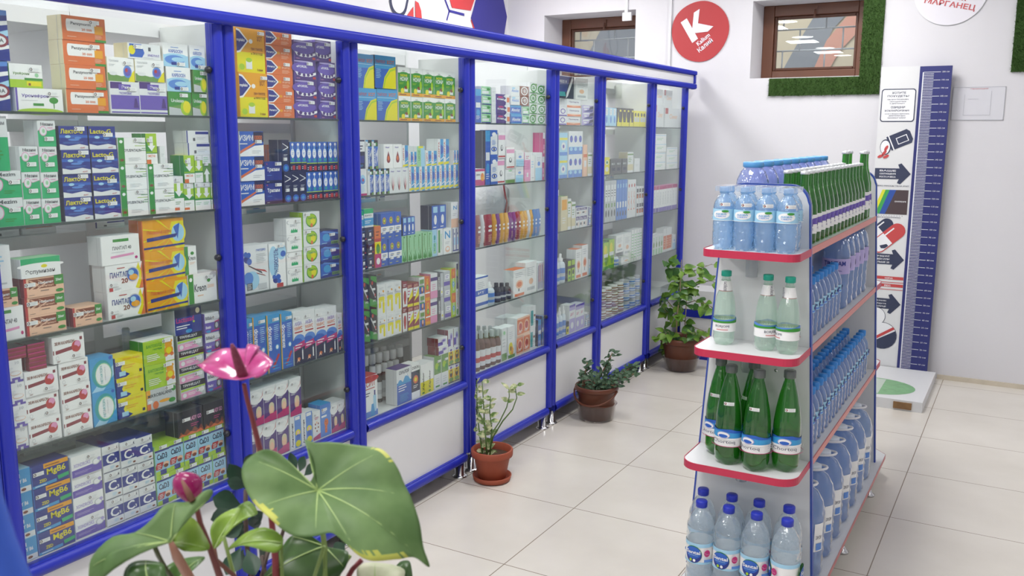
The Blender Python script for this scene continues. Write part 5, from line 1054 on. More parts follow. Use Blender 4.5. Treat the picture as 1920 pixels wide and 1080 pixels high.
def wall_with_holes(name,axis,pos,th,a0,a1,holes):
    """wall in plane axis=pos..pos+th spanning a0..a1 and 0..ZC with rectangular holes (a0,a1,z0,z1)"""
    m=MB(); xs=sorted({a0,a1,*[h[0] for h in holes],*[h[1] for h in holes]}); zs=sorted({0,ZC,*[h[2] for h in holes],*[h[3] for h in holes]})
    for i in range(len(xs)-1):
        run=None
        for j in range(len(zs)-1):
            cx=(xs[i]+xs[i+1])/2; cz=(zs[j]+zs[j+1])/2
            if any(h[0]<cx<h[1] and h[2]<cz<h[3] for h in holes): continue
            if axis=='y': m.box((xs[i],pos,zs[j]),(xs[i+1],pos+th,zs[j+1]),WALL)
            else: m.box((pos,xs[i],zs[j]),(pos+th,xs[i+1],zs[j+1]),WALL)
    return st(m.build(name))
W1=(-1.24,-.47,1.99,2.52); W2=(.405,1.139,1.995,2.52)
wall_with_holes('wall_back','y',YB,.45,XL-.2,XR+.2,[W1,W2])
wall_with_holes('wall_left','x',XL-.2,.2,YN,YB,[])
wall_with_holes('wall_right','x',XR,.2,YN,YB,[(-.8,1.5,.4,2.2)])
bm_=mat('skirting_stain','#C9BFAE',.7,noise=.15,nscale=14)
m=MB(); m.box((1.76,YB-.012,0),(XR,YB,.03),bm_); st(m.build('baseboard_back'))
# windows in the back wall
brown=mat('window_brown','#6B4330',.32,noise=.08,nscale=5,coat=.3)
pane_m=clear('window_glass','#F2F6F8',.04,'#FFFFFF',.01)
def window(name,x0,x1,z0,z1,y):
    m=MB(); f=.078
    m.box((x0,y,z0),(x0+f,y+.07,z1),brown); m.box((x1-f,y,z0),(x1,y+.07,z1),brown); m.box((x0+f,y,z0),(x1-f,y+.07,z0+f*.85),brown); m.box((x0+f,y,z1-f),(x1-f,y+.07,z1),brown)
    g=.02
    for a,b in (((x0+f,y+.012,z0+f*.85),(x0+f+g,y+.05,z1-f)),((x1-f-g,y+.012,z0+f*.85),(x1-f,y+.05,z1-f)),((x0+f+g,y+.012,z0+f*.85),(x1-f-g,y+.05,z0+f*.85+g)),((x0+f+g,y+.012,z1-f-g),(x1-f-g,y+.05,z1-f))): m.box(a,b,mat('window_brown_sash','#5A3626',.35))
    o=st(m.build(name)); bevel(o,.006)
    p=MB(); p.box((x0+f,y+.03,z0+f*.8),(x1-f,y+.034,z1-f),pane_m); p.build('pane',o)
    h=MB(); cx=(x0+x1)/2; h.box((cx-.012,y-.012,z1-.07),(cx+.012,y+.004,z1-.02),brown); h.tube([(cx,y-.012,z1-.045),(cx-.004,y-.02,z1-.1)],.008,brown); h.build('handle',o)
    return o
window('window_1',-1.24,-.47,1.99,2.52,4.06)
window('window_2',W2[0],W2[1],W2[2],W2[3],4.04)
# outside: painted mural wall, area lights aimed at it and a steel grille
m=MB(); m.box((-2.4,6.5,.5),(3.5,6.6,5.0),mat('mural_cream','#D9CBB0',.8))
for k,(c,pts) in enumerate([('#8E939B',[(-.15,.5),(-.05,2.2),(.08,2.45),(.28,2.8),(.5,3.2),(.9,3.2),(.6,2.8),(.42,2.6),(.27,2.25),(.2,.5)]),('#DFA08C',[(.2,.5),(.27,2.25),(.37,2.5),(.55,2.72),(.75,2.9),(.95,3.0),(1.2,2.9),(1.2,2.8),(.7,2.62),(.5,2.4),(.42,2.25),(.35,.5)]),('#8E939B',[(-2.3,2.2),(-1.6,3.4),(-1.3,4.4),(-.9,4.4),(-1.0,3.2),(-1.7,2.0)])]):
    pts=pts if sum(pts[i][0]*pts[(i+1)%len(pts)][1]-pts[(i+1)%len(pts)][0]*pts[i][1] for i in range(len(pts)))<0 else pts[::-1]
    m.add([(x,6.49-.004*k,z) for x,z in pts],[tuple(range(len(pts)))],mat('mural_%d'%k,c,.8))
o=m.build('mural_building'); tag(o,'cream outside wall with grey and salmon curves seen through windows','wall painting')
area('mural_light',(.8,5.2,4.6),(2.5,1.2),70,(math.radians(25),0,0)); area('mural_light',(-1,5.2,4.6),(1.5,1.0),40,(math.radians(25),0,0))
lampm=mat('lamp_diffuser','#FFFFFF',.4,emit=16.0)
steel=mat('grille_paint','#C9CCD0',.35,metal=.2)
def grille(x0,x1,z0,z1,y,label):
    m=MB(); r=.006; n=0; z=z0+.06
    while z<z1: 
        m.tube([(x0,y,z),(x1,y,z)],r,steel,6); x=x0+.12+(.12 if n%2 else 0)
        while x<x1: m.tube([(x,y,z),(x,y,min(z1,z+.15))],r,steel,6); x+=.3
        z+=.15; n+=1
    o=m.build('window_grille'); tag(o,label,'window grille')
grille(.402,1.142,2.0,2.52,4.17,'pale steel grille outside the window above the turf')
grille(-1.243,-.467,2.0,2.52,4.17,'pale steel grille outside the window behind the display cabinets')
# recessed lamp discs in the ceiling (seen mirrored in panes and floor)
for k,(x,y) in enumerate([(-.65,-.9),(-.85,-2.8),(-.9,-4.65),(-.9,-6.2),(-.7,1.0),(-.7,2.8)]+[(x,y) for x in (1.2,3.2) for y in (-6.4,-4.7,-2.8,-.9,1.0,2.8)]):
    m=MB(); m.lathe([(.15,0),(.155,-.006),(.17,-.006),(.175,0)],mat('lamp_ring','#F0F0F0',.3),20)
    o=m.build('ceiling_lamp',loc=(x,y,ZC)); tag(o,'round recessed ceiling lamp with glowing white diffuser','ceiling lamp','recessed ceiling lamps')
    d=MB(); d.lathe([(0,-.003),(.15,-.003)],lampm,20); d.build('diffuser',o)
# conduits and clips
m=MB(); wp=mat('conduit_white','#D8D8DC',.5); m.box((-.205,YB-.016,0),(-.185,YB,2.99),wp); st(m.build('trim_1'))
m=MB(); m.box((-.555,YB-.016,2.5),(-.53,YB,2.99),wp); m.box((-.57,YB-.02,2.44),(-.5,YB,2.5),wp); st(m.build('trim_2'))
# turf panels
turf_g=mat('turf_green','#35521F',.9,noise=.35,nscale=60); turf_d=mat('turf_blade','#3F6426',.8,noise=.4,nscale=40)
def turf(rects,label,seed):
    random.seed(seed); m=MB()
    for (x0,x1,z0,z1) in rects:
        m.box((x0,YB-.012,z0),(x1,YB,z1),turf_g)
        for i in range(int((x1-x0)*(z1-z0)*30000)):
            x=random.uniform(x0-.004,x1+.004); z=random.uniform(z0-.004,z1); a=random.uniform(0,6.28); w=.0016; l=random.uniform(.012,.022)
            dx,dz=random.uniform(-.009,.009),random.uniform(-.012,.006)
            m.add([(x-w*math.cos(a),YB-.012,z-w*math.sin(a)),(x+w*math.cos(a),YB-.012,z+w*math.sin(a)),(x+dx,YB-.012-l,z+dz)],[(0,1,2)],turf_d)
    o=m.build('turf_panel'); tag(o,label,'artificial grass')
turf([(.545,1.139,1.872,1.99),(1.139,1.27,1.872,2.9)],'dark green artificial turf strip around the lower corner of the window',3)
turf([(2.025,2.9,1.992,2.9)],'dark green artificial turf panel at the top right of the back wall',4)
# wall discs
def poly_disc(name,cx,cz,r,c,label,txt,irr=0,edge=None):
    m=MB(); n=48; y=YB-.008
    pts=[(cx+r*(1+irr*math.sin(3*a)+irr*.6*math.sin(5*a+1))*math.cos(a),cz+r*(1+irr*math.sin(3*a)+irr*.6*math.sin(5*a+1))*math.sin(a)) for a in [2*math.pi*k/n for k in range(n)]]
    vs=[(x,y,z) for x,z in pts]+[(x,YB-.001,z) for x,z in pts]
    m.add(vs,[tuple(range(n))],mat(name+'_face',c,.5)); m.add(vs,[(k,k+n,(k+1)%n+n,(k+1)%n) for k in range(n)],mat(name+'_edge',edge or c,.5))
    def tx(s,x0,z0,h,rot,cc,wd=None,bold=True):
        v,f,a=textmesh(s,bold); wd=wd or a*h
        ca,sa=math.cos(rot),math.sin(rot)
        m.add([(x0+p[0]*wd*ca-p[1]*h*sa,y-.0015,z0+p[0]*wd*sa+p[1]*h*ca) for p in v],f,cc)
    for t in txt: tx(*t)
    o=m.build('wall_sign'); tag(o,label,'wall sign'); return o
wh=mat('sign_white','#E4E2EC',.5)
o=poly_disc('red_disc',.03,2.336,.212,'#B3383C','round red wall sign with a big white letter K',[('Kalium',.024,2.232,.032,.66,wh,.11),('Калий',.034,2.185,.036,.66,wh,.125)],.012)
m=MB(); KL=[0]
def kp(pts): 
    pts=[(.0+x,z) for x,z in pts]; ar=sum(pts[i][0]*pts[(i+1)%len(pts)][1]-pts[(i+1)%len(pts)][0]*pts[i][1] for i in range(len(pts)))
    if ar<0: pts=pts[::-1]
    m.add([(x,YB-.0105-KL[0],z) for x,z in pts],[tuple(range(len(pts)))],wh); KL[0]+=.0004
kp([(-.115,2.405),(-.07,2.432),(-.028,2.364),(.0,2.318),(.02,2.285),(-.022,2.256)])
kp([(-.026,2.355),(-.018,2.468),(.024,2.492),(.016,2.39),(.002,2.33)])
kp([(-.025,2.36),(.018,2.392),(.13,2.365),(.09,2.33),(.0,2.325),(-.02,2.335)])
m.build('letter_k',o)
rd=mat('sign_red','#C2565A',.5)
poly_disc('white_disc',1.652,2.505,.214,'#E2E0E8','white round wall sign with red lettering high on the back wall',[('MAGNESIUM',1.545,2.475,.026,-.22,rd,.2),('МАРГАНЕЦ',1.5,2.43,.04,-.22,rd,.3)],0,'#B9C4C0')
# laminated sheet
m=MB(); y=YB-.004; m.box((1.712,y,1.7),(2.008,YB-.001,1.906),mat('laminate','#D9D9E0',.12,coat=.6))
fr=mat('sheet_line','#B4B6BE',.4)
for a,b in (((1.712,1.7),(2.008,1.703)),((1.712,1.903),(2.008,1.906)),((1.712,1.7),(1.715,1.906)),((2.005,1.7),(2.008,1.906)),((1.78,1.73),(1.782,1.86)),((1.93,1.73),(1.932,1.88)),((1.78,1.73),(1.93,1.732)),((1.8,1.83),(1.86,1.832))): m.add([(a[0],y-.001,a[1]),(b[0],y-.001,a[1]),(b[0],y-.001,b[1]),(a[0],y-.001,b[1])],[(0,1,2,3)],fr)
v,f,a_=textmesh('ЭВАКУАЦИЯ',True); m.add([(1.81+p[0]*.1,y-.001,1.89+p[1]*.008) for p in v],f,mat('pale_red','#C98088',.5))
o=m.build('notice_sheet'); tag(o,'clear plastic notice sheet pinned to the wall beside the height ruler','notice')
# wall graphics on the left wall
m=MB(); x=XL+.003
def wg(pts,c,l=1):
    pts=list(pts); ar=sum(pts[i][0]*pts[(i+1)%len(pts)][1]-pts[(i+1)%len(pts)][0]*pts[i][1] for i in range(len(pts)))
    if ar<0: pts=pts[::-1]
    m.add([(x+.0008*l,a,b) for a,b in pts],[tuple(range(len(pts)))],c)
nav=mat('decal_navy','#2A3150',.5); red=mat('decal_red','#C23C40',.5); vio=mat('decal_violet','#33308A',.5); whd=mat('decal_white','#DFDEE4',.6)
cap=lambda r,cz,t0,t1,cy,n=14:[(cy+r*math.cos(t0+(t1-t0)*k/n),cz+r*math.sin(t0+(t1-t0)*k/n)) for k in range(n+1)]
def tilt(pts,cy,cz,a): return [(cy+(p-cy)*math.cos(a)-(q-cz)*math.sin(a),cz+(p-cy)*math.sin(a)+(q-cz)*math.cos(a)) for p,q in pts]
pill=[(2.2,2.8)]+[(2.2,2.47)]+cap(.1,2.47,math.pi,2*math.pi,2.3)+[(2.4,2.8)]
pin=[(2.225,2.8)]+[(2.225,2.47)]+cap(.075,2.47,math.pi,2*math.pi,2.3)+[(2.375,2.8)]
wg(tilt(pill,2.3,2.47,-.35),nav,1); wg(tilt(pin,2.3,2.47,-.35),whd,2)
wg([(2.36,2.36),(2.47,2.46),(2.47,2.36)]+[],red,1); wg([(2.49,2.36),(2.49,2.5),(2.53,2.49),(2.56,2.44),(2.57,2.36)],red,1)
hx=lambda cy,cz,r,t=0:[(cy+r*math.cos(t+k*math.pi/3),cz+r*math.sin(t+k*math.pi/3)) for k in range(6)]
o=m.build('wall_decal'); tag(o,'navy outlined pill and red capsule graphic on the left wall','wall decal'); m=MB()
wg([(2.86,2.66),(2.945,2.505),(3.2,2.515),(3.3,2.68),(3.2,2.85),(2.95,2.85)],red,1)
wg([(3.2,2.46),(3.32,2.7),(3.5,2.83),(3.62,2.8),(3.74,2.53),(3.68,2.33),(3.3,2.33)],vio,1)
def wl(a,b,w,c): 
    d=Vector((b[0]-a[0],b[1]-a[1])); n=Vector((-d.y,d.x)).normalized()*w; wg([(a[0]+n.x,a[1]+n.y),(b[0]+n.x,b[1]+n.y),(b[0]-n.x,b[1]-n.y),(a[0]-n.x,a[1]-n.y)],c,1)
wl((2.82,2.6),(2.91,2.48),.008,vio); wl((2.91,2.48),(3.11,2.475),.009,vio); wl((2.91,2.48),(2.876,2.41),.007,vio); wl((3.205,2.45),(3.25,2.38),.008,red)
o=m.build('wall_decal'); tag(o,'red and violet hexagon molecule graphic on the left wall','wall decal')
# ------------------------------------------------------------------ display cabinets
blue=mat('cabinet_blue','#1D2AA6',.38,coat=.08,noise=.03); blue2=mat('cabinet_blue_groove','#18228A',.45)
white=mat('cabinet_white','#DDDEE0',.42,noise=.015,nscale=4); inner=mat('cabinet_inner','#DCDFDE',.5,noise=.02,nscale=3)
chrome=mat('chrome','#D2D2D4',.22,metal=1); dark=mat('clip_dark','#20222E',.3)
glass=clear('cabinet_glass','#F8FBFA',.012,'#FFFFFF',.015); shelfg=clear('shelf_glass','#ECF5F2',.03,'#DDEAE4',.03); edge=mat('glass_edge','#3E4A48',.25)
BAY=[-2.3,-1.50,-0.70,-0.10,0.71,1.54,2.135,2.95,3.62]; SHZ=[.47,.775,1.07,1.36,1.648]; ZT=1.93
def post(m,y,s):
    """rounded aluminium profile, s=+1 when the bay lies on the +y side"""
    a,b=(y+.001,y+.043) if s>0 else (y-.043,y-.001)
    m.box((-.03,a,.115),(.0,b,ZT),blue)
    r=.009; n=6
    prof=[(0.0,a+.003),(0.006,a+.006),(0.011,a+.014),(0.012,(a+b)/2),(0.011,b-.014),(0.006,b-.006),(0.0,b-.003)]
    vs=[(x,y_,z) for z in (.118,ZT-.002) for x,y_ in prof]; k=len(prof)
    m.add(vs,[(i,i+1,i+1+k,i+k) for i in range(k-1)],blue,True)
def rail(m,y0,y1,z0,z1):
    m.box((-.03,y0,z0),(.0,y1,z1),blue); c=(z0+z1)/2
    prof=[(0,z0+.002),(.006,z0+.004),(.011,z0+.012),(.012,c),(.011,z1-.012),(.006,z1-.004),(0,z1-.002)]; k=len(prof)
    m.add([(x,y,z) for y in (y0,y1) for x,z in prof],[(i+k,i+1+k,i+1,i) for i in range(k-1)],blue,True)
for i in range(8):
    y0,y1=BAY[i],BAY[i+1]; w=y1-y0
    if i==0: lab='blue and white glass cabinet bay cut off by the left picture edge'
    else: lab='blue framed glass cabinet bay, %s, filled with medicine boxes'%BYN[i-1].replace('bay','in the row')
    t=empty('display_cabinet',((-.13),(y0+y1)/2,0)); tag(t,lab,'display cabinet','blue glass display cabinets along the left')
    def P(mb,name,parent=None):
        o=mb.build(name,parent or t); o.matrix_parent_inverse=Matrix.Translation((.13,-(y0+y1)/2,0)) if parent is None else Matrix(); return o
    for s,y in ((1,y0),(-1,y1)):
        m=MB(); post(m,y,s); P(m,'post')
        m=MB(); a,b=(y+.004,y+.02) if s>0 else (y-.02,y-.004); m.box((-.262,a,.12),(-.031,b,ZT),inner); P(m,'side_panel')
    m=MB(); rail(m,y0+.043,y1-.043,.43,.467); P(m,'middle_rail')
    m=MB(); rail(m,y0+.043,y1-.043,.075,.118); P(m,'bottom_rail')
    m=MB(); m.box((-.026,y0+.044,.118),(-.012,y1-.044,.43),white); P(m,'kick_panel')
    m=MB(); m.box((-.262,y0+.021,.45),(-.031,y1-.021,SHZ[0]),white); m.box((-.262,y0+.021,.12),(-.25,y1-.021,.45),white); P(m,'bottom_board')
    m=MB(); m.box((-.014,y0+.044,.468),(-.010,y1-.044,ZT),glass); P(m,'glass_pane')
    for z in SHZ[1:]:
        m=MB(); m.box((-.25,y0+.022,z-.004),(-.026,y1-.022,z+.003),shelfg); m.box((-.0262,y0+.022,z-.004),(-.0245,y1-.022,z+.003),edge); P(m,'glass_shelf')
    for z in (.628,1.21,1.79):
        m=MB(); m.lathe([(0,0),(.009,.0),(.011,.006),(.011,.012),(.006,.018),(0,.019)],dark,12); o=m.build('glass_clip',t); o.matrix_parent_inverse=Matrix.Translation((.13,-(y0+y1)/2,0)); o.location=(-.022,y1-.052,z); o.rotation_euler=(0,math.pi/2,0)
    for yy in (y0+.05,y1-.05):
        for xx in (-.03,-.22):
            m=MB(); m.lathe([(.0,.0),(.036,.0),(.038,.004),(.03,.009),(.024,.012),(.024,.076),(0,.076)],chrome,20); o=m.build('leg',t); o.matrix_parent_inverse=Matrix.Translation((.13,-(y0+y1)/2,0)); o.location=(xx,yy,0)
# pelmet over all cabinets
t=empty('pelmet',(-.1,1,ZT)); tag(t,'white pelmet board with two blue trims along the cabinet tops','pelmet')
def TP(mb,name):
    o=mb.build(name,t); o.matrix_parent_inverse=Matrix.Translation((.1,-1,-ZT)); return o
ya,yb=BAY[0],3.70
m=MB(); m.box((-.0,ya,ZT-.003),(.018,yb-.01,2.046),white); TP(m,'board')
def trim(name,z0,z1):
    m=MB(); c=(z0+z1)/2; prof=[(.018,z0),(.034,z0+.003),(.04,c-.006),(.037,c),(.04,c+.006),(.034,z1-.003),(.018,z1)]; k=len(prof)
    m.add([(x,y,z) for y in (ya,yb) for x,z in prof],[(i+k,i+1+k,i+1,i) for i in range(k-1)]+[tuple(range(k,2*k))],blue,True); TP(m,name)
trim('lower_trim',1.925,1.965); trim('upper_trim',2.022,2.056)
m=MB(); m.box((.018,yb-.02,1.965),(.032,yb,2.022),blue); m.box((-.0,yb-.01,1.925),(.018,yb,2.056),blue); TP(m,'end_trim')
# storage racks behind the cabinets, boards facing the pharmacists
y=-2.3
for k,(a,b,op) in enumerate([(-2.3,-1.01,0),(-1.01,-.12,0),(-.12,.62,1),(1.72,2.1,0),(2.1,3.6,0)]):
    t=empty('storage_rack',(-.45,(a+b)/2,0)); tag(t,['white storage rack behind the nearest bay','white storage rack behind first and second bays','low white storage rack behind the third bay','narrow white storage rack behind the fifth bay','white storage rack behind the farthest bays'][k],'storage rack','white racks behind the display cabinets')
    def Q(mb,name): 
        o=mb.build(name,t); o.matrix_parent_inverse=Matrix.Translation((.45,-(a+b)/2,0)); return o
    for yy in (a,b-.016):
        m=MB(); m.box((-.62,yy,0),(-.27,yy+.016,2.0),white); Q(m,'upright')
    for z in (.3,.62,.93,1.27,1.60,1.90):
        if op and z>1.3 and z<1.9: continue
        m=MB(); m.box((-.62,a+.017,z),(-.272,b-.017,z+(.045 if z==1.9 else .035)),white); Q(m,'board')
    m=MB(); m.box((-.63,a,0),(-.621,b,.93),inner); Q(m,'back_panel')
# stock lying on those boards
STOCK=MB()
def stock(n,a,b,z,seed,where=''):
    random.seed(seed); y=a
    for i in range(n):
        wd=random.uniform(.05,.11)
        if y+wd>b: break
        zz=z+.0006
        for j in range(random.randint(1,3)):
            h=random.uniform(.018,.035); k=random.choice(['plain','whdoc','navystripe','whor','pale','whblue','navyline']); me=carton_mesh(k); x0=-.29-random.uniform(0,.02)
            STOCK.v_off=len(STOCK.v); o_=len(STOCK.v); STOCK.v+=[(x0+v.co.x*.11,y+v.co.y*wd,zz+v.co.z*(h-.0007)) for v in me.vertices]
            for p in me.polygons: STOCK.f.append(tuple(q+o_ for q in p.vertices)); STOCK.m.append(STOCK.slot(me.materials[p.material_index])); STOCK.smooth.append(False)
            zz+=h
        y+=wd+random.uniform(.002,.02)
stock(9,-1.45,-1.05,1.305,1,'rear rack board, nearest bay'); stock(8,-.97,-.72,1.305,2,'rear rack board by nearest post')
stock(9,-1.45,-1.05,.965,11,'lower rear board, nearest bay'); stock(6,-.62,-.2,1.305,3,'rear rack board, second bay'); stock(6,-.62,-.2,.655,4,'low rear board, second bay')
stock(9,-1.45,-1.05,.655,12,'bottom rear board, nearest bay')
stock(8,-.05,.5,1.305,5,'rear rack board, third bay'); stock(8,-.08,.55,.965,6,'lower rear board, third bay'); stock(8,1.76,2.05,1.635,7,'high rear board, middle bay'); stock(9,2.2,3.3,1.305,8,'rear board, farthest bays')
o=STOCK.build('stock_cartons'); tag(o,'piles of plain spare cartons lying on the storage boards behind the bays','spare cartons',None,'stuff')
place_items()
m=MB(); bagm=mat('bag_white','#E4E4E8',.6,bump=.8,bscale=22); random.seed(3)
m.lathe([(.0,-.17),(.08,-.165),(.115,-.12),(.125,-.06),(.11,.0),(.07,.05),(.03,.075),(.04,.1),(.0,.1)],bagm,28,mod=lambda q,z:1+.06*math.sin(5*q+z*40)+.04*math.sin(11*q-z*60))
o=m.build('cloth_bag',loc=(-.4,1.53,1.30)); tag(o,'white crumpled cloth bag hanging behind the middle bay','bag')
m=MB(); m.tube([(.1,-.03,.09),(.118,-.03,.0),(.128,-.02,-.07),(.115,-.02,-.14)],.005,mat('red_string','#A83428',.6),6); m.build('string',o)
m=MB(); m.tube([(0,0,.1),(0,0,.30)],.004,mat('red_string','#A83428',.6),6); m.build('cord',o)
# low cabinet against the back wall
t=empty('low_cabinet',(.5,3.55,0)); tag(t,'low white panel cabinet with blue rails behind the tall potted plant','cabinet')
def LQ(mb,name): 
    o=mb.build(name,t); o.matrix_parent_inverse=Matrix.Translation((-.5,-3.55,0)); return o
m=MB(); m.box((.075,3.46,.06),(.95,3.70,.50),white); LQ(m,'body')
m=MB(); m.box((.07,3.435,.305),(.95,3.46,.355),blue); LQ(m,'upper_rail'); m=MB(); m.box((.07,3.435,.0),(.95,3.46,.06),blue); LQ(m,'base_rail')
m=MB(); m.box((.07,3.44,.36),(.95,3.46,.5),white); m.box((.07,3.44,.06),(.95,3.46,.305),white); LQ(m,'front_panel')
# ------------------------------------------------------------------ height ruler stand
t=empty('height_ruler_stand',(1.45,3.4,0)); tag(t,'white measuring stand with navy height ruler and body mass chart','height ruler')
def HQ(mb,name): 
    o=mb.build(name,t); o.matrix_parent_inverse=Matrix.Translation((-1.45,-3.4,0)); return o
m=MB(); m.box((1.286,3.67,.06),(1.517,3.695,2.04),white); HQ(m,'board')
navy=mat('ruler_navy','#2B3070',.45,noise=.08,nscale=2); tick=mat('ruler_white','#E6E8F0',.5)
m=MB(); m.box((1.517,3.665,.05),(1.703,3.695,2.037),navy); yy=3.664
def q(m,x0,z0,x1,z1,c,l=0): m.add([(x0,yy-.0006*l,z0),(x1,yy-.0006*l,z0),(x1,yy-.0006*l,z1),(x0,yy-.0006*l,z1)],[(0,1,2,3)],c)
q(m,1.535,.06,1.541,2.0,tick)
for cm in range(6,201):
    z=cm/100; big=cm%5==0; q(m,1.541,z-.0014,1.64 if big else 1.6,z+.0014,tick)
    if big:
        v,f,a_=textmesh('%d см'%cm,False); m.add([(1.648+p[0]*.04,yy-.0006,z-.004+p[1]*.009) for p in v],f,tick)
HQ(m,'ruler')
# chart graphics
m=MB(); yy=3.669; nv=mat('chart_navy','#333A55',.5); rr=mat('chart_red','#C4494A',.5); lw=mat('chart_white','#EDEEF2',.5)
def rrect(x0,z0,x1,z1,r,c,l):
    pts=[]
    for cx,cz,a in ((x1-r,z1-r,0),(x0+r,z1-r,1),(x0+r,z0+r,2),(x1-r,z0+r,3)):
        pts+=[(cx+r*math.cos(a*math.pi/2+k*math.pi/10),cz+r*math.sin(a*math.pi/2+k*math.pi/10)) for k in range(6)]
    m.add([(x,yy-.0007*l,z) for x,z in pts],[tuple(range(len(pts)))],c)
def pl(pts,c,l=1):
    ar=sum(pts[i][0]*pts[(i+1)%len(pts)][1]-pts[(i+1)%len(pts)][0]*pts[i][1] for i in range(len(pts)))
    if ar<0: pts=pts[::-1]
    m.add([(x,yy-.0007*l,z) for x,z in pts],[tuple(range(len(pts)))],c)
def tx(s,x0,z0,wd,h,c,l=3,b=True): v,f,a_=textmesh(s,b); m.add([(x0+p[0]*wd,yy-.0007*l,z0+p[1]*h) for p in v],f,c)
rrect(1.298,1.69,1.505,1.9,.018,nv,1); rrect(1.304,1.696,1.499,1.894,.014,lw,2)
for s,x0,z,wd,h in (('ХОТИТЕ',1.36,1.868,.085,.014),('ПОХУДЕТЬ?',1.335,1.846,.13,.014),('МЫ ВАМ ПОМОЖЕМ,',1.335,1.828,.13,.008),('ОБРАЩАЙТЕСЬ',1.35,1.815,.1,.008),('К ДИЕТОЛОГУ',1.352,1.802,.09,.008),('ОЗИШНИ',1.36,1.776,.085,.014),('ХОХЛАЙСИЗМИ?',1.322,1.756,.15,.014),('СИЗГА ЁРДАМ БЕРАМИЗ,',1.325,1.737,.15,.008),('ДИЕТОЛОГДАН',1.35,1.724,.1,.008),('МАСЛАХАТ ОЛИНГ',1.345,1.711,.11,.008)): tx(s,x0,z,wd,h,nv)
# pill bottle
def rot(pts,cx,cz,a): return [(cx+(x-cx)*math.cos(a)-(z-cz)*math.sin(a),cz+(x-cx)*math.sin(a)+(z-cz)*math.cos(a)) for x,z in pts]
def ell(cx,cz,rx,rz,n=20): return [(cx+rx*math.cos(2*math.pi*k/n),cz+rz*math.sin(2*math.pi*k/n)) for k in range(n)]
a=.42; cx,cz=1.42,1.57
pl(rot([(1.36,1.525),(1.49,1.525),(1.505,1.545),(1.505,1.6),(1.49,1.62),(1.36,1.62)],cx,cz,a),nv,1); pl(rot([(1.41,1.545),(1.48,1.545),(1.48,1.59),(1.41,1.59)],cx,cz,a),lw,2); pl(rot([(1.415,1.55),(1.475,1.55),(1.475,1.585),(1.415,1.585)],cx,cz,a),nv,3)
pl(rot([(1.372,1.52),(1.379,1.52),(1.379,1.625),(1.372,1.625)],cx,cz,a),lw,2); pl(ell(1.345,1.528,.034,.05),nv,2); pl(ell(1.343,1.526,.029,.044),lw,3)
for (x_,z_,r_) in ((1.35,1.52,1.1),(1.34,1.49,.9),(1.318,1.468,.4),(1.352,1.466,.5)): pl(rot(ell(x_,z_,.02,.009),x_,z_,r_),rr,4)
def arrow(z,lines,x0=1.29,x1=1.51):
    pl([(x0,z-.035),(x1-.07,z-.035),(x1-.08,z-.06),(x1-.06,z-.068),(x1,z),(x1-.06,z+.068),(x1-.08,z+.06),(x1-.07,z+.035),(x0,z+.035)],nv,1)
    for k,s in enumerate(lines): tx(s,x0+.03,z+.014-k*.02,.1,.011,lw,2)
arrow(1.355,['ВАШЕ','СООТНОШЕНИЕ','РОСТА И ВЕСА']); arrow(.79,['ЕСЛИ ВАШ ИМТ','РАВЕН ИЛИ','БОЛЬШЕ 25'],1.29); arrow(.49,['НАЙДИТЕ ВАШ ВЕС','И НАЙДИТЕ','В ТАБЛИЦЕ'],1.29)
tx('ИНДЕКС МАССЫ ТЕЛА ИМТ',1.28,1.27,.225,.01,nv)
pl([(1.29,1.09),(1.31,1.09),(1.365,1.25),(1.345,1.25)],mat('chart_yellow','#D8D838',.5),1); pl([(1.31,1.09),(1.335,1.09),(1.39,1.25),(1.365,1.25)],mat('chart_green','#3FA050',.5),1); pl([(1.335,1.09),(1.37,1.09),(1.43,1.25),(1.39,1.25)],mat('chart_blue','#2C50A0',.5),1); pl([(1.37,1.09),(1.505,1.09),(1.505,1.25),(1.43,1.25)],mat('chart_brown','#4A3C40',.5),1)
tx('ОЖИРЕНИЕ',1.425,1.17,.07,.009,lw); tx('ВАШ ВЕС В КИЛОГРАММАХ',1.29,1.065,.18,.007,nv)
for k in range(12): q(m,1.3+k*.016,1.076,1.302+k*.016,1.082,nv,1)
def capsule(cx,cz,l,r,a,c1,c2,ly=2):
    n=10; L=[(cx-l+r*math.cos(math.pi/2+math.pi*k/n),cz+r*math.sin(math.pi/2+math.pi*k/n)) for k in range(n+1)]; R=[(cx+l+r*math.cos(-math.pi/2+math.pi*k/n),cz+r*math.sin(-math.pi/2+math.pi*k/n)) for k in range(n+1)]
    pl(rot(L+[(cx,cz-r),(cx,cz+r)],cx,cz,a),c1,ly); pl(rot(R+[(cx,cz+r),(cx,cz-r)],cx,cz,a),c2,ly)
    pl(rot([(cx-l,cz+r*.5),(cx+l,cz+r*.5),(cx+l,cz+r*.7),(cx-l,cz+r*.7)],cx,cz,a),lw,ly+.5)
capsule(1.35,.985,.05,.042,.75,lw,nv,1); capsule(1.4,.93,.075,.05,.75,rr,rr,3); capsule(1.4,.93,.072,.044,.75,lw,rr,4); pl(rot([(1.33,.925),(1.325,.905),(1.345,.889),(1.37,.888),(1.37,.905)],1.4,.93,.75),nv,5)
for z in (.655,.605): q(m,1.29,z,1.515,z+.02,rr,1)
q(m,1.29,.634,1.515,.638,rr,1); q(m,1.29,.585,1.515,.589,rr,1); tx('ВЕС',1.4,.608,.04,.011,lw,2); tx('НОРМА',1.4,.658,.05,.011,lw,2)
pl(ell(1.41,.27,.092,.092,28),nv,1); pl(ell(1.41,.27,.089,.089,28),lw,2); pl([(1.41+.089*math.cos(t_),.27+.089*math.sin(t_)) for t_ in [-2.5+k*.295 for k in range(11)]],nv,3); pl([(1.335,.24),(1.345,.225),(1.485,.32),(1.475,.335)],rr,4)
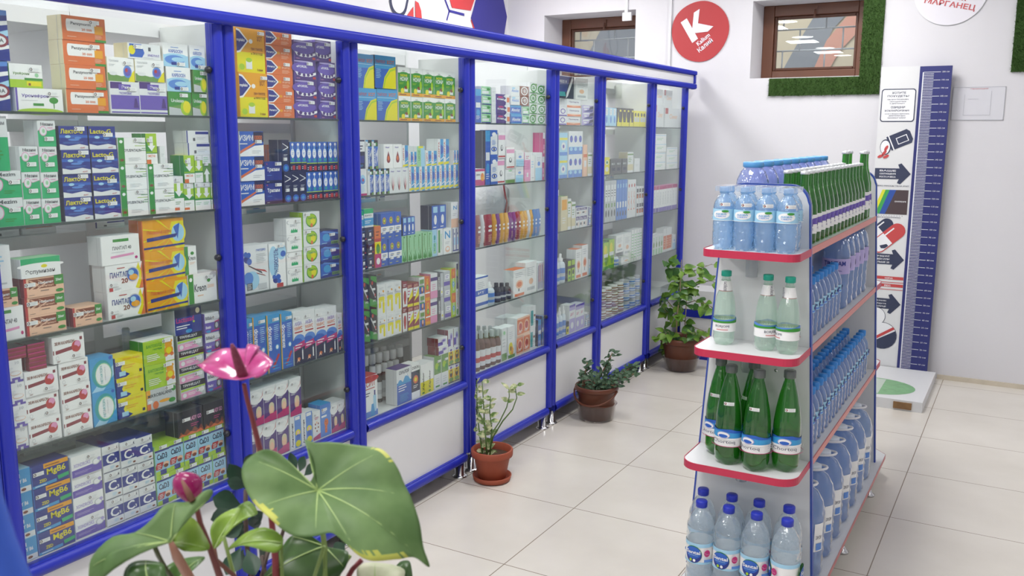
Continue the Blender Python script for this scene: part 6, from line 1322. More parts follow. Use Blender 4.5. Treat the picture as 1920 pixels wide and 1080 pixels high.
pl(ell(1.36,.4,.062,.062,28),nv,1); pl(ell(1.36,.4,.059,.059,28),lw,1.5)
HQ(m,'chart')
m=MB(); m.box((1.05,2.86,.0),(1.757,3.66,.062),white); HQ(m,'platform')
m=MB(); pts=ell(1.45,3.12,.24,.2,30); m.add([(x,y_,.0628) for x,y_ in pts],[tuple(range(30))],mat('footplate_green','#7FB080',.4,noise=.3,nscale=25))
m.add([(1.40,2.94,.0636),(1.50,2.94,.0636),(1.50,3.3,.0636),(1.40,3.3,.0636)],[(0,1,2,3)],mat('footplate_pale','#C2CFC2',.4)); HQ(m,'footprint_decal')
m=MB(); m.box((1.60,2.852,.01),(1.70,2.862,.05),mat('chipped_board','#8A6A48',.9,noise=.3,nscale=30)); HQ(m,'chipped_edge')
# ------------------------------------------------------------------ water display rack (gondola)
lip=mat('shelf_lip_crimson','#C23050',.4); lip2=mat('shelf_lip_pink','#CF7F80',.4); medge=mat('panel_edge_blue','#3550A8',.35)
GX=1.462; GY0=.2; GY1=1.57; LV=[1.243,.923,.542,.10]
hw=lambda z: .15+(1.2-z)*.062
t=empty('water_rack',(GX,.85,0)); tag(t,'white tapered double sided drinks rack with red shelf lips and blue edges','display rack')
def G(mb,name,parent=None):
    o=mb.build(name,parent or t)
    if parent is None: o.matrix_parent_inverse=Matrix.Translation((-GX,-.85,0))
    return o
def panel_outline(z0=.085,z1=1.445,r=.06):
    pts=[(hw(z0),z0),(hw(z1-r),z1-r)]
    for k in range(1,9): a=k*math.pi/16; pts.append((hw(z1)-r+r*math.cos(a),z1-r+r*math.sin(a)))
    return pts+[(-x,z) for x,z in pts[::-1]]
PO=panel_outline(); n=len(PO)
for y,nm in ((GY0,'end_panel'),(GY1,'end_panel')):
    m=MB(); y0,y1=(y-.0,y+.018)
    vs=[(GX+x,y0,z) for x,z in PO]+[(GX+x,y1,z) for x,z in PO]
    m.add(vs,[tuple(range(n)),tuple(range(2*n-1,n-1,-1))],white)
    o=G(m,nm)
    b=MB(); vs2=[(GX+x*1.006,y0-.001,z+(.001 if z>1.3 else 0)) for x,z in PO]+[(GX+x*1.006,y1+.001,z+(.001 if z>1.3 else 0)) for x,z in PO]
    b.add(vs2,[(k,k+n,k+1+n,k+1) for k in range(n-1)],medge,True)
    b.add([(GX+x*1.006,y0-.001,z) for x,z in PO]+[(GX+x*.975,y0-.001,z-(.004 if z>1.35 else 0)) for x,z in PO],[(k,k+1,k+1+n,k+n) for k in range(n-1)],medge)
    e=b.build('edge_band',o)
m=MB(); m.box((GX-.008,GY0+.018,.1),(GX+.008,GY1,1.22),white); G(m,'centre_board')
for k,z in enumerate(LV):
    h=hw(z)-.004 if k<3 else .245
    m=MB(); y0,y1=(GY0+.0185,GY1-.0005)
    if k==3:
        pts=[(GX-h,GY0-.28),(GX+h,GY0-.28)]; r=.07
        o_=[(GX-.19,GY0-.0),(GX-.19,GY0-.22),(GX-.15,GY0-.265),(GX+h-.04,GY0-.265),(GX+h,GY0-.24),(GX+h,GY1+.14),(GX+h-.05,GY1+.2),(GX-.15,GY1+.2),(GX-.19,GY1+.16)]
        q_=len(o_); m.add([(x,y,z-.02) for x,y in o_]+[(x,y,z-.0) for x,y in o_],[tuple(range(q_,2*q_)),tuple(range(q_-1,-1,-1))],white); ob=G(m,'bottom_shelf')
        e=MB(); e.add([(GX+(x-GX)*1.004,y,z-.021) for x,y in o_]+[(GX+(x-GX)*1.004,y,z+.001) for x,y in o_],[(i,(i+1)%q_,(i+1)%q_+q_,i+q_) for i in range(q_)],lip2); e.build('shelf_lip',ob)
    else:
        m.box((GX-h,y0,z-.018),(GX+h,y1,z),white); ob=G(m,'shelf')
        for s in (1,-1):
            e=MB(); x0=GX+s*h; e.box((min(x0,x0+s*.004),y0,z-.021),(max(x0,x0+s*.004),y1,z+.002),mat('shelf_lip_side','#D9857E' if k<1 else '#C8606C',.4)); e.build('shelf_lip',ob)
def end_shelf(z,h,dep,rr,s=-1,yb=GY0):
    pts=[(h,0),(h,-(dep-rr))]
    for k in range(1,9): a=k*math.pi/16; pts.append((h-rr+rr*math.cos(a),-(dep-rr)-rr*math.sin(a)))
    pts=pts+[(-x,y) for x,y in pts[::-1]]
    P_=[(GX+x,yb-.0005+(y if s<0 else -y)) for x,y in pts]
    n=len(P_); m=MB(); f=[tuple(range(n)),tuple(range(2*n-1,n-1,-1))] 
    m.add([(x,y,z) for x,y in P_]+[(x,y,z-.018) for x,y in P_],f,white); o=G(m,'end_shelf')
    e=MB(); tt=.022; 
    ofs=[(GX+(x-GX)*(1+.002/abs(x-GX) if abs(x-GX)>.01 else 1),y+(-.002 if s<0 else .002)) for x,y in P_]
    e.add([(x,y,z+.002) for x,y in ofs]+[(x,y,z-tt) for x,y in ofs]+[(x,y,z+.002) for x,y in P_],[(i,i+1,i+1+n,i+n) for i in range(n-1)]+[(i,i+1,i+1+2*n,i+2*n) for i in range(n-1)],lip,False); e.build('shelf_lip',o)
end_shelf(LV[0],.15,.19,.04); end_shelf(LV[1],.165,.205,.05); end_shelf(LV[2],.185,.215,.06)
for z,h in ((LV[1],.165),(LV[2],.185)): end_shelf(z,h,.2,.05,1,GY1+.019)
tube=clear('bracket_clear','#EDF0F2',.35,'#E8EAEE',.1)
for z in LV[:3]:
    m=MB(); m.lathe([(.02,-.1),(.02,-.02)],tube,16,(GX-.03,GY0-.024,z),cap=True); G(m,'bracket_tube')
for (x,z) in ((GX-.045,LV[0]-.085),(GX+.06,LV[1]-.09)):
    m=MB(); m.lathe([(.006,0),(.005,.002),(0,.003)],chrome,12); o=m.build('screw',t); o.matrix_parent_inverse=Matrix.Translation((-GX,-.85,0)); o.location=(x,GY0,z); o.rotation_euler=(math.pi/2,0,0)
for x in (GX-.22,GX+.225):
    for y in (.05,.75,1.4):
        m=MB(); m.lathe([(0,0),(.022,0),(.024,.008),(.012,.016),(.007,.03),(.007,.08),(0,.08)],chrome,16); o=m.build('foot',t); o.matrix_parent_inverse=Matrix.Translation((-GX,-.85,0)); o.location=(x,y,0)
# ------------------------------------------------------------------ bottles
pet_b=clear('pet_blue','#DDEEFC',.36,'#C6E2F8',.07,bump=1.0,bscale=60,refl=2.2); pet_c=clear('pet_pale','#F2F8FC',.28,'#EAF4FB',.06,bump=.8,bscale=50,refl=2.2)
pet_m=clear('pet_mint','#EEF9F2',.26,'#E4F6EC',.05,bump=.15,bscale=18,refl=2); pet_g=clear('pet_green','#78C466',.36,'#3FA03A',.06,bump=.2,bscale=14,refl=2); gl_g=clear('glass_green','#84CC66',.32,'#429A38',.05,refl=2)
pet_j=clear('pet_jug','#D2E2F8',.4,'#B2CEF4',.09,bump=1.0,bscale=24,refl=2); pet_i=clear('pet_indigo','#D6DEF9',.4,'#BECAF6',.09,bump=.8,bscale=32,refl=2)
liquid=clear('water_in_bottle','#E6F2FA',.05,'#DCECF8',.1)
def wrap(mb,r,els,z0,z1,span,fx=0,n=28,eps=.0007,k0=0):
    """print language mapped on a cylinder of radius r, centred on the -y direction plus fx"""
    L=k0
    def P_(x,y,l):
        a=-math.pi/2+fx+(x-.5)*span; return ((r+eps*l)*math.cos(a),(r+eps*l)*math.sin(a),z0+(z1-z0)*y)
    for e in els:
        L+=1; t_=e[0]
        def strip(xs,lo,hi,c):
            vs=[];fs=[]
            for x in xs: vs+= [P_(x,lo(x),L),P_(x,hi(x),L)]
            for i in range(len(xs)-1): fs.append((2*i,2*i+2,2*i+3,2*i+1))
            mb.add(vs,fs,pm(c),True)
        if t_=='R': _,x0,y0,x1,y1,c=e; q_=max(2,int(n*abs(x1-x0))+1); strip([x0+(x1-x0)*i/q_ for i in range(q_+1)],lambda x:y0,lambda x:y1,c)
        elif t_=='E': _,cx,cy,rx,ry,c=e; strip([cx-rx*math.cos(math.pi*i/12) for i in range(13)],lambda x:cy-ry*math.sqrt(max(0,1-((x-cx)/rx)**2)),lambda x:cy+ry*math.sqrt(max(0,1-((x-cx)/rx)**2)),c)
        elif t_=='M': # mountain line: base y, then peaks
            _,x0,x1,yb,amp,c,ph=e; q_=40; f_=lambda x: yb+amp*(.5+.5*abs(((x*3.1+ph)%1)*2-1))*(.65+.35*math.sin(x*9+ph)); strip([x0+(x1-x0)*i/q_ for i in range(q_+1)],lambda x:yb-.25,f_,c)
        elif t_ in 'TV':
            _,x0,y0,wd,ht,c,s=e; v,f,_a=textmesh(s,False if c=='n' else True)
            if t_=='T': vs=[P_(x0+p[0]*wd,y0+p[1]*ht,L+1) for p in v]
            else: vs=[P_(x0+(1-p[1])*wd,y0+p[0]*ht,L+1) for p in v]
            mb.add(vs,f,pm(c))
        elif t_=='L':
            _,x0,y0,x1,y1,c,k=e
            for i in range(k): a=y0+(y1-y0)*(i+.25)/k; b=y0+(y1-y0)*(i+.6)/k; strip([x0,(x0+x1)/2,x1-.05*(i%3)],lambda x:a,lambda x:b,c)
def bottle(name,body_prof,bm,cap_prof,cm_,labels,H,R,mod=None,extra=None,lower=None,nseg=28):
    o=empty(name,(0,0,0))
    a=MB(); a.lathe([(r*R,z*H) for r,z in body_prof],bm,nseg,mod=mod); a.build('bottle_body',o)
    if cap_prof:
        c=MB(); c.lathe([(r*R,z*H) for r,z in cap_prof],cm_,20,mod=lambda q,z: 1+.018*math.cos(q*20)); c.build('cap',o)
    for nm,mbx in labels: mbx.build(nm,o)
    if extra: extra(o)
    return o
foot=lambda q,z: 1-(.14*(1-z/.022)*(.5-.5*math.cos(5*q)) if z<.022 else 0)
ribs=lambda zs,H,R: None
def sticker(R,z,fx,tilt=0):
    m=MB(); wrap(m,R+.0012,parse('R:0,0,1,1,W E:.15,.5,.12,.38,k E:.15,.5,.07,.22,W R:.13,.4,.26,.6,r L:.35,.15,.95,.85,a,3'),z,z+.011,.032/R,fx,12,.0003); return m
def mk_water_small():      # 0.5 l still water, pale blue
    H,R=.196,.0322; L=MB(); wrap(L,R+.0006,[('R',0,0,1,1,'C'),('E',.5,.52,.13,.36,'W'),('T',.42,.5,.16,.14,'c','АКВА'),('T',.43,.32,.14,.12,'u','СВЕЖ'),('E',.56,.82,.05,.1,'G'),('R',0,0,1,.04,'w'),('L',.05,.1,.3,.8,'w',3),('L',.7,.1,.95,.8,'w',3)],.092,.128,2*math.pi)
    P_=[(0,.02),(.5,.0),(.86,.005),(1,.06),(.97,.1),(1,.14),(1,.44),(.97,.455),(1,.47),(1,.66),(.97,.72),(.8,.8),(.55,.86),(.4,.885),(.4,.9)]
    return bottle('water_bottle',P_,pet_b,[(.42,.9),(.47,.905),(.47,.985),(.42,1),(0,1)],clear('cap_clear','#BFDFF6',.6,'#B4D4F0',.2),[('paper_label',L),('price_sticker',sticker(R*.99,.137,.35))],H,R,foot)
def mk_mint():             # mineral water, pale green bottle, green cap
    H,R=.242,.035; L=MB()
    wrap(L,R+.0006,[('R',0,0,1,1,'W'),('T',.16,.4,.2,.3,'n','BORJOMI'),('T',.64,.4,.2,.3,'n','BORJOMI'),('R',.18,.2,.34,.26,'r'),('R',.66,.2,.82,.26,'r')],.045,.077,2*math.pi,fx=math.pi*.48)
    wrap(L,R+.0006,[('R',0,0,1,.5,'j'),('M',0,1,.35,.5,'u',.2),('M',0,1,.2,.32,'G',.6)],.075,.095,2*math.pi)
    N_=MB(); 
    for k in range(24):
        pass
    NP=[(.62,.735),(.53,.80),(.44,.865)]
    N_.lathe([(r*R*1.02,z*H) for r,z in NP],pm('W'),24); N_.lathe([(.635*R,.727*H),(.625*R,.735*H)],pm('r'),24)
    wrap(N_,R*.6,[('V',.46,0,.09,1,'n','BORJOMI')],.178,.209,2*math.pi,fx=.1)
    P_=[(0,.02),(.5,0),(.84,.004),(.98,.05),(1,.1),(.98,.14),(1,.18),(1,.45),(.95,.55),(.82,.66),(.62,.74),(.44,.87),(.38,.9),(.38,.925)]
    return bottle('mineral_water_bottle',P_,pet_m,[(.42,.925),(.46,.93),(.46,.99),(.42,1),(0,1)],mat('cap_teal','#18A088',.4),[('paper_label',L),('neck_label',N_)],H,R,foot)
def mk_green():            # large green bottle with mountain label, grey cap
    H,R=.326,.0435; L=MB()
    els=[('R',0,0,1,.74,'W'),('M',0,1,.80,.26,'b',.15),('M',0,1,.74,.16,'c',.5),('R',0,.40,1,.50,'W')]
    for c_ in (.19,.69): els+=[('E',c_,.66,.075,.2,'e'),('E',c_,.66,.066,.17,'W'),('E',c_,.62,.05,.1,'b'),('T',c_-.12,.16,.25,.24,'n','Chortoq')]
    els+=[('R',0,.03,1,.06,'p'),('L',.4,.3,.52,.6,'a',3)]
    wrap(L,R+.0006,els,.064,.122,2*math.pi,fx=math.pi*.62)
    P_=[(0,.02),(.45,0),(.8,.003),(.97,.05),(1,.1),(1,.42),(.97,.5),(.86,.62),(.66,.76),(.42,.88),(.36,.9),(.36,.935)]
    return bottle('green_water_bottle',P_,pet_g,[(.4,.925),(.43,.93),(.43,.99),(.4,1),(0,1)],clear('cap_grey','#9A9EA0',.75,'#8E9294',.2),[('paper_label',L),('price_sticker',sticker(R*.86,.2,.3))],H,R,foot)
def mk_santal():
    H,R=.316,.0455; L=MB()
    els=[('R',0,0,1,1,'W'),('R',0,.82,1,1,'C'),('R',.0,0,1,.1,'C')]
    for c_ in (.2,.7): els+=[('E',c_,.46,.1,.42,'G'),('E',c_,.45,.096,.4,'B'),('E',c_,.55,.088,.3,'b'),('T',c_-.08,.5,.16,.17,'W','Santal'),('T',c_-.055,.42,.11,.04,'C','НЕГАЗИРОВАННАЯ'),('E',c_-.02,.2,.014,.07,'l'),('E',c_+.02,.2,.014,.07,'W'),('E',c_+.15,.58,.032,.17,'p'),('R',c_+.12,.15,c_+.22,.28,'u'),('L',c_+.13,.52,c_+.17,.64,'q',2)]
    wrap(L,R*.965+.0006,els,.112,.182,2*math.pi,fx=math.pi*.55)
    P_=[(0,.02),(.5,0),(.88,.004),(1,.04),(1,.1),(.96,.12),(1,.14),(1,.2),(.94,.26),(.9,.3),(.965,.345),(.965,.6),(1,.62),(1,.7),(.96,.75),(.8,.83),(.52,.9),(.36,.92),(.36,.94)]
    return bottle('still_water_bottle',P_,pet_c,[(.37,.93),(.41,.935),(.41,.99),(.37,1),(0,1)],mat('cap_blue','#2434B4',.35),[('paper_label',L)],H,R,foot)
def mk_glass():
    H,R=.244,.0305; L=MB(); wrap(L,R+.0006,[('R',0,0,1,1,'W'),('M',0,1,.75,.2,'v',.1),('E',.3,.55,.1,.2,'e'),('E',.8,.55,.1,.2,'e'),('T',.2,.2,.22,.14,'v','Chortoq'),('T',.7,.2,.22,.14,'v','Chortoq')],.035,.098,2*math.pi,fx=.5)
    P_=[(0,0),(.9,0),(1,.02),(1,.42),(.96,.52),(.7,.66),(.5,.74),(.42,.82),(.4,.96)]
    return bottle('green_glass_bottle',P_,gl_g,[(.46,.95),(.5,.955),(.45,.99),(0,1)],mat('crown_cap','#D4D6DA',.3,metal=.4),[('paper_label',L)],H,R)
def mk_zam():              # small ribbed blue bottle, blue cap
    H,R=.2,.0315; L=MB(); wrap(L,R+.0006,[('R',0,0,1,1,'C'),('R',0,.1,1,.3,'u'),('E',.3,.6,.1,.3,'B'),('T',.4,.5,.25,.25,'B','ZAM ZAM'),('E',.8,.6,.1,.3,'B')],.09,.118,2*math.pi)
    P_=[(0,.01),(.9,0),(1,.03)]+[(1-.05*(i%2),.06+i*.05) for i in range(8)]+[(1,.48),(1,.6),(.96,.68),(.75,.78),(.45,.86),(.4,.88)]
    return bottle('blue_water_bottle',P_,pet_j,[(.44,.87),(.5,.88),(.5,.98),(.45,1),(0,1)],mat('cap_sky','#2F86D6',.4),[('paper_label',L)],H,R,None,None,None,20)
def mk_zambig():
    H,R=.305,.052; L=MB(); wrap(L,R+.0006,[('R',0,0,1,1,'e'),('T',.3,.55,.26,.3,'B','TIM ZAM'),('E',.42,.2,.1,.06,'B'),('E',.42,.17,.1,.05,'e'),('E',.8,.5,.08,.3,'B')],.14,.2,2*math.pi,fx=.5)
    P_=[(0,.01),(.9,0),(1,.03)]+[(1-.04*(i%2),.06+i*.045) for i in range(8)]+[(1,.45),(1,.66),(.97,.74),(.85,.84),(.55,.92),(.35,.94)]
    return bottle('large_water_bottle',P_,pet_j,[(.36,.93),(.4,.94),(.4,.99),(.36,1),(0,1)],mat('cap_sky','#2F86D6',.4),[('paper_label',L)],H,R)
def mk_jug(white_top=True):
    H,R=.33,.082; L=MB(); wrap(L,R+.0006,[('R',0,0,.4,1,'W'),('T',.06,.45,.26,.12,'n','ZAM ZAM'),('R',.08,.05,.34,.3,'u')],.1,.2,1.2,fx=1.2)
    P_=[(0,.01),(.9,0),(1,.03)]+[(1-.035*(i%2),.06+i*.05) for i in range(10)]+[(1,.58),(.98,.68),(.86,.8),(.62,.9),(.3,.95),(.28,.97)]
    def hnd(o):
        m=MB(); m.tube([(.03*math.cos(a)*1.6,.03*math.sin(a)*1.1,.318+.004*math.cos(a)) for a in [k*math.pi/8 for k in range(17)]],.0045,mat('handle_white','#EDEDF2',.4),6); m.build('handle',o)
    return bottle('water_jug',P_,pet_j,[(.3,.94),(.34,.95),(.34,.99),(.3,1),(0,1)],mat('cap_jug','#DDE4F0',.4),[('paper_label',L)],H,R,None,hnd)
def mk_topjug():
    H,R=.268,.056
    P_=[(0,.01),(.9,0),(1,.03)]+[(1-.035*(i%2),.06+i*.06) for i in range(7)]+[(1,.52),(1,.66),(.93,.78),(.72,.88),(.52,.93),(.5,.95)]
    return bottle('round_water_bottle',P_,pet_i,[(.54,.93),(.6,.94),(.6,.99),(.55,1),(0,1)],mat('cap_lightblue','#5A9ED8',.4),[],H,R)
def place(proto,spots,group,labels,used=[None]):
    for i,p in enumerate(spots):
        rz=p[3] if len(p)>3 else random.uniform(-.15,.15)
        if i==0: o=proto; o.location=p[:3]; o.rotation_euler=(0,0,rz)
        else: o=dup(proto,p[:3],rz)
        tag(o,labels[i],'bottle',group)
random.seed(5)
NW=['first','second','third','fourth','fifth','sixth','seventh','eighth','ninth','tenth','eleventh','twelfth','thirteenth','fourteenth','fifteenth','sixteenth','seventeenth','eighteenth']
E_=.0008
sp=[];lb=[]
for r_,(yy,dx) in enumerate(((.058,0),(.130,-.004))):
    for k in range(4): sp.append((1.366+k*.066+dx,yy,LV[0]+E_)); lb.append('small pale blue water bottle, %s row on the top end shelf, %s'%(('front','back')[r_],('leftmost','second from left','third from left','rightmost')[k]))
place(mk_water_small(),sp,'small water bottles on the top end shelf',lb)
m=MB(); shr=clear('shrink_film','#F2F6FA',.18,'#F4F6FA',.12,bump=.5,bscale=50)
for (x0,x1) in ((1.336,1.398),(1.402,1.46),(1.466,1.526),(1.532,1.594)):
    m.box((x0+.008,.03,LV[0]+.184),(x1-.008,.155,LV[0]+.2),shr)
o=m.build('shrink_wrap'); tag(o,'clear shrink film stretched over the bottle necks of the top end shelf','plastic film')
place(mk_mint(),[(1.366,.118,LV[1]+E_,.1),(1.505,.105,LV[1]+E_,.75),(1.577,.09,LV[1]+E_,-.9)],'pale green mineral water bottles',['clear mineral water bottle with teal cap standing alone at left','clear mineral water bottle with teal cap, middle of three','clear mineral water bottle with teal cap, rightmost of three'])
place(mk_green(),[(1.413,.062,LV[2]+E_,-.1),(1.508,.045,LV[2]+E_,-.35),(1.592,.09,LV[2]+E_,.1),(1.357,.135,LV[2]+E_,-.5),(1.464,.15,LV[2]+E_,-1.0)],'large green mineral water bottles',['green bottle with mountain label, second from left in front','green bottle with mountain label, middle of the front row','green bottle with mountain label, rightmost on its end shelf','green bottle with mountain label, partly hidden at far left','green bottle with mountain label, hidden behind the middle pair'])
sp=[(1.352,.0,LV[3]+E_,0),(1.443,.0,LV[3]+E_,.0),(1.535,-.005,LV[3]+E_,.1),(1.631,-.005,LV[3]+E_,-1.25),(1.325,.1,LV[3]+E_,0),(1.424,.1,LV[3]+E_,0),(1.515,.1,LV[3]+E_,.2),(1.612,.1,LV[3]+E_,.1)]
place(mk_santal(),sp,'clear bottles with blue caps at the foot of the rack',['clear water bottle with dark blue cap, %s row, %s'%(('front','back')[k//4],('leftmost','second from left','third from left','rightmost')[k%4]) for k in range(8)])
# side shelves facing the aisle
sp=[(1.563,.275+k*.0745,LV[0]+E_) for k in range(15)]+[(1.5,.31+k*.0745,LV[0]+E_) for k in range(14)]
gls=mk_glass(); place(gls,sp,'green glass bottles on the top side shelf',['small green glass bottle, aisle row on top shelf, %s from the near end'%NW[k] for k in range(15)]+['small green glass bottle, inner row on top shelf, %s from the near end'%NW[k] for k in range(14)])
sp=[(1.563,1.402,LV[0]+E_),(1.56,1.475,LV[0]+E_),(1.495,1.375,LV[0]+E_),(1.49,1.485,LV[0]+E_)]
g2=dup(gls,(0,0,0)); place(g2,sp,'tall green glass bottles at far end of the top shelf',['taller green glass bottle standing out above the aisle row','taller green glass bottle against the far end panel','taller green glass bottle behind, nearer of the inner two','taller green glass bottle behind, by the far panel'])
for o in [x for x in COL.objects if x.get('group')=='tall green glass bottles at far end of the top shelf']: o.scale=(1.1,1.1,1.2)
sp=[(1.385,.31+k*.135,LV[0]+E_) for k in range(9)]
place(mk_topjug(),sp,'round water bottles on the far side of the top shelf',['round violet-blue water bottle with light blue cap, %s along the top'%NW[k] for k in range(9)])
sp=[(1.575,.27+k*.068,LV[1]+E_) for k in range(9)]+[(1.51,.27+k*.068,LV[1]+E_) for k in range(7)]
zam=mk_zam(); place(zam,sp,'small blue bottles on the second side shelf',['small ribbed blue water bottle, second shelf aisle row, %s from near end'%NW[k] for k in range(9)]+['small ribbed blue water bottle, second shelf inner row, %s from near end'%NW[k] for k in range(7)])
sp=[(1.555,.97+k*.112,LV[1]+E_,0) for k in range(5)]
place(mk_zambig(),sp,'large blue bottles on the second side shelf',['large ribbed blue water bottle on the second shelf, %s from near'%NW[k] for k in range(5)])
sp=[(1.6,.26+k*.0665,LV[2]+E_) for k in range(19)]+[(1.53,.26+k*.0665,LV[2]+E_) for k in range(19)]
zz=dup(zam,(0,0,0)); place(zz,sp,'blue bottles in two rows on the third side shelf',['small blue water bottle, third shelf %s row, %s from near end'%(('aisle','inner')[k//19],(NW+['nineteenth'])[k%19]) for k in range(38)])
sp=[(1.606,.32+k*.172,LV[3]+E_,.2) for k in range(7)]
place(mk_jug(),sp,'big water jugs on the bottom side shelf',['big ribbed blue water jug with white handle, %s from the near end'%NW[k] for k in range(7)])
# ------------------------------------------------------------------ plants
def leafmat(name,c1,c2,rough=.4,trans=True,scale=6):
    if name in MATS: return MATS[name]
    m=mat(name,c1,rough); nt=m.node_tree; b=nt.nodes['Principled BSDF']; N=nt.nodes.new; L=nt.links.new
    tc=N('ShaderNodeTexCoord'); n=N('ShaderNodeTexNoise'); n.inputs['Scale'].default_value=scale; n.inputs['Detail'].default_value=4
    cr=N('ShaderNodeValToRGB'); cr.color_ramp.elements[0].position=.38; cr.color_ramp.elements[0].color=lin(c1); cr.color_ramp.elements[1].position=.62; cr.color_ramp.elements[1].color=lin(c2)
    L(tc.outputs['Object'],n.inputs['Vector']); L(n.outputs[0],cr.inputs[0]); L(cr.outputs[0],b.inputs['Base Color'])
    out=nt.nodes['Material Output']; tl=N('ShaderNodeBsdfTranslucent'); L(cr.outputs[0],tl.inputs[0]); mx=N('ShaderNodeMixShader'); mx.inputs[0].default_value=.3
    L(b.outputs[0],mx.inputs[1]); L(tl.outputs[0],mx.inputs[2]); L(mx.outputs[0],out.inputs[0]); return m
def leaf(mb,base,d,nrm,ln,wd,m,fold=.25,curl=.25,sh='o',rib=None):
    d=Vector(d).normalized(); nrm=Vector(nrm); s=d.cross(nrm).normalized(); nrm=s.cross(d).normalized(); base=Vector(base)
    N_=7; vs=[];fs=[]
    for i in range(N_+1):
        t=i/N_
        w=(math.sin(math.pi*min(1,t**.75))**.9 if sh=='o' else math.sin(math.pi*t**.55)**.8 if sh=='h' else math.sin(math.pi*t**1.5)**.9)*wd/2
        c=base+d*ln*t-nrm*curl*ln*t*t*.6
        for k,u in enumerate((-1,-.5,0,.5,1)): vs.append(c+s*w*u+nrm*(fold*w*abs(u)))
    for i in range(N_):
        for k in range(4): fs.append((i*5+k,i*5+k+1,(i+1)*5+k+1,(i+1)*5+k))
    mb.add(vs,fs,m,True)
def on_y(u,v,y):
    """point on the vertical plane at depth y seen at photo position u,v"""
    d=AX*((u-960)/F_PX)+AY*((540-v)/F_PX)+AF; return CAM+d*((y-CAM.y)/d.y)
def at(u,v,dist):
    d=AX*((u-960)/F_PX)+AY*((540-v)/F_PX)+AF; return CAM+d*dist
def pot(name,loc,prof,m,soil_r,soil_z,label,cat='potted plant'):
    o=empty(name,loc); tag(o,label,cat)
    a=MB(); a.lathe(prof,m,36); a.build('pot',o)
    s=MB(); s.lathe([(0,soil_z+.004),(soil_r*.6,soil_z+.003),(soil_r,soil_z)],mat('soil','#4A3326',.95,noise=.4,nscale=60,bump=.6,bscale=90),24); s.build('soil',o)
    return o
terra=mat('terracotta','#9A4A32',.6,noise=.08,nscale=12,bump=.05,bscale=90); brownp=mat('brown_plastic','#60321F',.38,noise=.05)
traym=clear('tray_clear','#D8D0CC',.16,'#D8D4D4',.06)
# pot 1: variegated plant
p1=(.124,.70,0)
o=pot('variegated_plant',p1,[(0,.018),(.062,.018),(.066,.022),(.084,.115),(.088,.12),(.096,.122),(.098,.127),(.098,.152),(.094,.156),(.088,.154),(.085,.125),(.082,.12)],terra,.083,.122,'variegated cream and green leafed plant in terracotta pot with saucer')
m=MB(); m.lathe([(0,.001),(.07,.001),(.086,.006),(.092,.028),(.088,.03),(.08,.012),(0,.010)],terra,32); m.build('saucer',o)
random.seed(11); st_=MB(); lf=MB(); vg=leafmat('leaf_variegated','#6A8E46','#DEDEB4',.5,scale=45); vstem=mat('stem_green','#5C7A40',.5)
Y1=.70
def V(u,v,y,dx=0,loc=(0,0,0)): q=on_y(u,v,y); return q-Vector(loc)
stems=[[(906,862),(899,813),(887,771),(878,736),(883,711)],[(913,862),(911,827),(908,785),(906,746),(904,715)],[(915,862),(920,827),(922,803),(918,771),(920,743)],[(918,859),(922,813),(936,792),(950,764),(955,743),(954,729)],[(917,859),(924,820),(943,789),(961,768),(969,746),(966,725),(973,720)],[(911,862),(897,827),(890,806)],[(914,862),(909,800),(897,770),(893,748)]]
for si,s in enumerate(stems):
    yo=Y1+(si%3-1)*.02; pts=[V(u,v,yo,loc=p1) for u,v in s]
    st_.tube(pts,[.0042-.0022*i/(len(pts)-1) for i in range(len(pts))],vstem,6)
    rng=range(1,len(pts)) if si in(0,1,2,6) else range(len(pts)-2,len(pts))
    for i in rng:
        a,b=pts[i-1],pts[i]
        for k in range(4 if si in (0,1,2,6) else 2):
            f=random.uniform(.1,1); c=a.lerp(b,f); sd=(-1)**k
            dr=(b-a).normalized()*.5+AX*sd*random.uniform(.5,1)-AF*random.uniform(-.4,.6)+Vector((0,0,random.uniform(-.5,.4)))
            leaf(lf,c,dr,-AF+Vector((0,0,.6))+Vector((random.uniform(-.5,.5),random.uniform(-.5,.5),0)),random.uniform(.032,.05),random.uniform(.018,.026),vg,.3,.4)
st_.build('stem',o); lf.build('foliage',o)
# pot 2: grey-green shrub in a brown bucket
p2=(.155,1.80,0)
o=pot('small_shrub',p2,[(0,.004),(.082,.004),(.088,.012),(.108,.165),(.112,.17),(.121,.172),(.124,.178),(.124,.195),(.12,.2),(.112,.198),(.108,.175),(.104,.165)],brownp,.106,.168,'grey-green leafy shrub in a brown bucket pot with handle')
m=MB(); m.lathe([(.098,.085),(.103,.088),(.103,.092),(.099,.095)],brownp,30); 
hp=[(.125*math.cos(a),.125*math.sin(a)-.015*math.sin(a),.178-.075*max(0,-math.sin(a+math.pi*0))) for a in [math.pi+k*math.pi/12 for k in range(13)]]
m.tube([(x*1.02,y*1.05-.005,z) for x,y,z in hp],.006,brownp,8); m.build('handle',o)
m=MB(); m.lathe([(0,.001),(.095,.001),(.1,.004),(.112,.09),(.118,.094),(.119,.096)],traym,36); m.build('tray',o)
random.seed(12); st_=MB(); lf=MB(); jade=leafmat('leaf_greygreen','#44604A','#6C8A6C',.45,scale=30); wood=mat('stem_brown','#8A6A50',.7)
stems=[[(1091,743),(1093,718),(1097,700),(1101,680)],[(1106,743),(1120,713),(1136,686),(1148,662)],[(1113,743),(1140,712),(1168,698),(1186,688)],[(1111,743),(1132,720),(1156,724)],[(1089,738),(1080,716),(1078,702)],[(1109,740),(1115,718),(1120,700)],[(1112,740),(1150,712),(1176,706),(1190,700)]]
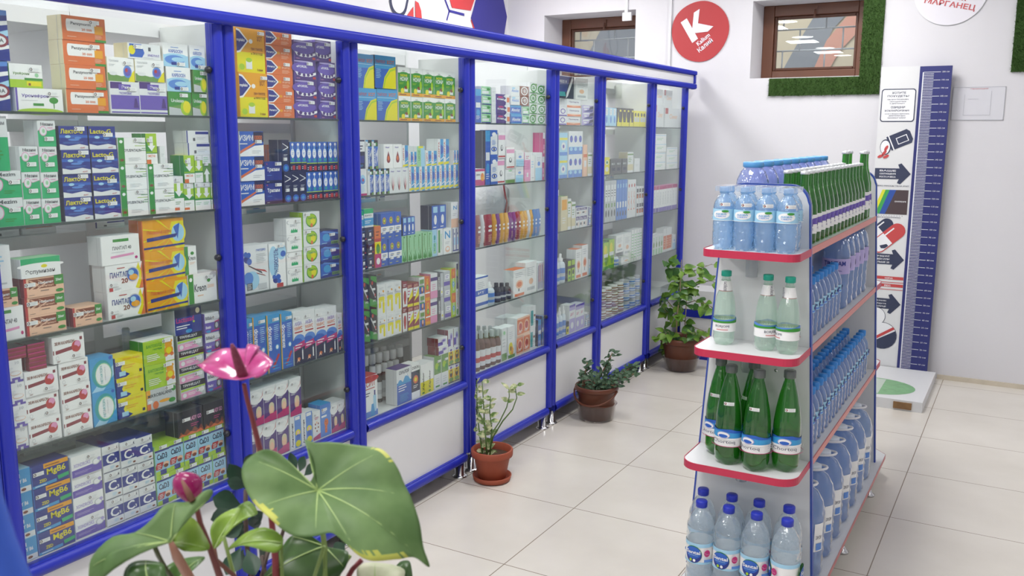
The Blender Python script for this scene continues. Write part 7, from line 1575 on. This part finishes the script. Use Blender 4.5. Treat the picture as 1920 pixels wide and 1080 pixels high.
for si,s in enumerate(stems):
    yo=1.80+((si*37)%5-2)*.02; pts=[V(u,v,yo,loc=p2) for u,v in s]
    st_.tube(pts,[.007-.004*i/(len(pts)-1) for i in range(len(pts))],wood,6)
    for i in range(1,len(pts)):
        a,b=pts[i-1],pts[i]
        for k in range(26):
            c=a.lerp(b,random.uniform(.2,1.15))+Vector((random.gauss(0,.014),random.gauss(0,.014),random.gauss(0,.012)))
            dr=Vector((random.uniform(-1,1),random.uniform(-1,1),random.uniform(-.3,1)))
            leaf(lf,c,dr,Vector((random.uniform(-.6,.6),-.8,.7)),random.uniform(.024,.04),random.uniform(.014,.021),jade,.25,.3)
st_.build('stem',o); lf.build('foliage',o)
# pot 3: tall hibiscus
p3=(.2,3.10,0)
o=pot('tall_potted_plant',p3,[(0,.004),(.09,.004),(.096,.012),(.128,.185),(.132,.19),(.142,.192),(.146,.2),(.146,.225),(.14,.232),(.13,.228),(.126,.2),(.122,.19)],brownp,.124,.2,'tall bright green potted plant in brown pot at the cabinet end')
m=MB(); m.lathe([(0,.001),(.1,.001),(.106,.004),(.126,.095),(.131,.098)],traym,36); m.build('tray',o)
random.seed(13); st_=MB(); lf=MB(); hib=leafmat('leaf_bright','#4F7A28','#84AC40',.38,scale=14); hib2=leafmat('leaf_deep','#37602A','#4C7A34',.35,scale=12)
stems=[[(1268,660),(1269,595),(1275,549),(1276,518),(1278,487)],[(1271,575),(1302,564),(1325,570),(1342,580)],[(1273,544),(1297,540),(1315,530),(1340,525)],[(1276,518),(1304,507),(1335,495)],[(1269,585),(1247,559),(1227,554),(1215,556)],[(1268,640),(1240,616),(1214,616)],[(1276,598),(1302,614),(1320,621),(1330,645)],[(1268,650),(1253,621),(1232,632)],[(1271,650),(1291,627),(1305,622)],[(1272,530),(1255,505),(1250,490)],[(1272,590),(1250,585),(1240,575)],[(1270,655),(1250,640),(1240,655)]]
for si,s in enumerate(stems):
    yo=3.08+((si*29)%7-3)*.035; pts=[V(u,v,(3.1+yo*0 if i==0 else yo),loc=p3) for i,(u,v) in enumerate(s)]
    st_.tube(pts,[.0065-.004*i/(len(pts)-1) if si==0 else .0035-.0018*i/(len(pts)-1) for i in range(len(pts))],mat('stem_woody','#8E8260',.7),6)
    for i in range(1,len(pts)):
        a,b=pts[i-1],pts[i]
        for k in range(7 if si==0 else 6):
            c=a.lerp(b,random.uniform(.1,1.1)); dr=AX*random.uniform(-1,1)+Vector((0,0,random.uniform(-.9,.5)))-AF*random.uniform(-.3,.9)
            q_=c+dr.normalized()*.02; st_.tube([c,q_],[.0015,.001],vstem,4)
            leaf(lf,q_,dr,-AF*1.0+Vector((random.uniform(-.4,.4),random.uniform(-.3,.3),.9)),random.uniform(.05,.085),random.uniform(.036,.06),hib if random.random()<.75 else hib2,.12,.35,'h')
st_.build('stem',o); lf.build('foliage',o)
def keep_off(objs,xmin):
    for ob in objs:
        for v in ob.data.vertices:
            if v.co.x+ob.parent.location.x<xmin: v.co.x=xmin-ob.parent.location.x+random.uniform(0,.006)
for nm_ in ('variegated_plant','small_shrub','tall_potted_plant'): keep_off([c for c in bpy.data.objects[nm_].children if c.name.startswith(('foliage','stem'))],.05)
k_=MB(); k_.tube([Vector((.01,.02,.2)),Vector((.02,.02,.62))],.004,mat('support_stick','#B8A888',.8),6); k_.build('support_stick',o)
# ------------------------------------------------------------------ plant counter and foreground plants
m=MB(); wt=mat('counter_white','#DADADC',.45)
m.box((1.38,-2.45,.70),(2.05,-1.78,.73),wt); m.box((1.40,-2.43,0),(2.03,-1.80,.70),wt)
PC_=at(520,1240,1.12)
t=m.build('plant_stand'); tag(t,'white plant stand under the foreground flower, below the picture','plant stand'); t.location=(PC_.x-1.7,PC_.y+2.1,0)
Z2=lambda X,Y: (150+X/2.348,620+Y/2.348)
pl_=Vector((PC_.x,PC_.y,.731))
ant=pot('anthurium',pl_,[(0,.0),(.075,.0),(.08,.006),(.1,.16),(.106,.165),(.106,.185),(.1,.187),(.096,.17)],mat('pot_white','#D8D4CE',.35),.096,.165,'large pink flowering anthurium with heart-shaped green leaves in the foreground')
gA=leafmat('anthurium_green','#5C7E46','#84A368',.5,scale=9); gB=leafmat('anthurium_fresh','#6E9430','#94B44C',.36,scale=12); gD=leafmat('anthurium_deep','#38582A','#52763A',.32,scale=9)
vein=mat('leaf_vein','#A9C27C',.45)
def traced(name,ctr,outline,dist,mt,nrm=(0,0,1),tiltf=.55,bulge=.02,veins=(),rings=6,parent=ant,base=pl_,sub=3,wave=.004,yedge=()):
    """leaf blade of real size: its outline lies on a tilted, cupped surface around the petiole joint"""
    C=at(*Z2(*ctr),dist); n=(-AF*(1-tiltf)+Vector(nrm)*tiltf).normalized(); m=MB()
    pts=[]
    for (X,Y) in outline:
        u,v=Z2(X,Y); d=(AX*((u-960)/F_PX)+AY*((540-v)/F_PX)+AF); tt=(C-CAM).dot(n)/d.dot(n); pts.append(CAM+d*tt)
    # smooth closed outline
    P_=[]; k=len(pts)
    for i in range(k):
        p0,p1_,p2_,p3_=pts[i-1],pts[i],pts[(i+1)%k],pts[(i+2)%k]
        for j in range(sub):
            s=j/sub; P_.append(.5*((2*p1_)+(-p0+p2_)*s+(2*p0-5*p1_+4*p2_-p3_)*s*s+(-p0+3*p1_-3*p2_+p3_)*s**3))
    K=len(P_); L_=max((p-C).length for p in P_)
    def surf(p,s,i=0):
        q=C.lerp(p,s); r=(q-C).length/L_; return q+n*(bulge*(math.sin(r*2.2)-1.4*r*r)+wave*math.sin(i*1.65/sub)*s*s) - base
    vs=[tuple(surf(C,0))];fs=[]
    for r in range(1,rings+1):
        for i,p in enumerate(P_): vs.append(tuple(surf(p,r/rings,i)))
    for i in range(K): fs.append((0,1+i,1+(i+1)%K))
    for r in range(rings-1):
        for i in range(K): a=1+r*K+i; b=1+r*K+(i+1)%K; fs.append((a,a+K,b+K,b))
    m.add(vs,fs,mt,True)
    if yedge:
        ys=m.slot(mat('leaf_yellowed','#B2B650',.5,noise=.15,nscale=40))
        for (a_,b_,dp_) in yedge:
            for i in range(a_*sub,b_*sub):
                for r in range(rings-1-int(dp_*math.sin(math.pi*(i-a_*sub+.5)/((b_-a_)*sub))+.35*math.sin(i*2.1)+.35),rings-1):
                    m.m[K+r*K+i]=ys
    o=m.build(name,parent); so=o.modifiers.new('thickness','SOLIDIFY'); so.thickness=.0006
    if veins:
        vm=MB()
        for vi in veins:
            p=P_[(vi*sub)%K]; ps=[Vector(surf(p,s_,vi*sub))+n*.0004 for s_ in [j/8*.93 for j in range(9)]]
            vm.tube(ps,[.0012*(1-.1*j) for j in range(9)],vein,5)
        vm.build('leaf_vein',o)
    return o,C
A_=[(1040,640),(1028,590),(1012,545),(1000,508),(1050,528),(1110,530),(1190,530),(1280,540),(1345,565),(1400,630),(1430,690),(1460,750),(1495,850),(1510,940),(1532,1002),(1470,985),(1400,1012),(1300,1028),(1230,1005),(1170,960),(1120,930),(1050,936),(960,930),(900,905),(850,862),(800,812),(760,760),(735,700),(730,640),(750,590),(790,562),(840,562),(900,585),(960,632),(1005,680)]
traced('leaf_blade',(1048,705),A_,1.1,gA,(0,0,1),.5,.035,(3,8,11,14,18,21,25,29,32),18,sub=8,yedge=((7,9,1.3),(15,19,1.6),(23,26,2.4)))
traced('leaf_blade',(400,930),[(430,890),(490,840),(530,800),(575,750),(592,712),(560,720),(500,762),(430,765),(385,790),(330,850),(250,900),(150,912),(60,985),(30,1040),(20,1095),(90,1095),(130,1010),(200,975),(300,950),(370,945)],1.02,gA,(0,0,1),.45,.02,(3,7,10,13,17),5)
traced('leaf_blade',(402,935),[(430,870),(470,825),(510,835),(545,900),(562,955),(520,978),(450,966)],1.05,gB,(-.4,0,1),.4,.01,(1,4),4)
traced('leaf_blade',(590,965),[(578,900),(592,850),(640,800),(700,772),(685,850),(650,905),(610,945)],1.12,gB,(.3,0,1),.4,.01,(3,),4)
traced('leaf_blade',(632,905),[(650,850),(700,785),(742,742),(778,790),(762,822),(700,862),(650,895)],1.16,gB,(0,0,1),.5,.01,(3,),4)
traced('leaf_blade',(885,935),[(890,910),(820,888),(720,902),(640,942),(700,955),(760,972),(850,985),(888,955)],1.1,gB,(0,0,1),.6,.012,(3,),4)
traced('leaf_blade',(1075,950),[(1060,935),(1000,912),(930,915),(890,955),(850,1030),(800,1095),(900,1120),(1080,1120),(1170,1060),(1185,992),(1140,968)],1.2,gD,(0,0,1),.55,.012,(2,5,8),5)
traced('leaf_blade',(300,1100),[(385,1095),(380,1045),(340,1022),(290,1006),(240,1010),(200,1040),(185,1090),(200,1140),(300,1160),(370,1140)],1.0,gD,(0,0,1),.5,.01,(3,),4)
traced('leaf_blade',(420,1120),[(350,1090),(400,1045),(450,1010),(540,982),(525,1040),(485,1095),(450,1150),(380,1150)],1.1,gD,(0,0,1),.5,.01,(3,),4)
traced('leaf_blade',(1300,1120),[(1220,1060),(1250,1035),(1300,1025),(1400,1030),(1430,1060),(1400,1130),(1250,1140)],1.18,leafmat('leaf_pale','#B9C49C','#DCDCC4',.5,scale=14),(0,0,1),.5,.01,(2,),4)
traced('leaf_blade',(1430,1120),[(1395,1030),(1440,1010),(1458,1040),(1462,1140),(1400,1140)],1.2,gD,(0,0,1),.5,.01,(),4)
def stalk(name,pts,r,m,parent=ant,base=pl_,d0=1.1):
    mb=MB(); mb.tube([at(*Z2(x,y),dd)-base for x,y,dd in pts],r,m,8); return mb.build(name,parent)
redst=mat('stalk_red','#7A3036',.4); grst=mat('stalk_green','#7E9450',.45); pinkst=mat('stalk_pinkish','#A27460',.45)
stalk('flower_stalk',[(722,235,1.115),(735,300,1.125),(762,400,1.135),(800,560,1.16),(830,700,1.18),(860,1000,1.17),(870,1300,1.12)],[.0028,.003,.0034,.004,.0042,.0045,.005],redst)
stalk('flower_stalk',[(510,760,1.06),(530,850,1.065),(570,950,1.07),(615,1080,1.08),(680,1300,1.1)],[.003,.0032,.0036,.0042,.005],mat('stalk_maroon','#6A3430',.4))
stalk('petiole',[(400,932,1.02),(430,1000,1.04),(480,1085,1.07),(600,1300,1.1)],[.003,.006,.006,.006],pinkst)
stalk('petiole',[(328,950,1.04),(345,990,1.05),(372,1040,1.07),(560,1300,1.1)],.0028,mat('stalk_dark','#4C5234',.5))
stalk('petiole',[(1048,705,1.105),(1060,820,1.14),(1078,960,1.16),(1080,1090,1.16),(960,1350,1.13)],.0036,grst)
stalk('petiole',[(590,960,1.12),(600,1010,1.12),(680,1080,1.12),(760,1300,1.12)],.003,mat('stalk_brown','#6A4034',.5))
stalk('petiole',[(1240,1010,1.2),(1200,1050,1.2),(1160,1120,1.18),(1000,1330,1.14)],.0035,redst)
stalk('petiole',[(1190,990,1.2),(1150,1050,1.2),(1120,1120,1.18),(950,1330,1.14)],.0025,grst)
for (a_,b_) in (((885,935),(900,1300)),((632,905),(760,1310)),((1075,950),(930,1320)),((300,1100),(620,1300)),((420,1120),(680,1310)),((1300,1120),(1000,1320)),((1430,1120),(1030,1320))):
    stalk('petiole',[(a_[0],a_[1],1.12),((a_[0]+b_[0])/2,(a_[1]+b_[1])/2+40,1.15),(b_[0],b_[1],1.12)],.0025,grst)
def petalmat(name,c1,c2,c3):
    m=leafmat(name,c1,c2,.22,scale=26); m.node_tree.nodes['Principled BSDF'].inputs['Coat Weight'].default_value=.5
    return m
pk=petalmat('spathe_pink','#C03A84','#D868AA',None)
traced('flower_spathe',(722,205),[(700,168),(680,150),(700,140),(740,150),(750,175),(800,130),(845,150),(856,185),(832,215),(790,222),(768,214),(781,246),(740,236),(700,240),(640,240),(580,226),(530,192),(510,152),(520,110),(560,86),(620,75),(680,72),(740,85),(800,108)][15:]+[(740,85),(800,108),(845,148),(856,185),(832,215),(790,222),(768,214),(781,246),(740,236)],1.11,pk,(0,0,1),.72,.02,(),6)
m=MB(); a_=at(*Z2(720,208),1.11); b_=at(*Z2(668,60),1.085)
m.tube([(a_.lerp(b_,k/8))-pl_ for k in range(9)],[.0062,.0066,.0064,.006,.0056,.005,.0044,.0036,.0018],mat('spadix_maroon','#7C3048',.6,bump=.6,bscale=400),10); m.build('spadix',ant)
# closed bud: spathe rolled round its spadix
m=MB(); top=at(*Z2(430,628),1.06); bot=at(*Z2(508,765),1.06); ax=(bot-top); L_=ax.length; ax.normalize(); sx=ax.cross(AF).normalized(); sy=ax.cross(sx)
vs=[];fs=[]; NR,NK=14,20
for i in range(NR+1):
    t_=i/NR; r=.0165*math.sin(math.pi*min(1,t_**.8*.94+.02))**.8
    for k in range(NK):
        a=2*math.pi*k/NK; c=top+ax*L_*t_+sx*.004*math.sin(t_*3); vs.append(c+sx*r*math.cos(a)*1.02+sy*r*.6*math.sin(a)*(1+.12*math.cos(a*2))-pl_)
for i in range(NR):
    for k in range(NK): fs.append((i*NK+k,i*NK+(k+1)%NK,(i+1)*NK+(k+1)%NK,(i+1)*NK+k))
m.add(vs,fs,petalmat('spathe_magenta','#9A1C60','#B4367C',None),True); m.build('flower_bud',ant)
m=MB(); a_=at(*Z2(448,658),1.035); b_=at(*Z2(495,750),1.035); m.tube([a_-pl_,a_.lerp(b_,.5)-pl_,b_-pl_],[.0015,.0035,.0045],mat('spadix_olive','#7A5040',.6),8); m.build('spadix',ant)
# dark schefflera behind
sp_=at(585,1270,1.32); sp_.z=.731
sch=pot('dark_leafed_plant',sp_,[(0,0),(.06,0),(.065,.005),(.08,.12),(.085,.125),(.085,.14),(.078,.14),(.076,.125)],mat('pot_grey','#8E8A84',.5),.075,.12,'dark green leafed pot plant between the anthurium stalks')
dk=leafmat('leaf_dark','#20342A','#33503E',.3,scale=14); m=MB(); s2=MB()
for (x0,y0,x1,y1,w,dd) in [(735,700,655,590,70,1.36),(728,650,765,545,75,1.38),(715,770,585,735,95,1.36),(700,800,575,830,80,1.34),(735,690,650,660,60,1.33),(720,850,640,905,70,1.35),(712,950,640,1075,80,1.33),(720,960,680,1060,70,1.37),(735,960,770,1075,85,1.33),(740,940,700,870,60,1.38),(745,860,800,800,60,1.4),(955,625,925,540,40,1.42),(965,625,985,555,45,1.43),(985,640,1030,590,45,1.42),(780,880,760,820,60,1.4),(790,1000,830,930,70,1.4),(745,870,660,860,70,1.38),(1110,1000,1160,940,70,1.4),(1130,1040,1060,990,70,1.38)]:
    a_=at(*Z2(x0,y0),dd); b_=at(*Z2(x1,y1),dd-.02); d_=b_-a_
    leaf(m,a_-sp_,d_,-AF+Vector((0,0,.5)),d_.length,w/2.348/F_PX*dd,dk,.15,.12,'p')
for pts in ([(780,1300),(760,1100),(735,950),(728,800),(730,700)],[(790,1300),(800,1080),(830,960)],[(800,1300),(860,1000),(930,760),(958,625)],[(815,1300),(820,1100),(800,990)],[(830,1300),(990,1120),(1120,1010)]):
    s2.tube([at(*Z2(x,y),1.36)-sp_ for x,y in pts],.0035,mat('stem_dark','#4A3A34',.6),6)
m.build('foliage',sch); s2.build('stem',sch)
# blurred blue thing at the near left edge
m=MB(); a_=at(-60,740,.62); b_=at(18,1180,.62); c_=at(-150,1300,.62)
m.tube([at(-74,700,.62),at(-66,830,.62),at(-50,940,.62),at(-22,1030,.62),at(14,1120,.62),at(60,1260,.62)],.018,mat('blue_plastic','#2F58C0',.4),20)
o=m.build('blue_stand_edge'); tag(o,'blurred blue plastic curve at the bottom left corner','stand')
